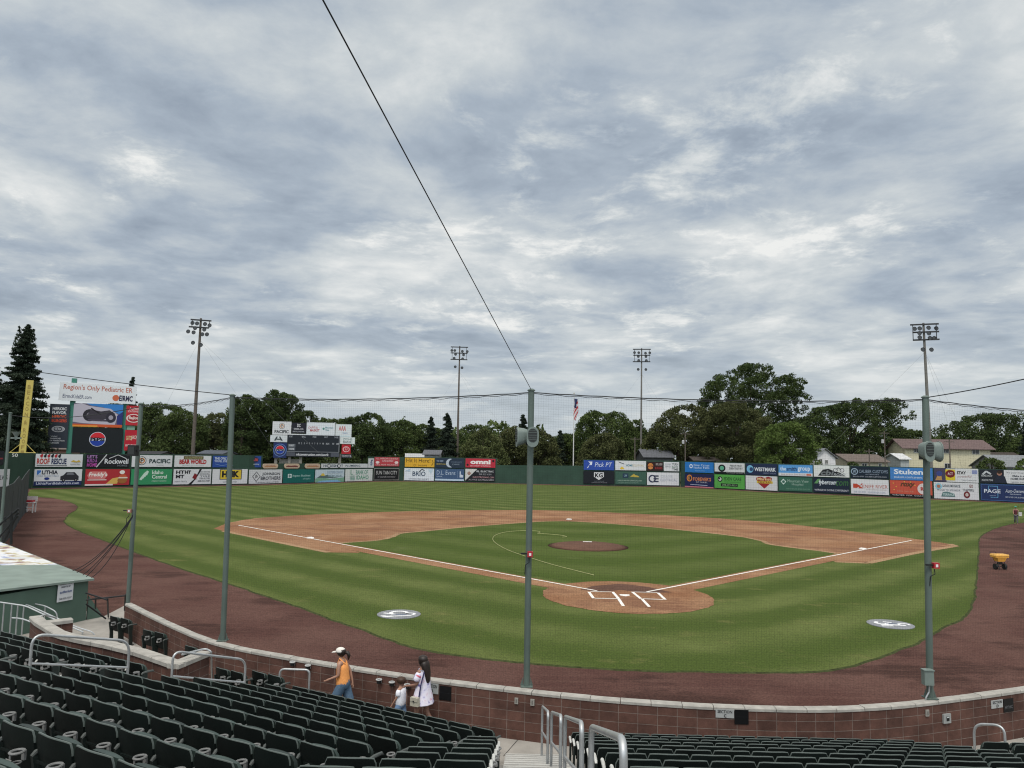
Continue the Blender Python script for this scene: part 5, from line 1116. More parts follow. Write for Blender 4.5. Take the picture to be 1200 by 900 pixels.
hang(vb, f, 148.5, 158, 498.7, 503.7, (120, 160, 140), .2, 'cross_member', .15)
bb = hang(vb, f, 69.3, 159.5, 450.6, 471.5, (214, 219, 224), -.2, 'top_banner', .15, lambda A: (A.text("Region's Only Pediatric ER", .05, .55, .95, .92, (176, 110, 94), .015), A.text('EirmcKidsER.com', .05, .15, .42, .36, (84, 90, 116), .01), A.text('EIRMC', .78, .14, .96, .46, (44, 44, 72), .04), A.disc(.735, .30, .17, (190, 100, 70))))
bb.rotation_euler = (0, R(1.2), 0)
# pale brick building beyond (under the left banner)
p0, f = vert_frame(366, 168, R(8))
sb = thing('scoreboard', 'dark scoreboard with white boards on top, left centre field', 'scoreboard', (p0[0], p0[1], 0), R(8))
SBK = (30, 36, 44)
hang(sb, f, 336.5, 398, 510, 535.5, SBK, 0, 'score_panel', .5, lambda A: (
    [A.text(c, x, .58, x+.012, .66, (170, 174, 180)) for c, x in zip('123456789', [.22+.05*k for k in range(9)])], A.text('10', .67, .58, .70, .66, (170, 174, 180)), A.text('RUN', .74, .58, .80, .66, (170, 174, 180)), A.text('HIT', .86, .58, .90, .66, (170, 174, 180)), A.text('ERR', .94, .58, .99, .66, (170, 174, 180)),
    [A.text(s, x, .88, x+.07, .96, (150, 156, 164)) for s, x in (('AT BAT', .03), ('BALL', .28), ('STRIKE', .48), ('OUT', .70), ('H/E', .90))], A.rect(.02, .44, .16, .58, (90, 96, 104)), A.text('GUEST', .04, .47, .14, .55, (196, 200, 206)), A.rect(.02, .28, .16, .42, (90, 96, 104)), A.text('HOME', .04, .31, .14, .39, (196, 200, 206)),
    A.rect(0, .22, 1, .245, (120, 124, 130)), A.rect(.0, .02, .16, .20, (76, 80, 90)), A.rect(.84, .02, 1, .20, (76, 80, 90)), A.text('mkconstruction.com/work', .18, .05, .80, .17, (206, 208, 214), .02), A.rect(.985, .22, 1, .98, (120, 124, 130))))
hang(sb, f, 319.5, 341.3, 494, 509.5, WHT, -.1, 'upper_board', .15, lambda A: (A.ring(.5, .66, .22, (96, 86, 74), WHT, .86), A.ring(.5, .66, .14, (190, 130, 70), WHT, .7), A.text('P', .47, .56, .54, .78, (60, 60, 50)), A.text('PACIFIC', .12, .12, .88, .36, (40, 50, 54), .03)))
hang(sb, f, 342, 358.7, 495.5, 507.5, (30, 32, 42), -.1, 'upper_board', .15, lambda A: (A.text('DC', .38, .58, .62, .9, (206, 208, 212), .02), A.text('DIESEL CO.', .16, .32, .84, .48, (190, 192, 198)), A.text('SERVICE REPAIR', .08, .08, .9, .2, (160, 164, 172))))
hang(sb, f, 359.3, 392.5, 495.3, 513, (208, 214, 220), -.1, 'upper_board', .15, lambda A: (A.text('CAPITAL', .05, .58, .4, .74, (170, 84, 80), .0, .2), A.text('MARKET', .12, .40, .44, .56, (170, 60, 60), .02, .2), A.disc(.6, .60, .07, (70, 130, 120)), A.text('Mountain', .66, .62, .94, .74, (110, 150, 160)), A.text('View', .66, .46, .8, .58, (110, 150, 160))))
hang(sb, f, 340.8, 359.2, 508.5, 512.5, (208, 212, 216), -.1, 'caption_strip', .15)
hang(sb, f, 393.2, 412, 497.3, 512.6, (206, 212, 216), -.1, 'upper_board', .15, lambda A: (A.text('AAA', .2, .5, .65, .88, (186, 80, 76), .02), A.text('insure', .45, .28, .75, .4, (130, 150, 180)), A.rect(.1, .06, .9, .14, (190, 210, 216))))
hang(sb, f, 316.8, 337, 510, 518, (200, 206, 210), -.1, 'side_board', .15, lambda A: (A.poly([(.22, .2), (.36, .8), (.44, .8), (.34, .2)], (56, 66, 70)), A.poly([(.62, .2), (.5, .8), (.58, .8), (.74, .2)], (56, 66, 70)), A.rect(.38, .3, .6, .5, (90, 100, 100))))
hang(sb, f, 320.5, 336, 518.5, 536.5, (32, 46, 92), -.1, 'side_board', .15, lambda A: (A.ring(.5, .5, .42, (90, 120, 180), (32, 46, 92), .9), pepsi(A, .5, .52, .26)))
hang(sb, f, 398.5, 416, 512.5, 520.3, (206, 214, 214), -.1, 'side_board', .15, lambda A: (A.text('ZIONS', .2, .54, .8, .86, (70, 96, 100), 0), A.text('BANK', .22, .12, .8, .46, (50, 66, 80), .0)))
hang(sb, f, 400.5, 411, 521, 532, (170, 34, 44), -.1, 'side_board', .15, lambda A: (A.ring(.5, .5, .30, (220, 190, 190), (170, 34, 44), .8, 1.2), A.ring(.5, .55, .16, (220, 190, 190), (170, 34, 44), .7, .8)))
hang(sb, f, 399.5, 412.5, 532.3, 536.5, (40, 44, 50), -.05, 'side_board', .15, lambda A: A.text('TOYOTA', .06, .2, .94, .8, (196, 198, 202), .0))
for x in (323, 339, 352, 398):
    a, _ = f(x, 535); _, zt = f(x, 535); MB().box((a, .5, zt/2+.3), (.6, .5, zt+.6)).build('post', mat('pale_post', (.22, .21, .19), .8, var=.2), sb)
a, zt = f(345, 536); MB().box((a-1.2, 1.2, zt/2-.2), (4.5, 1.0, zt-.4)).build('equipment_box', mat('pale_post', (.22, .21, .19)), sb)

# ------------------------------------------------------------------ light towers
def zline(p, py):
    lo, hi = -5, 120
    for _ in range(50):
        m_ = (lo+hi)/2
        if proj((p[0], p[1], m_))[1] > py: lo = m_
        else: hi = m_
    return lo
def light_tower(lb, px, dist, ytop, bw, rows, lean, m, lamps, sub=True, r0=.34):
    p = at(px, 530, dist)[:2]; zt = zline(p, ytop); ln = proj((p[0], p[1], zt))[0]
    dx = (lean-ln)*dist/F
    root = thing('floodlight_tower', lb, 'floodlight tower', (p[0], p[1], 0), group='floodlight towers round the field')
    ax = lambda z: dx*z/zt
    MB().tube([(0, 0, 0), (ax(zt*.5), 0, zt*.5), (dx, 0, zt)], [r0, r0*.78, r0*.5], 10).build('pole', m, root)
    k = dist/F
    yaw = math.atan2(-(p[0]-0), (p[1]-20))      # banks face the field
    yaw = max(-.35, min(.35, yaw*.6)); cs, sn = math.cos(yaw), math.sin(yaw)
    bar = MB()
    for (yy, xl, xr) in rows:
        z = zline(p, yy); bar.box((ax(z)+(xl+xr)/2*k*cs, -.3+(xl+xr)/2*k*sn, z), ((xr-xl)*k, .18, .26), yaw)
    for sx in (rows[0][1]*.82, rows[0][2]*.82): z1, z0 = zline(p, rows[0][0]), zline(p, rows[-1][0]); bar.box((ax(z1)+sx*k*cs, -.3+sx*k*sn, (z0+z1)/2), (.10, .10, z1-z0))
    bar.build('crossarm', DARKST, root)
    for (lx, ly) in lamps:
        z = zline(p, ly); g = MB(); cx = ax(z)+lx*k
        n = 12; vs = []
        for (r_, y, zz) in ((.10, .32, .1), (.24, .1, .03), (.37, -.2, -.06), (.39, -.27, -.08)):
            for q in range(n): a = 2*math.pi*q/n; vs.append((cx+r_*math.cos(a)*1.0, -.55+y, z+r_*math.sin(a)+zz))
        fs = [(j*n+q, j*n+(q+1) % n, (j+1)*n+(q+1) % n, (j+1)*n+q) for j in range(3) for q in range(n)]; g.add(vs, fs+[tuple(range(n))])
        o = g.build('floodlight', DARKST, root)
        ls = MB().add([(cx+.33*math.cos(2*math.pi*q/n), -.55-.22, z+.33*math.sin(2*math.pi*q/n)-.07) for q in range(n)], [tuple(range(n))]); l2 = ls.build('lens', mat('lamp_glass', (.05, .055, .06), .3, .4), o)
    if sub:
        za = zline(p, rows[-1][0]+14)
        for gx, gy in ((-20, 16), (15, 14), (24, 22)):
            MB().tube([(ax(za), 0, za), (gx, gy, .1)], .011, 4, cap=False).build('guy_wire', mat('guy_wire_grey', (.28, .29, .30), .5), root)
    return root
light_tower('leftmost floodlight tower, leaning timber pole', 226, 138, 373, 1, [(375.5, -10.5, 12.5), (384, -12, 10)], 235.5, WOODP, [(-7.5, 379), (-2, 379.5), (7.5, 380), (13, 381.5), (-4, 385), (-12, 389), (-5.5, 390), (7, 386.5), (5, 392), (10.5, 392), (-5.5, 402), (4, 404.5)], r0=.38)
light_tower('floodlight tower behind the yellow target board', 536, 205, 405.5, 1, [(407, -10.5, 10), (414, -10.5, 9.5), (421.5, -10.5, 9.5)], 538.8, WOODP, [(-9, 411), (-5.5, 411), (3.5, 411.8), (9.3, 412), (-4.5, 415.5), (5, 416), (-6, 420), (4, 420.5), (-4.5, 430), (3.5, 431)], r0=.34)
light_tower('floodlight tower right of the flagpole', 751, 205, 408, 1, [(409.5, -10.5, 10.5), (416.5, -10, 10), (424, -10.5, 10)], 752, mat('grey_pole', (.15, .145, .135), .7, var=.2), [(-9, 413.5), (-4, 413.5), (4, 414), (9, 413.5), (-4.5, 418), (4.5, 418), (-4, 422.5), (5, 422.5), (-4.5, 433), (4.5, 433)], r0=.32)
light_tower('rightmost floodlight tower rising behind the right net pole', 1091, 130, 378.5, 1, [(380.5, -15, 15), (389.5, -13, 15), (398.5, -13, 15)], 1082, mat('grey_pole', (.15, .145, .135)), [(-13.5, 386), (-7.5, 385.5), (3, 384.5), (12, 385), (-8, 391), (3, 391), (-8, 396), (4, 396.5), (9, 396.5), (-5, 410), (5, 410)], r0=.36)

# flagpole
p = at(672, 530, 178)[:2]; zt = zline(p, 461.5)
fp = thing('flagpole', 'tall white flagpole behind the centre field wall', 'flagpole', (p[0], p[1], 0)); MB().tube([(0, 0, 0), (-.0, 0, zt)], [.16, .07], 10).build('pole', mat('white_pole', (.6, .6, .6), .5), fp); MB().lathe([(.02, 0), (.14, .08), (.14, .2), (.02, .28)], 10, (0, 0, zt)).build('finial', mat('gold', (.5, .4, .15), .4, metal=.5), fp)
zf_ = zline(p, 467); hf = zf_-zline(p, 492); fl_ = thing('national_flag', 'limp striped red and white flag with dark blue canton on the flagpole', 'flag', (p[0]+.08, p[1], zf_-hf))
vs = []; nx, ny = 8, 26; mbf = MB()
for j in range(ny+1):
    for i in range(nx+1):
        u = i/nx; v = j/ny; dr_ = (1-v)*.5
        vs.append((-.1+1.5*u*(1-v*.45)*.8+.16*math.sin(v*7+u*4), .25*math.sin(u*9+v*5)*u, hf*(1-v)*(1-.0*u)-.25*u))
FL = [flat((176, 60, 66)), flat((206, 206, 210)), flat((44, 54, 92))]
for j in range(ny):
    for i in range(nx):
        a = j*(nx+1)+i; u = i/nx; v = j/ny; mi = 2 if (v < .42 and u < .65) else (0 if (int((v*9+u*4)) % 2 == 0) else 1)
        mbf.add([vs[a], vs[a+1], vs[a+nx+2], vs[a+nx+1]], [(3, 2, 1, 0)], mi)
mbf.build('cloth', FL, fl_, smooth=False)

# foul pole
p = at(25.5, 530, 112)[:2]; zt = zline(p, 445.5); YEL = mat('yellow_paint', (.46, .38, .10), .5, .3, var=.1, vscale=1)
fo = thing('foul_pole', 'tall yellow foul pole panel with a narrow stepped bracket', 'foul pole', (p[0], p[1], 0), .25)
MB().add([(-.52, -.06, 0), (.42, -.06, 0), (.82, -.06, zt), (-.12, -.06, zt), (-.52, .12, 0), (.42, .12, 0), (.82, .12, zt), (-.12, .12, zt)], [(0, 1, 2, 3), (5, 4, 7, 6), (1, 5, 6, 2), (4, 0, 3, 7), (3, 2, 6, 7), (0, 4, 5, 1)]).build('panel', YEL, fo)
zb1 = zline(p, 530.5); zb2_ = zline(p, 520)
MB().tube([(-1.7, 0, zb1), (1.9, 0, zb1)], .07, 6).tube([(-1.6, 0, zb1), (-.2, 0, zb2_)], .05, 6).tube([(1.8, 0, zb1), (.5, 0, zb2_)], .05, 6).build('bracket', YEL, fo)
mb = MB(); msg = 'BEACON & ROOFING CO'; zz0 = zt-1.0
for ch in msg:
    if ch == ' ': zz0 -= .35; continue
    vs, fs = text_geo(ch, .02); ax_ = min(v[0] for v in vs); bx_ = max(v[0] for v in vs); ay = min(v[1] for v in vs); by = max(v[1] for v in vs); cx = -.05+.4*zz0/zt
    mb.add([(cx-.22+(v[0]-ax_)/(bx_-ax_)*.44, -.075, zz0-.35+(v[1]-ay)/(by-ay)*.62) for v in vs], fs); zz0 -= .84
mb.build('lettering', flat((150, 130, 70)), fo)
r_ = thing('bullhorn_speaker', 'small pale horn speaker beside the yellow pole', 'speaker', tuple(at(19, 511, 37.5))); MB().lathe([(.05, 0), (.07, .2), (.2, .4), (.22, .42)], 12, (0, 0, -.2)).box((.0, .0, -.1), (.5, .1, .08)).build('horn', SPK, r_)

# left mesh fence along the bullpen
MESH = mat('dark_windscreen', (.050, .056, .058), .8, .15, var=.2, vscale=2)
lf = thing('screened_side_fence', 'tall dark mesh screened fence with ragged top at the left edge', 'fence', (0, 0, 0)); mb = MB()
fa_ = [on(18, 640, 0), on(33, 600, 0)]
base = [at(-15, 640, 36), at(4, 616, 42), at(20, 600, 52), at(32, 590, 66)]
top_ = [(-15, 566), (4, 572), (16, 566), (22, 558), (25, 563), (29, 556), (33, 550)]
bp = [(-15, 38), (4, 44), (16, 50), (22, 56), (25, 60), (29, 65), (33.5, 70)]
for (x, d), (x2, d2), (tx, ty), (tx2, ty2) in zip(bp, bp[1:], top_, top_[1:]):
    a = at(x, 560, d)[:2]; b = at(x2, 560, d2)[:2]; za = zline(a, ty); zb = zline(b, ty2); n_ = (b-a)/np.linalg.norm(b-a); n_ = np.array([n_[1], -n_[0]])*.05
    mb.add([(*a, 0), (*b, 0), (*b, zb), (*a, za), (*(a+n_), 0), (*(b+n_), 0), (*(b+n_), zb), (*(a+n_), za)], [(0, 1, 2, 3), (5, 4, 7, 6), (3, 2, 6, 7), (1, 5, 6, 2), (4, 0, 3, 7)])
mb.build('screen', MESH, lf)
mb = MB()
for (x, d) in bp:
    a = at(x, 560, d)[:2]; mb = MB(); mb.tube([(a[0]+.08, a[1]-.08, 0), (a[0]+.08, a[1]-.08, 3.1)], .04, 6); mb.build('post', DARKST, lf)
r_ = thing('field_gate', 'open black gate frame with diagonal braces at the track, left edge', 'gate', tuple(at(14, 640, 30))); o0 = at(14, 640, 30)
for pth in ([(13, 638), (13.5, 600)], [(22, 596), (-6, 620)], [(21, 604), (-6, 636)], [(21, 600), (4, 636)], [(6, 612), (5, 606)]):
    MB().tube([tuple(at(*q, 30)-o0) for q in pth], .05, 6).build('bar', BLACK, r_)
# white stool-chair at left edge
c = on(34.5, 600.5); r_ = thing('white_chair', 'white slatted chair with a red cushion at the far left of the track', 'chair', (c[0], c[1], 0), .2); WC = mat('white_plastic', (.62, .62, .62), .5)
for sx in (-.36, .36):
    for sy in (-.3, .3): MB().box((sx, sy, .45), (.09, .09, .9)).build('leg', WC, r_)
MB().box((0, 0, .93), (.9, .75, .08)).build('seat', WC, r_); MB().box((-.05, -.02, 1.05), (.7, .6, .16)).build('cushion', REDM, r_); MB().box((0, -.3, .5), (.8, .04, .1)).box((0, -.3, .25), (.8, .04, .08)).build('slat', WC, r_); MB().box((0, .36, 1.25), (.9, .06, .45)).build('backrest', WC, r_)
# spreader
c = on(1172, 667.5); r_ = thing('fertiliser_spreader', 'yellow push spreader on black wheels standing on the warning track', 'spreader', (c[0], c[1], 0), .1); YH = mat('spreader_yellow', (.72, .36, .06), .45, .4)
mb = MB(); mb.box((0, 0, .62), (.40, .30, .30), taper=1.55); mb.box((0, 0, .76), (.80, .46, .10)); o = mb.build('hopper', YH, r_); o.rotation_euler.z = R(45)*0
MB().box((0, 0, .845), (.84, .50, .09), taper=.93).build('lid', mat('spreader_lid', (.75, .42, .10), .5), r_)
for sx in (-.28, .28):
    w_ = MB(); n = 16; vs = [(sx+dx, .17*math.cos(2*math.pi*q/n), .18+.17*math.sin(2*math.pi*q/n)) for dx in (-.05, .05) for q in range(n)]; w_.add(vs, [tuple(range(n)), tuple(reversed(range(n, 2*n)))]+[(q, n+q, n+(q+1) % n, (q+1) % n) for q in range(n)]); w_.build('wheel', BLACK, r_)
MB().tube([(-.3, 0, .18), (.3, 0, .18)], .02, 6).tube([(-.2, -.1, .45), (-.2, -.25, .02)], .02, 6).tube([(.2, -.1, .45), (.2, -.25, .02)], .02, 6).tube([(-.2, .1, .4), (-.18, .55, .95), (.18, .55, .95), (.2, .1, .4)], .018, 6).box((0, 0, .36), (.2, .2, .12)).build('frame', BLACK, r_)

# ------------------------------------------------------------------ trees
def leaf_mat(name, c1, c2, scale=.35):
    m = bpy.data.materials.new(name); m.use_nodes = True; nt = m.node_tree; N = nt.nodes; L = nt.links; b = N['Principled BSDF']; g = N.new('ShaderNodeNewGeometry')
    n = N.new('ShaderNodeTexNoise'); n.inputs['Scale'].default_value = scale; n.inputs['Detail'].default_value = 6; n.inputs['Roughness'].default_value = .7; L.new(g.outputs['Position'], n.inputs['Vector'])
    mx = N.new('ShaderNodeMix'); mx.data_type = 'RGBA'; mr = N.new('ShaderNodeMapRange'); L.new(n.outputs['Fac'], mr.inputs[0]); mr.inputs[1].default_value = .35; mr.inputs[2].default_value = .65
    L.new(mr.outputs[0], mx.inputs[0]); mx.inputs[6].default_value = (*c1, 1); mx.inputs[7].default_value = (*c2, 1); L.new(mx.outputs[2], b.inputs['Base Color'])
    b.inputs['Roughness'].default_value = .75; b.inputs['Specular IOR Level'].default_value = .15
    tr = N.new('ShaderNodeBsdfTranslucent'); L.new(mx.outputs[2], tr.inputs[0]); ms = N.new('ShaderNodeMixShader'); ms.inputs[0].default_value = .2
    L.new(b.outputs[0], ms.inputs[1]); L.new(tr.outputs[0], ms.inputs[2]); L.new(ms.outputs[0], N['Material Output'].inputs[0]); return m
LM = {'dark': leaf_mat('dark_leaves', (.030, .050, .016), (.068, .096, .030)), 'olive': leaf_mat('olive_leaves', (.050, .062, .022), (.092, .100, .040)), 'mid': leaf_mat('mid_leaves', (.040, .064, .018), (.086, .118, .036)),
      'light': leaf_mat('light_leaves', (.065, .105, .022), (.11, .155, .042)), 'needle': leaf_mat('spruce_needles', (.018, .030, .020), (.040, .056, .036)), 'willow': leaf_mat('willow_leaves', (.070, .090, .030), (.10, .115, .045))}
BARK = mat('bark', (.055, .045, .035), .9, .1, var=.3, vscale=2)
nr = np.random.default_rng(5)
def leaves_mesh(name, pts, size, m, parent, stretch=1.0, droop=0.):
    n = len(pts); pts = np.asarray(pts, np.float32)
    d1 = nr.normal(size=(n, 3)); d1 /= np.linalg.norm(d1, axis=1)[:, None]; 
    if droop: d1[:, 2] -= droop; d1 /= np.linalg.norm(d1, axis=1)[:, None]
    d2 = nr.normal(size=(n, 3)); d2 -= d1*(d1*d2).sum(1)[:, None]; d2 /= np.linalg.norm(d2, axis=1)[:, None]
    s = size*(.55+.9*nr.random((n, 1))); a = d1*s*stretch; b = d2*s*.62
    V = np.empty((n, 4, 3), np.float32); V[:, 0] = pts-a; V[:, 1] = pts+b*.9-a*.1; V[:, 2] = pts+a; V[:, 3] = pts-b
    me = bpy.data.meshes.new(name); me.vertices.add(4*n); me.vertices.foreach_set('co', V.ravel()); me.loops.add(4*n); me.polygons.add(n)
    me.loops.foreach_set('vertex_index', np.arange(4*n, dtype=np.int32)); me.polygons.foreach_set('loop_start', np.arange(0, 4*n, 4, dtype=np.int32)); me.materials.append(m); me.update(calc_edges=True); me.validate()
    o = bpy.data.objects.new(name, me); COL.objects.link(o); o.parent = parent; return o
def tree(lb, px, ytop, hwpx, dist, kind, dens=1., skirt=.06, lobes=None, name='broadleaf_tree', asym=0., seed=None):
    p = at(px, 530, dist)[:2]; zt = zline(p, ytop); rw = hwpx*dist/F
    if seed is not None: globals()['nr'] = np.random.default_rng(seed)
    root = thing(name, lb, 'tree', (p[0], p[1], 0), group='trees beyond the outfield fence'); H = zt; cb = H*skirt; ch = H-cb
    nl = lobes or int(26+rw*2.6); Ls = []
    rl = max(.9, min(rw, ch)*.27)
    for i in range(nl):
        w = nr.random()**.95; ang = nr.random()*2*math.pi
        env = math.sin(math.pi*min(1, (w*.70+.28)))**.55                # broad dome envelope
        rr = math.sqrt(nr.random())*max(0, rw*env-rl*.55); Ls.append((rr*math.cos(ang)+asym*rw*w, rr*math.sin(ang)*.8, cb+rl*.6+w*(ch-rl*1.55), rl*(.6+.65*nr.random())))
    Ls.append((asym*rw, 0, H-rl*.8, rl*.8))
    leaf = max(.20, dist/F*1.25); P = []
    for (x, y, z, r_) in Ls:
        n = int(dens*34*(r_/leaf)**1.75/5.2)+40; d = nr.normal(size=(n, 3)); d /= np.linalg.norm(d, axis=1)[:, None]
        rad = r_*(.60+.46*nr.random((n, 1))**.7)
        bump = 1+.20*np.sin(d[:, :1]*5+x)*np.cos(d[:, 2:3]*6+z); q = d*rad*bump*np.array([1.08, 1, .82]); q += (x, y, z); P.append(q)
    P = np.concatenate(P); P = P[P[:, 2] > cb*.55]
    leaves_mesh('crown', P, leaf, LM[kind], root)
    mb = MB(); tr_ = max(.15, H*.022)
    mb.tube([(0, 0, 0), (.05*H*.1, 0, H*.3), (asym*rw*.4, 0, H*.55), (asym*rw*.8, .0, H*.82)], [tr_, tr_*.75, tr_*.45, tr_*.15], 7)
    for (x, y, z, r_) in Ls[:12]: mb.tube([(asym*rw*.2, 0, min(z*.6, H*.5)), (x*.55, y*.55, z*.85), (x, y, z+r_*.2)], [tr_*.4, tr_*.22, tr_*.06], 5, cap=False)
    mb.build('trunk', BARK, root)
    return root
def conifer(lb, px, ytop, hwpx, dist, kind='needle', dens=1., twin=False):
    p = at(px, 530, dist)[:2]; zt = zline(p, ytop); rw = hwpx*dist/F; root = thing('spruce_tree', lb, 'tree', (p[0], p[1], 0), group='trees beyond the outfield fence'); P = []; H = zt
    tips = [(0, 0, 1.)]+([(-.28*rw, .1, .985), (.22*rw, 0, .97)] if twin else []); mb = MB()
    nb = int(18*H/3*dens); 
    for b in range(nb):
        w = (b/nb)**.9; z = H*(.05+.95*w)*1.0; L_ = rw*(1-w)**.72*(.72+.42*nr.random())+.12*rw*(1-w)+.25; ang = nr.random()*2*math.pi; n = int((24+L_*26/max(.25, dist/F*1.1)*.42)*min(2, dens))
        t = nr.random(n)**.75; drp = .28+.2*nr.random(); up = .22
        x = np.cos(ang)*L_*t; y = np.sin(ang)*L_*t; zz = z-L_*drp*t+L_*up*t*t; sp = .21*L_*(1-t*.55)+.09
        q = np.stack([x+nr.normal(size=n)*sp*.6, y+nr.normal(size=n)*sp*.6, zz+nr.normal(size=n)*sp*.30-.1], 1); q = q[q[:, 2] > .3]; P.append(q)
        if b % 3 == 0: mb.tube([(0, 0, z), (x.max() if math.cos(ang) > 0 else x.min(), y.max() if math.sin(ang) > 0 else y.min(), z-L_*(drp-up))], [.05, .015], 4, cap=False)
    if twin:
        for tx, ty, f_ in tips:
            n = 220; t = nr.random(n); zz = H*f_-t*H*.16; rr = t*rw*.20; a = nr.random(n)*6.28; P.append(np.stack([tx+rr*np.cos(a)*nr.random(n)**.5, ty+rr*np.sin(a), zz], 1))
    leaves_mesh('crown', np.concatenate(P), max(.16, dist/F*.9), LM[kind], root, 1.35, .25); mb.tube([(0, 0, 0), (0, 0, H*.97)], [H*.02, .03], 7); mb.build('trunk', BARK, root); return root
conifer('tall dark spruce behind the yellow foul pole', 20, 380, 36, 122, dens=1.55, twin=True)
conifer('dark spruce at the left picture edge beside the tall one', -16, 418, 26, 128, dens=1.2)
conifer('small pointed spruce behind the video board', 150, 441, 13, 190, dens=.9)
def tree_sky(lb, dist, kind, sky, dens=1., bottom=548, rmin=3.2, rmax=7.5, name='broadleaf_tree', gaps=0.):
    """broadleaf tree whose crown follows the outline seen from the stands; lobes have real depth"""
    global nr
    x0, x1 = sky[0][0], sky[-1][0]; px = (x0+x1)/2; k = dist/F; p = at(px, 530, dist)[:2]; r3 = np.array([cr[0], cr[1]])/math.hypot(cr[0], cr[1]); f3 = np.array([cf[0], cf[1]])/math.hypot(cf[0], cf[1])
    xs = np.array([q[0] for q in sky]); ys = np.array([q[1] for q in sky]); yt = float(ys.min()); H = zline(p, yt)
    root = thing(name, lb, 'tree', (p[0], p[1], 0), group='trees beyond the outfield fence'); Ls = []; W = (x1-x0)*k
    def P3(x, y, off):
        lx = (x-px)*k; z = zline(p, y); q = r3*lx+f3*off; return (q[0], q[1], z)
    def topy(x): return float(np.interp(x, xs, ys))
    L_ = float(np.hypot(np.diff(xs), np.diff(ys)).sum()); n1 = int(L_/2.3)
    seg = np.concatenate([[0], np.cumsum(np.hypot(np.diff(xs), np.diff(ys)))])
    for i in range(n1):
        u = (i+nr.random()*.8)/n1*L_; x = float(np.interp(u, seg, xs)); y = float(np.interp(u, seg, ys)); r_ = rmin*(.7+.8*nr.random()); xin = x+(px-x)*.06
        Ls.append((*P3(xin, y+r_*.85, nr.normal()*W*.14), r_*k))
    n2 = int((x1-x0)*(bottom-yt)/42)
    for i in range(n2):
        x = x0+(x1-x0)*(.04+.92*nr.random()); t = topy(x); r_ = rmax*(.55+.65*nr.random()); y = t+r_*.9+(bottom-t-r_)*nr.random()**1.1
        e = math.sqrt(max(0, 1-((x-px)/(x1-x0)*2)**2)); Ls.append((*P3(x, y, (nr.random()*2-1)*W*.42*e), r_*k))
    leaf = max(.2, k*1.05); P = []
    for (x, y, z, r_) in Ls:
        if z < .3: continue
        n = int(dens*30*(r_/leaf)**1.8/4.2)+16; d = nr.normal(size=(n, 3)); d /= np.linalg.norm(d, axis=1)[:, None]
        rad = r_*(.45+.62*nr.random((n, 1))**.75); q = d*rad*np.array([1.12, 1.12, .86])+np.array((x, y, z)); P.append(q)
    P = np.concatenate(P); P = P[P[:, 2] > .3]
    leaves_mesh('crown', P, leaf, LM[kind], root)
    mb = MB(); tr_ = max(.2, H*.022); mb.tube([(0, 0, 0), (.1, 0, H*.25), (-.1, 0, H*.5), (.15, 0, H*.8)], [tr_, tr_*.8, tr_*.5, tr_*.15], 7)
    for (x, y, z, r_) in Ls[::max(1, len(Ls)//14)]:
        if z > H*.25: mb.tube([(0, 0, min(z*.55, H*.45)), (x*.5, y*.5, z*.8), (x, y, z)], [tr_*.45, tr_*.25, tr_*.07], 5, cap=False)
    mb.build('trunk', BARK, root); return root
K = tree_sky
K('olive tree beside the tall spruce, left of the side banner', 165, 'olive', [(40, 520), (46, 506), (54, 500), (64, 502), (76, 506), (84, 520)])
K('low dark tree behind the video board', 215, 'mid', [(84, 500), (92, 480), (104, 473), (120, 475), (134, 472), (150, 474), (163, 478), (170, 492)])
K('broad dark tree just right of the video board', 190, 'mid', [(160, 500), (165, 480), (172, 476), (186, 472), (198, 475), (208, 477), (222, 483), (236, 492), (240, 505)], 1.1)
K('olive tree behind the leftmost floodlight tower', 205, 'olive', [(226, 505), (234, 492), (246, 484), (256, 483), (266, 488), (274, 500)])
K('dark leafy tree behind the second net pole', 178, 'dark', [(262, 510), (265, 492), (271, 480), (274, 468), (282, 462), (292, 463), (299, 470), (303, 484)], 1.1)
K('highest dark tree above the scoreboard', 182, 'dark', [(292, 500), (297, 480), (304, 467), (313, 464), (320, 456.5), (329, 460), (341, 462), (346, 468), (350, 479), (353, 492)], 1.15)
K('dark tree with open edge at the right of the scoreboard top', 190, 'dark', [(345, 500), (350, 482), (360, 480), (367, 486), (370, 498), (372, 515)], .9)
K('low tree behind the right end of the scoreboard', 235, 'mid', [(360, 508), (368, 494), (378, 490), (388, 491), (398, 490), (410, 493), (416, 505)])
K('dark round tree left of the yellow target board', 200, 'dark', [(392, 512), (398, 496), (406, 489), (418, 488), (430, 484), (438, 483), (446, 489), (452, 498), (456, 512)], 1.1)
K('medium green tree right of the dark round tree', 208, 'mid', [(446, 510), (451, 497), (462, 493), (474, 492), (484, 495), (492, 503)])
K('green tree behind the yellow target board', 218, 'mid', [(480, 514), (486, 500), (495, 497), (506, 500), (518, 503), (530, 508), (538, 520)])
conifer('dark pointed conifer beside the second floodlight tower', 523, 484, 16, 200, dens=1.3); conifer('shorter conifer left of the second floodlight tower', 504, 488, 12, 210, dens=1.2)
K('dark tree behind the willow', 232, 'mid', [(532, 516), (538, 503), (548, 498), (560, 497), (570, 500), (578, 507), (584, 518)])
K('pale green willow behind centre field', 190, 'willow', [(541, 536), (545, 522), (552, 511), (560, 504), (568, 501), (577, 508), (586, 519), (592, 536)])
K('olive tree left of the central net pole', 200, 'olive', [(578, 522), (586, 509), (595, 502), (604, 499), (613, 503), (619, 512)])
conifer('pointed conifer behind the central net pole', 612, 485.5, 15, 215, dens=1.3)
K('low olive trees right of the central net pole', 210, 'olive', [(612, 516), (618, 504), (628, 501), (636, 505), (646, 510), (652, 520)])
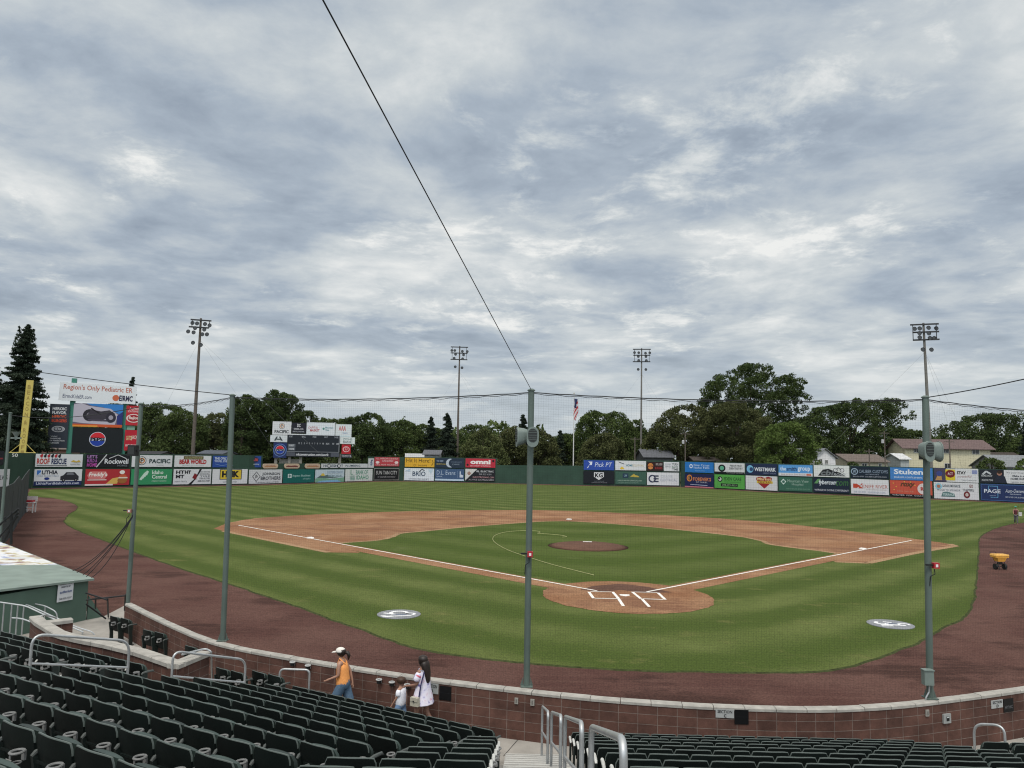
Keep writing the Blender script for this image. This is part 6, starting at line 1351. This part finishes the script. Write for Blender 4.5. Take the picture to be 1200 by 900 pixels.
conifer('small conifer left of the flagpole', 656, 504, 9, 215, dens=1.2); K('green tree just left of the flagpole', 222, 'mid', [(644, 522), (650, 511), (660, 508), (670, 508), (680, 514)])
K('tall airy tree right of the flagpole', 218, 'mid', [(668, 524), (673, 508), (677, 496), (684, 487), (691, 481), (701, 482), (710, 485), (722, 481), (731, 485), (738, 494), (742, 506)], .85)
K('round olive bushy tree in front of the airy tree', 178, 'olive', [(681, 536), (685, 520), (694, 511), (706, 507), (718, 508), (727, 516), (733, 536)], 1.15)
K('narrow airy tree left of the third floodlight tower', 232, 'mid', [(732, 520), (736, 502), (742, 492), (749, 491), (754, 502), (762, 508)], .85)
K('broad olive tree right of the third floodlight tower', 190, 'olive', [(752, 530), (760, 510), (768, 495), (780, 482), (798, 474), (814, 475), (828, 479), (838, 495)], 1.05)
K('tall dark cottonwood above the right field fence', 215, 'dark', [(822, 476), (824, 457), (830, 446), (836, 452), (841, 438), (850, 437), (856, 449), (863, 441), (865, 429), (873, 426.5), (885, 428), (895, 432), (901, 441), (909, 448), (916, 440), (926, 439), (938, 447), (942, 456), (937, 465), (942, 473), (935, 482), (940, 497), (938, 512)], .9, rmax=6.5)
K('olive tree in front of the tall cottonwood', 182, 'olive', [(818, 510), (826, 486), (838, 475), (856, 470), (872, 472), (888, 482), (900, 498), (908, 520)], 1.05)
K('bright green tree above the light blue board', 160, 'light', [(889, 540), (893, 514), (901, 502), (912, 496), (924, 494), (934, 497), (944, 506), (952, 520), (955, 540)], 1.0)
K('narrow green tree between bright tree and white gable', 190, 'mid', [(940, 530), (945, 512), (953, 507), (961, 510), (966, 520)])
K('wide dark tree behind the white gabled house', 205, 'dark', [(938, 508), (942, 492), (950, 485), (959, 477), (974, 475), (986, 473), (995, 468), (1010, 467), (1023, 470), (1036, 466), (1048, 469), (1055, 476), (1052, 488), (1058, 499), (1055, 514)], .9)
K('low green tree behind the two storey house', 245, 'mid', [(1048, 516), (1056, 505), (1066, 503), (1078, 505), (1090, 510), (1102, 514)])
K('rounded dark tree behind the two storey house', 245, 'dark', [(1098, 520), (1106, 508), (1116, 499), (1128, 492), (1139, 486), (1149, 488), (1157, 487), (1163, 482.5), (1175, 484), (1185, 492), (1192, 501), (1197, 514)], 1.0)
conifer('dark conifer at the right picture edge', 1204, 492, 12, 200, dens=1.2); K('low tree at the right picture edge behind the garage', 215, 'mid', [(1186, 524), (1192, 514), (1201, 508), (1212, 506), (1226, 512)])
K('small shrub tree beside the two storey house', 150, 'mid', [(1147, 552), (1149, 542), (1155, 537), (1163, 536), (1171, 541), (1174, 552)], bottom=556, rmin=2.4, rmax=4.5); K('small shrub behind the man board at the right edge', 150, 'light', [(1190, 552), (1194, 541), (1201, 537), (1210, 541)], bottom=556, rmin=2.4, rmax=4.5)
K('small dark shrub between the white gable and the red roof', 160, 'mid', [(992, 552), (994, 543), (999, 540), (1004, 544), (1006, 552)], bottom=554, rmin=2, rmax=3.5)
P = []
for i in range(26000):
    az = nr.uniform(-10, 1215); d = nr.uniform(262, 290); q = at(az, 530, d); ht = 15+2.2*math.sin(az*.045)+1.8*math.sin(az*.12+1)+1.2*math.sin(az*.31)
    P.append((q[0], q[1], nr.random()**.7*ht))
P = np.array(P); o = leaves_mesh('far_tree_line', P, .8, LM['mid'], None); tag(o, 'low dark mass of far off trees behind the houses', 'woods', kind='stuff')

# ------------------------------------------------------------------ houses and poles beyond 
def house(lb, px, dist, wpx, eave, ridge, rz, wall, roof, wins=(), depth=9, gable_front=False, base=None, name='house', ov=.5):
    p = at(px, 530, dist)[:2]; k = dist/F; w = wpx*k; ze = zline(p, eave); zr_ = zline(p, ridge); root = thing(name, lb, 'house', (p[0], p[1], 0), rz)
    wm = mat('wall_%d_%d_%d' % wall, tuple(.9*c for c in srgb(*wall)), .8, .2, var=.08, vscale=1); rm = mat('roof_%d_%d_%d' % roof, tuple(.72*c for c in srgb(*roof)), .85, .1, var=.2, vscale=2, bump=.3, bscale=8)
    mb = MB()
    if gable_front:
        for y, yo in ((0, -1), (depth, 1)): pass
        mb.add([(-w/2, 0, 0), (w/2, 0, 0), (w/2, 0, ze), (0, 0, zr_), (-w/2, 0, ze), (-w/2, depth, 0), (w/2, depth, 0), (w/2, depth, ze), (0, depth, zr_), (-w/2, depth, ze)], [(0, 1, 2, 3, 4), (9, 8, 7, 6, 5), (1, 6, 7, 2), (5, 0, 4, 9)]); mb.build('wall', wm, root)
        s = (zr_-ze)/(w/2); t = .18; rb = MB()
        for sx in (-1, 1): rb.add([(0, -ov, zr_+.02), (sx*(w/2+ov), -ov, ze-ov*s+.02), (sx*(w/2+ov), depth+ov, ze-ov*s+.02), (0, depth+ov, zr_+.02), (0, -ov, zr_+t), (sx*(w/2+ov), -ov, ze-ov*s+t), (sx*(w/2+ov), depth+ov, ze-ov*s+t), (0, depth+ov, zr_+t)], [(0, 1, 2, 3), (7, 6, 5, 4), (0, 4, 5, 1), (1, 5, 6, 2), (2, 6, 7, 3)])
        rb.build('roof', rm, root)
    else:
        mb.add([(-w/2, 0, 0), (w/2, 0, 0), (w/2, 0, ze), (-w/2, 0, ze), (-w/2, depth, 0), (w/2, depth, 0), (w/2, depth, ze), (-w/2, depth, ze), (-w/2, depth/2, zr_), (w/2, depth/2, zr_)], [(0, 1, 2, 3), (5, 4, 7, 6), (1, 5, 6, 9, 2), (4, 0, 3, 8, 7)]); mb.build('wall', wm, root)
        s = (zr_-ze)/(depth/2); t = .18; rb = MB()
        for y0, y1 in ((-ov, depth/2), (depth+ov, depth/2)):
            rb.add([(-w/2-ov, y0, ze-ov*s+.02), (w/2+ov, y0, ze-ov*s+.02), (w/2+ov, y1, zr_+.02), (-w/2-ov, y1, zr_+.02), (-w/2-ov, y0, ze-ov*s+t), (w/2+ov, y0, ze-ov*s+t), (w/2+ov, y1, zr_+t), (-w/2-ov, y1, zr_+t)], [(3, 2, 1, 0), (4, 5, 6, 7), (0, 1, 5, 4), (1, 2, 6, 5), (3, 0, 4, 7)])
        rb.build('roof', rm, root)
    GL = mat('window_glass', (.03, .035, .04), .15, .6); FR = mat('window_trim', (.5, .5, .48), .6)
    for (u, y0, y1, ww) in wins:
        z1, z0 = zline(p, y0), zline(p, y1); x = u*w; fr = MB(); W = ww*k; H = z1-z0; t = .12
        fr.box((x-W/2, -.04, (z0+z1)/2), (t, .1, H+t)).box((x+W/2, -.04, (z0+z1)/2), (t, .1, H+t)).box((x, -.04, z1), (W-t, .1, t)).box((x, -.04, z0), (W-t, .1, t)).box((x, -.03, (z0+z1)/2), (.07, .06, H-t)); fo_ = fr.build('window', FR, root); MB().box((x, -.01, (z0+z1)/2), (W-t, .03, H-t)).build('pane', GL, fo_)
    return root
house('two storey pale yellow house with a brown red roof', 1110, 185, 94, 525, 515, -.12, (206, 200, 172), (116, 100, 99), [(-.02, 525.5, 531, 7.5), (.33, 525.5, 531.5, 7.5), (0, 543, 549, 7), (.33, 543, 549.5, 9), (-.36, 526, 531, 6)], depth=11, ov=.9)
house('white house with a white gable and grey roof', 966, 172, 32, 536, 526, .35, (222, 222, 224), (130, 134, 140), [(-.18, 538, 543, 4), (.08, 539, 543.5, 4)], gable_front=True, depth=14)
house('low beige house with a faded red roof', 1017, 175, 48, 541, 533, .1, (172, 168, 148), (118, 108, 103), [(-.1, 543, 547, 6), (.3, 543, 547, 4)], depth=10)
house('small white roofed shed left of the two storey house', 1060, 180, 10, 538, 532, .0, (170, 176, 176), (214, 216, 218), depth=8)
house('house with brown hipped roof at the right edge', 1178, 190, 46, 538, 530.5, .0, (96, 92, 90), (76, 70, 66), depth=10); house('garage with pale grey roof at the right edge', 1196, 168, 46, 547, 534, -.05, (120, 122, 124), (136, 140, 144), depth=12)
house('grey roofed house low behind the burger board', 772, 182, 34, 535.5, 527.5, .1, (80, 82, 84), (104, 106, 112), depth=8); house('low dark shed roof behind the sky blue board', 828, 178, 28, 540, 536, .0, (70, 66, 60), (90, 84, 80), depth=8)
house('low grey roof above the bear country board', 247, 165, 26, 532, 528.5, .0, (150, 160, 160), (96, 102, 112), depth=8); house('small pale roof behind the white round emblem board', 172, 170, 26, 533, 529.5, 0, (140, 140, 136), (70, 72, 76), depth=8)
house('grey roofed shed behind the yellow target board', 506, 180, 17, 532.5, 528, 0, (150, 152, 154), (110, 112, 118), depth=6)
house('pinkish brick building under the tall side banner', 64, 145, 30, 527, 525, .3, (168, 130, 120), (120, 110, 106), depth=8)
# camper behind centre field
p = at(488, 530, 192)[:2]; z1, z0 = zline(p, 531.5), zline(p, 540); r_ = thing('camper_van', 'long white camper roof above the yellow target board', 'camper', (p[0], p[1], 0), .05)
MB().box((0, 0, z1*.55), (5.6, 2.4, z1*.9)).build('body', mat('camper_white', (.7, .7, .7), .4), r_)
for sx in (-1.8, -.6, .8): MB().box((sx, -1.21, z1*.78), (.7, .03, .45)).build('window', mat('window_glass', (.03, .035, .04)), r_)
for sx in (-1.8, 1.6): MB().box((sx, -1.0, .35), (.7, .3, .7)).build('wheel', BLACK, r_)
def upole(lb, px, dist, ytop, tr=False):
    p = at(px, 530, dist)[:2]; zt = zline(p, ytop); r_ = thing('utility_pole', lb, 'utility pole', (p[0], p[1], 0), group='utility poles beyond the fence'); MB().tube([(0, 0, 0), (0, 0, zt)], [.17, .11], 8).build('pole', WOODP, r_)
    MB().box((0, 0, zt-.5), (2.2, .12, .14)).build('crossarm', WOODP, r_)
    if tr: MB().lathe([(.28, -.4), (.3, -.35), (.3, .35), (.2, .45)], 12, (-.5, -.1, zt-2.4)).build('transformer', mat('transformer_grey', (.4, .41, .42), .5), r_)
upole('utility pole with a transformer left of the tall cottonwood', 803, 172, 506, True); upole('utility pole with a transformer above the dark navy board', 1037, 168, 505, True); upole('short timber pole above the dark navy board', 1018.5, 165, 526); upole('slim utility pole in front of the two storey house', 1113, 160, 515); upole('thin pole behind the third floodlight tower', 744, 172, 512)

# ------------------------------------------------------------------ people
def skin_mesh(name, verts, edges, m, parent, lvl=2, root_i=0):
    me = bpy.data.meshes.new(name); me.from_pydata([v[:3] for v in verts], edges, []); o = bpy.data.objects.new('tmp', me); COL.objects.link(o)
    md = o.modifiers.new('s', 'SKIN'); sv = me.skin_vertices[0].data if me.skin_vertices else None
    if sv is None:
        bm = bmesh.new(); bm.from_mesh(me); bm.verts.layers.skin.verify(); bm.to_mesh(me); bm.free(); sv = me.skin_vertices[0].data
    for i, v in enumerate(verts): r_ = v[3]; sv[i].radius = (r_, v[4] if len(v) > 4 else r_); sv[i].use_root = (i == root_i)
    md.use_smooth_shade = True; sb_ = o.modifiers.new('u', 'SUBSURF'); sb_.levels = lvl; sb_.render_levels = lvl
    dg_ = bpy.context.evaluated_depsgraph_get(); nm = bpy.data.meshes.new_from_object(o.evaluated_get(dg_)); nm.name = name; bpy.data.objects.remove(o); bpy.data.meshes.remove(me)
    nm.materials.clear(); nm.materials.append(m); nm.shade_smooth(); r_ = bpy.data.objects.new(name, nm); COL.objects.link(r_); r_.parent = parent; return r_
SKIN = mat('skin_tan', (.36, .20, .14), .5, .35); SKIN2 = mat('skin_brown', (.26, .14, .10), .5, .35); HAIR = mat('dark_brown_hair', (.018, .012, .010), .45, .4)
def person(lb, loc, rz, H=1.66, skin=SKIN, step=.0, armL=(0, 0), armR=(0, 0), lean=0., fine=True):
    """stands at the local origin facing +y; arm = (shoulder swing, elbow bend) in degrees forward"""
    s = H/1.68; root = thing('person', lb, 'person', loc, rz); V = []; E = []
    def v(x, y, z, r_, r2=None): V.append((x*s, (y+lean*max(0, z-.9))*s, z*s, r_*s, (r2 or r_)*s)); return len(V)-1
    def e(a, b): E.append((a, b))
    pel = v(0, 0, .94, .125, .10); wa = v(0, .0, 1.08, .105, .085); ch = v(0, .0, 1.26, .13, .095); up = v(0, .0, 1.36, .11, .08); nk = v(0, .01, 1.44, .048); n2 = v(0, .02, 1.49, .046); hd_ = v(0, .03, 1.57, .074, .09); tp = v(0, .025, 1.645, .05, .06)
    for a, b in ((pel, wa), (wa, ch), (ch, up), (up, nk), (nk, n2), (n2, hd_), (hd_, tp)): e(a, b)
    nose = v(0, .125, 1.565, .012); e(hd_, nose)
    J = {}
    for sd, st_ in ((-1, step), (1, -step)):
        hp_ = v(sd*.085, 0, .88, .088); kn = v(sd*.09, .30*st_+.03, .49, .055); an = v(sd*.09, .62*st_-(.16 if st_ < 0 else 0), .09+(.07 if st_ < 0 else 0), .036); to = v(sd*.10, .62*st_+.16-(.16 if st_ < 0 else 0), .045, .034); e(pel, hp_); e(hp_, kn); e(kn, an); e(an, to)
        J[sd, 'hip'], J[sd, 'knee'], J[sd, 'ank'] = V[hp_], V[kn], V[an]
    for sd, (sw, bend) in ((-1, armL), (1, armR)):
        sh = v(sd*.165, 0, 1.385, .052); a = R(sw); el = v(sd*.20, .27*math.sin(a), 1.385-.27*math.cos(a), .038); b = R(sw+bend); wr = v(sd*.19, .27*math.sin(a)+.24*math.sin(b), 1.385-.27*math.cos(a)-.24*math.cos(b), .024)
        dx, dy = math.sin(b), -math.cos(b); pm = v(sd*.185, .27*math.sin(a)+.31*math.sin(b), 1.385-.27*math.cos(a)-.31*math.cos(b), .032, .018); e(up, sh); e(sh, el); e(el, wr); e(wr, pm)
        J[sd, 'sh'], J[sd, 'el'], J[sd, 'wr'] = V[sh], V[el], V[wr]
        if fine:
            y0, z0 = .27*math.sin(a)+.31*math.sin(b), 1.385-.27*math.cos(a)-.31*math.cos(b)
            for q, ln_ in ((-1.5, .062), (-.5, .074), (.5, .070), (1.5, .055)):
                ox = q*.017; f1 = v(sd*.185+ox*.4, y0+dx*.04+ox*.6, z0+dy*.04+abs(q)*.0, .009); f2 = v(sd*.18+ox*.4, y0+dx*(.04+ln_*.6)+ox*.6+.01, z0+dy*(.04+ln_*.6), .007); e(pm, f1); e(f1, f2)
            th_ = v(sd*.16, y0+dx*.0+.035, z0+dy*.02, .010); e(pm, th_)
    skin_mesh('body', V, E, skin, root, 2); return root, s, J, V
def blob(name, prof, m, parent, c, sx=1, sy=1, n=16, rx=0, ry=0):
    mb = MB(); mb.lathe(prof, n, (0, 0, 0), sx=sx, sy=sy); o = mb.build(name, m, parent, smooth=True); o.location = c; o.rotation_euler = (rx, ry, 0); return o
def grown(name, pts, m, parent, edges=None): return skin_mesh(name, pts, edges or [(i, i+1) for i in range(len(pts)-1)], m, parent, 2)
def top_at(px, py, H): return on(px, py, H)
def shorts_mesh(m, root, s, step, hem):
    mb = MB(); mb.lathe([(.02, .80), (.15, .80), (.185, .86), (.18, .94), (.165, 1.0), (.02, 1.0)], 18, sx=s, sy=.85*s); mb.v = [(x, y, z*s) for x, y, z in mb.v]
    for sd, st_ in ((-1, step), (1, -step)):
        P = []
        for z in (.90, .78, .64, hem):
            t = (.88-z)/.39; P.append((sd*(.088+.004*t)*s, (.30*st_+.03)*t*s, z*s))
        mb.tube(P, [.105*s, .115*s, .112*s, .108*s], 14)
    o = mb.build('shorts', m, root, smooth=True); autosmooth(o, 50); return o
# woman in the orange top
g = top_at(404, 758.5, 1.67)
r_, s, J, V = person('person in an orange tank top, denim shorts and white cap walking left', (g[0], g[1], .012), R(82), 1.62, SKIN, step=.55, armL=(6, 62), armR=(-24, 14), lean=.12)
def L3(*p): return p
ln = lambda z: .10*max(0, z-.9)
ORG = mat('orange_cloth', (.80, .34, .11), .8, .1, var=.12, vscale=14, bump=.3, bscale=30)
V_ = [(0, 0, .80*s, .215*s, .185*s), (0, ln(1.0)*s, .97*s, .195*s, .17*s), (0, ln(1.12)*s, 1.12*s, .175*s, .15*s), (0, ln(1.26)*s, 1.27*s, .185*s, .15*s), (0, ln(1.36)*s, 1.38*s, .13*s, .10*s)]; grown('tank_top', V_, ORG, r_)
for sd in (-1, 1): MB().tube([(sd*.075, ln(1.3)+.085, 1.30), (sd*.085, ln(1.41)+.03, 1.425), (sd*.07, ln(1.35)-.07, 1.33), (sd*.03, ln(1.3)-.10, 1.26)], .018, 6).build('strap', ORG, r_)
DEN = mat('denim', (.085, .14, .21), .85, .1, var=.2, vscale=20)
shorts_mesh(DEN, r_, s, .55, .50)
hy = (.03+ln(1.57))*s
blob('hair', [(.05, -.07), (.085, -.03), (.094, .03), (.085, .08), (.03, .105)], HAIR, r_, (0, hy-.022, 1.585*s), 1, 1.08); MB().tube([(0, hy-.09, 1.60*s), (0, hy-.17, 1.60*s), (0, hy-.20, 1.54*s), (0, hy-.19, 1.44*s)], [.03, .045, .042, .015], 8).build('ponytail', HAIR, r_, smooth=True)
WCAP = mat('white_cap', (.66, .64, .60), .7); cp = blob('cap', [(.097, 0), (.100, .03), (.085, .075), (.045, .10), (.005, .105)], WCAP, r_, (0, hy-.0, 1.605*s), 1, 1.12); MB().add([(-.07, .09, .005), (.07, .09, .005), (.055, .19, -.015), (0, .205, -.018), (-.055, .19, -.015), (-.07, .09, .015), (.07, .09, .015), (.055, .19, -.005), (0, .205, -.008), (-.055, .19, -.005)], [(0, 4, 3, 2, 1), (5, 6, 7, 8, 9), (0, 1, 6, 5), (1, 2, 7, 6), (2, 3, 8, 7), (3, 4, 9, 8), (4, 0, 5, 9)]).build('brim', WCAP, cp)
SH = mat('dark_shoes', (.03, .03, .035), .6)
for sd in (-1, 1): a = J[sd, 'ank']; MB().box((a[0], a[1]+.06, max(.04, a[2]-.04)), (.09, .25, .08), taper=.85).build('shoe', SH, r_)
# woman in the white patterned dress
g = top_at(497, 767.5, 1.70)
r_, s, J, V = person('person with long dark hair in a loose white dress with a pink shoulder pattern', (g[0], g[1], .012), R(62), 1.66, SKIN2, step=.25, armL=(5, 70), armR=(-5, 10), lean=.02)
DRS = mat('white_dress', (.66, .64, .78), .85, .1, bump=.3, bscale=25)
_nt = DRS.node_tree; _g = _nt.nodes.new('ShaderNodeNewGeometry'); _n = _nt.nodes.new('ShaderNodeTexNoise'); _n.inputs['Scale'].default_value = 9; _nt.links.new(_g.outputs['Position'], _n.inputs['Vector']); _r = _nt.nodes.new('ShaderNodeValToRGB'); _nt.links.new(_n.outputs['Fac'], _r.inputs[0]); _e = _r.color_ramp.elements
_e[0].position = .30; _e[0].color = (.12, .10, .26, 1); _e[1].position = .72; _e[1].color = (.60, .20, .30, 1)
for _p, _c in ((.38, (.60, .58, .76)), (.5, (.72, .70, .80)), (.62, (.70, .66, .76))): _q = _e.new(_p); _q.color = (*_c, 1)
_nt.links.new(_r.outputs[0], _nt.nodes['Principled BSDF'].inputs['Base Color'])
mb = MB(); n = 22; prof = [(.155, .10, 1.42), (.185, .115, 1.36), (.175, .13, 1.22), (.19, .15, 1.02), (.225, .19, .88), (.265, .23, .70), (.27, .235, .685), (.20, .16, .70)]; vs = []
for (rx_, ry_, z) in prof:
    for q in range(n): a = 2*math.pi*q/n; fo_ = 1+.05*math.sin(q*3.1)*(1.4-z)*1.2; vs.append((rx_*fo_*math.cos(a)*s, (ry_*fo_*math.sin(a))*s, z*s))
fs = [(j*n+q, j*n+(q+1) % n, (j+1)*n+(q+1) % n, (j+1)*n+q) for j in range(len(prof)-1) for q in range(n)]+[tuple(range(n))]; mb.add(vs, fs); mb.build('dress', DRS, r_, smooth=True)
PNK = mat('pink_print', (.55, .12, .18), .8); NVM = mat('navy_print', (.03, .03, .09), .8)
for sd in (-1, 1): grown('sleeve', [(sd*.13*s, 0, 1.38*s, .075*s), (sd*.20*s, .03*s, 1.27*s, .082*s), (sd*.215*s, .05*s, 1.17*s, .085*s)], DRS, r_)
grown('pink_pattern', [(-.16*s, 0, 1.345*s, .080*s), (-.205*s, .03*s, 1.25*s, .088*s)], PNK, r_); MB().tube([(-.12*s, -.10, 1.38*s), (-.21*s, -.09, 1.15*s), (-.24*s, -.06, .86*s)], .016, 5).build('bag_strap', NVM, r_)
hy = .03*s+.02; blob('hair', [(.05, -.12), (.09, -.05), (.10, .02), (.09, .08), (.03, .11)], HAIR, r_, (0, hy-.025, 1.585*s), 1, 1.1)
grown('long_hair', [(0, hy-.06, 1.61*s, .115, .09), (0, hy-.10, 1.47*s, .13, .085), (.01, hy-.14, 1.30*s, .12, .07), (.0, hy-.155, 1.10*s, .07, .045)], HAIR, r_)
for sd in (-1, 1): a = J[sd, 'ank']; MB().box((a[0], a[1]+.05, .035), (.085, .24, .05), taper=.85).build('sandal', mat('tan_sandal', (.25, .16, .1), .7), r_)
bg = thing('handbag', 'pale cream shoulder bag at the hip of the white dress', 'bag', (g[0], g[1], .012), R(62)); MB().box((-.29, .0, .78), (.08, .21, .18), taper=.92).build('bag', mat('cream_leather', (.40, .38, .31), .6), bg); MB().box((-.336, .0, .83), (.012, .19, .08)).build('flap', mat('cream_leather', (.5, .47, .38)), bg); MB().box((-.355, 0, .80), (.01, .03, .03)).build('clasp', DARKST, bg)
# child
g = top_at(470.5, 795.5, 1.13)
r_, s, J, V = person('person, a small child in a white T-shirt walking beside the wall', (g[0], g[1], .012), R(70), 1.12, SKIN, step=.35, armL=(10, 25), armR=(-18, 15))
TW = mat('white_tshirt', (.72, .74, .80), .85, .1, var=.08, vscale=18)
grown('t_shirt', [(0, 0, .74*s, .225*s, .19*s), (0, 0, 1.05*s, .215*s, .18*s), (0, 0, 1.28*s, .235*s, .18*s), (0, 0, 1.42*s, .12*s, .10*s)], TW, r_)
for sd in (-1, 1): grown('sleeve', [(sd*.13*s, 0, 1.37*s, .095*s), (sd*.19*s, 0, 1.27*s, .095*s), (sd*.20*s, .0, 1.15*s, .09*s)], TW, r_)
shorts_mesh(mat('blue_shorts', (.16, .26, .42), .8), r_, s, .35, .50)
blob('hair', [(.06, -.03), (.092, .0), (.102, .05), (.088, .09), (.03, .115)], mat('brown_hair', (.05, .028, .018), .5), r_, (0, (.03)*s-.015, 1.575*s), 1.0, 1.05)
for sd in (-1, 1): a = J[sd, 'ank']; MB().box((a[0], a[1]+.04, max(.03, a[2]-.03)), (.07, .18, .06), taper=.85).build('shoe', SH, r_)
# two distant people at the right edge
for (px, py, lb, cap_, shirt, pants, rz_) in ((1191, 615, 'distant person in a green cap, dark red top and grey trousers', (.05, .30, .20), (.10, .02, .03), (.10, .10, .11), R(150)), (1204, 609, 'distant person in a white and green top cut by the right edge', (.10, .34, .25), (.45, .5, .5), (.12, .12, .13), R(120))):
    g = on(px, py, 0); r_, s, J, V = person(lb, (g[0], g[1], .01), rz_, 1.85, SKIN2, step=.2, armL=(40, 60), armR=(20, 40), fine=False)
    grown('shirt', [(0, 0, .88*s, .15*s, .125*s), (0, 0, 1.08*s, .14*s, .115*s), (0, 0, 1.27*s, .165*s, .12*s), (0, 0, 1.37*s, .125*s, .09*s)], mat('shirt_%.2f_%.2f' % shirt[:2], shirt, .8), r_)
    grown('trousers', [(0, 0, .92*s, .145*s, .12*s), (-.088*s, .02*s, .84*s, .10*s), (-.09*s, .1*s, .49*s, .075*s), (-.09*s, .12*s, .12*s, .06*s), (.088*s, 0, .84*s, .10*s), (.09*s, -.03*s, .49*s, .075*s), (.09*s, -.22*s, .17*s, .06*s)], mat('trousers', pants, .8), r_, [(0, 1), (1, 2), (2, 3), (0, 4), (4, 5), (5, 6)])
    blob('cap', [(.11, 0), (.11, .04), (.09, .09), (.01, .12)], mat('cap_%.2f' % cap_[0], cap_, .7), r_, (0, .03, 1.60*s), 1, 1.15)
g = on(1194.5, 613); r_ = thing('white_bucket', 'small white bucket held by the distant person in the green cap', 'bucket', (g[0], g[1]-.2, .75)); MB().lathe([(.14, 0), (.18, .36), (.19, .38)], 14).build('body', mat('white_plastic', (.62, .62, .62)), r_); MB().tube([(-.18, 0, .36), (-.1, 0, .5), (.1, 0, .5), (.18, 0, .36)], .01, 5).build('handle', DARKST, r_)

# ------------------------------------------------------------------ render settings
S.view_settings.view_transform = 'Standard'; S.view_settings.look = 'None'; S.view_settings.exposure = 0; S.view_settings.gamma = 1
S.render.engine = 'CYCLES'; S.cycles.max_bounces = 6; S.cycles.transparent_max_bounces = 6; S.cycles.use_denoising = True
S.cycles.filter_width = 1.15
print('OBJECTS', len(bpy.data.objects), 'FACES', sum(len(m.polygons) for m in bpy.data.meshes))
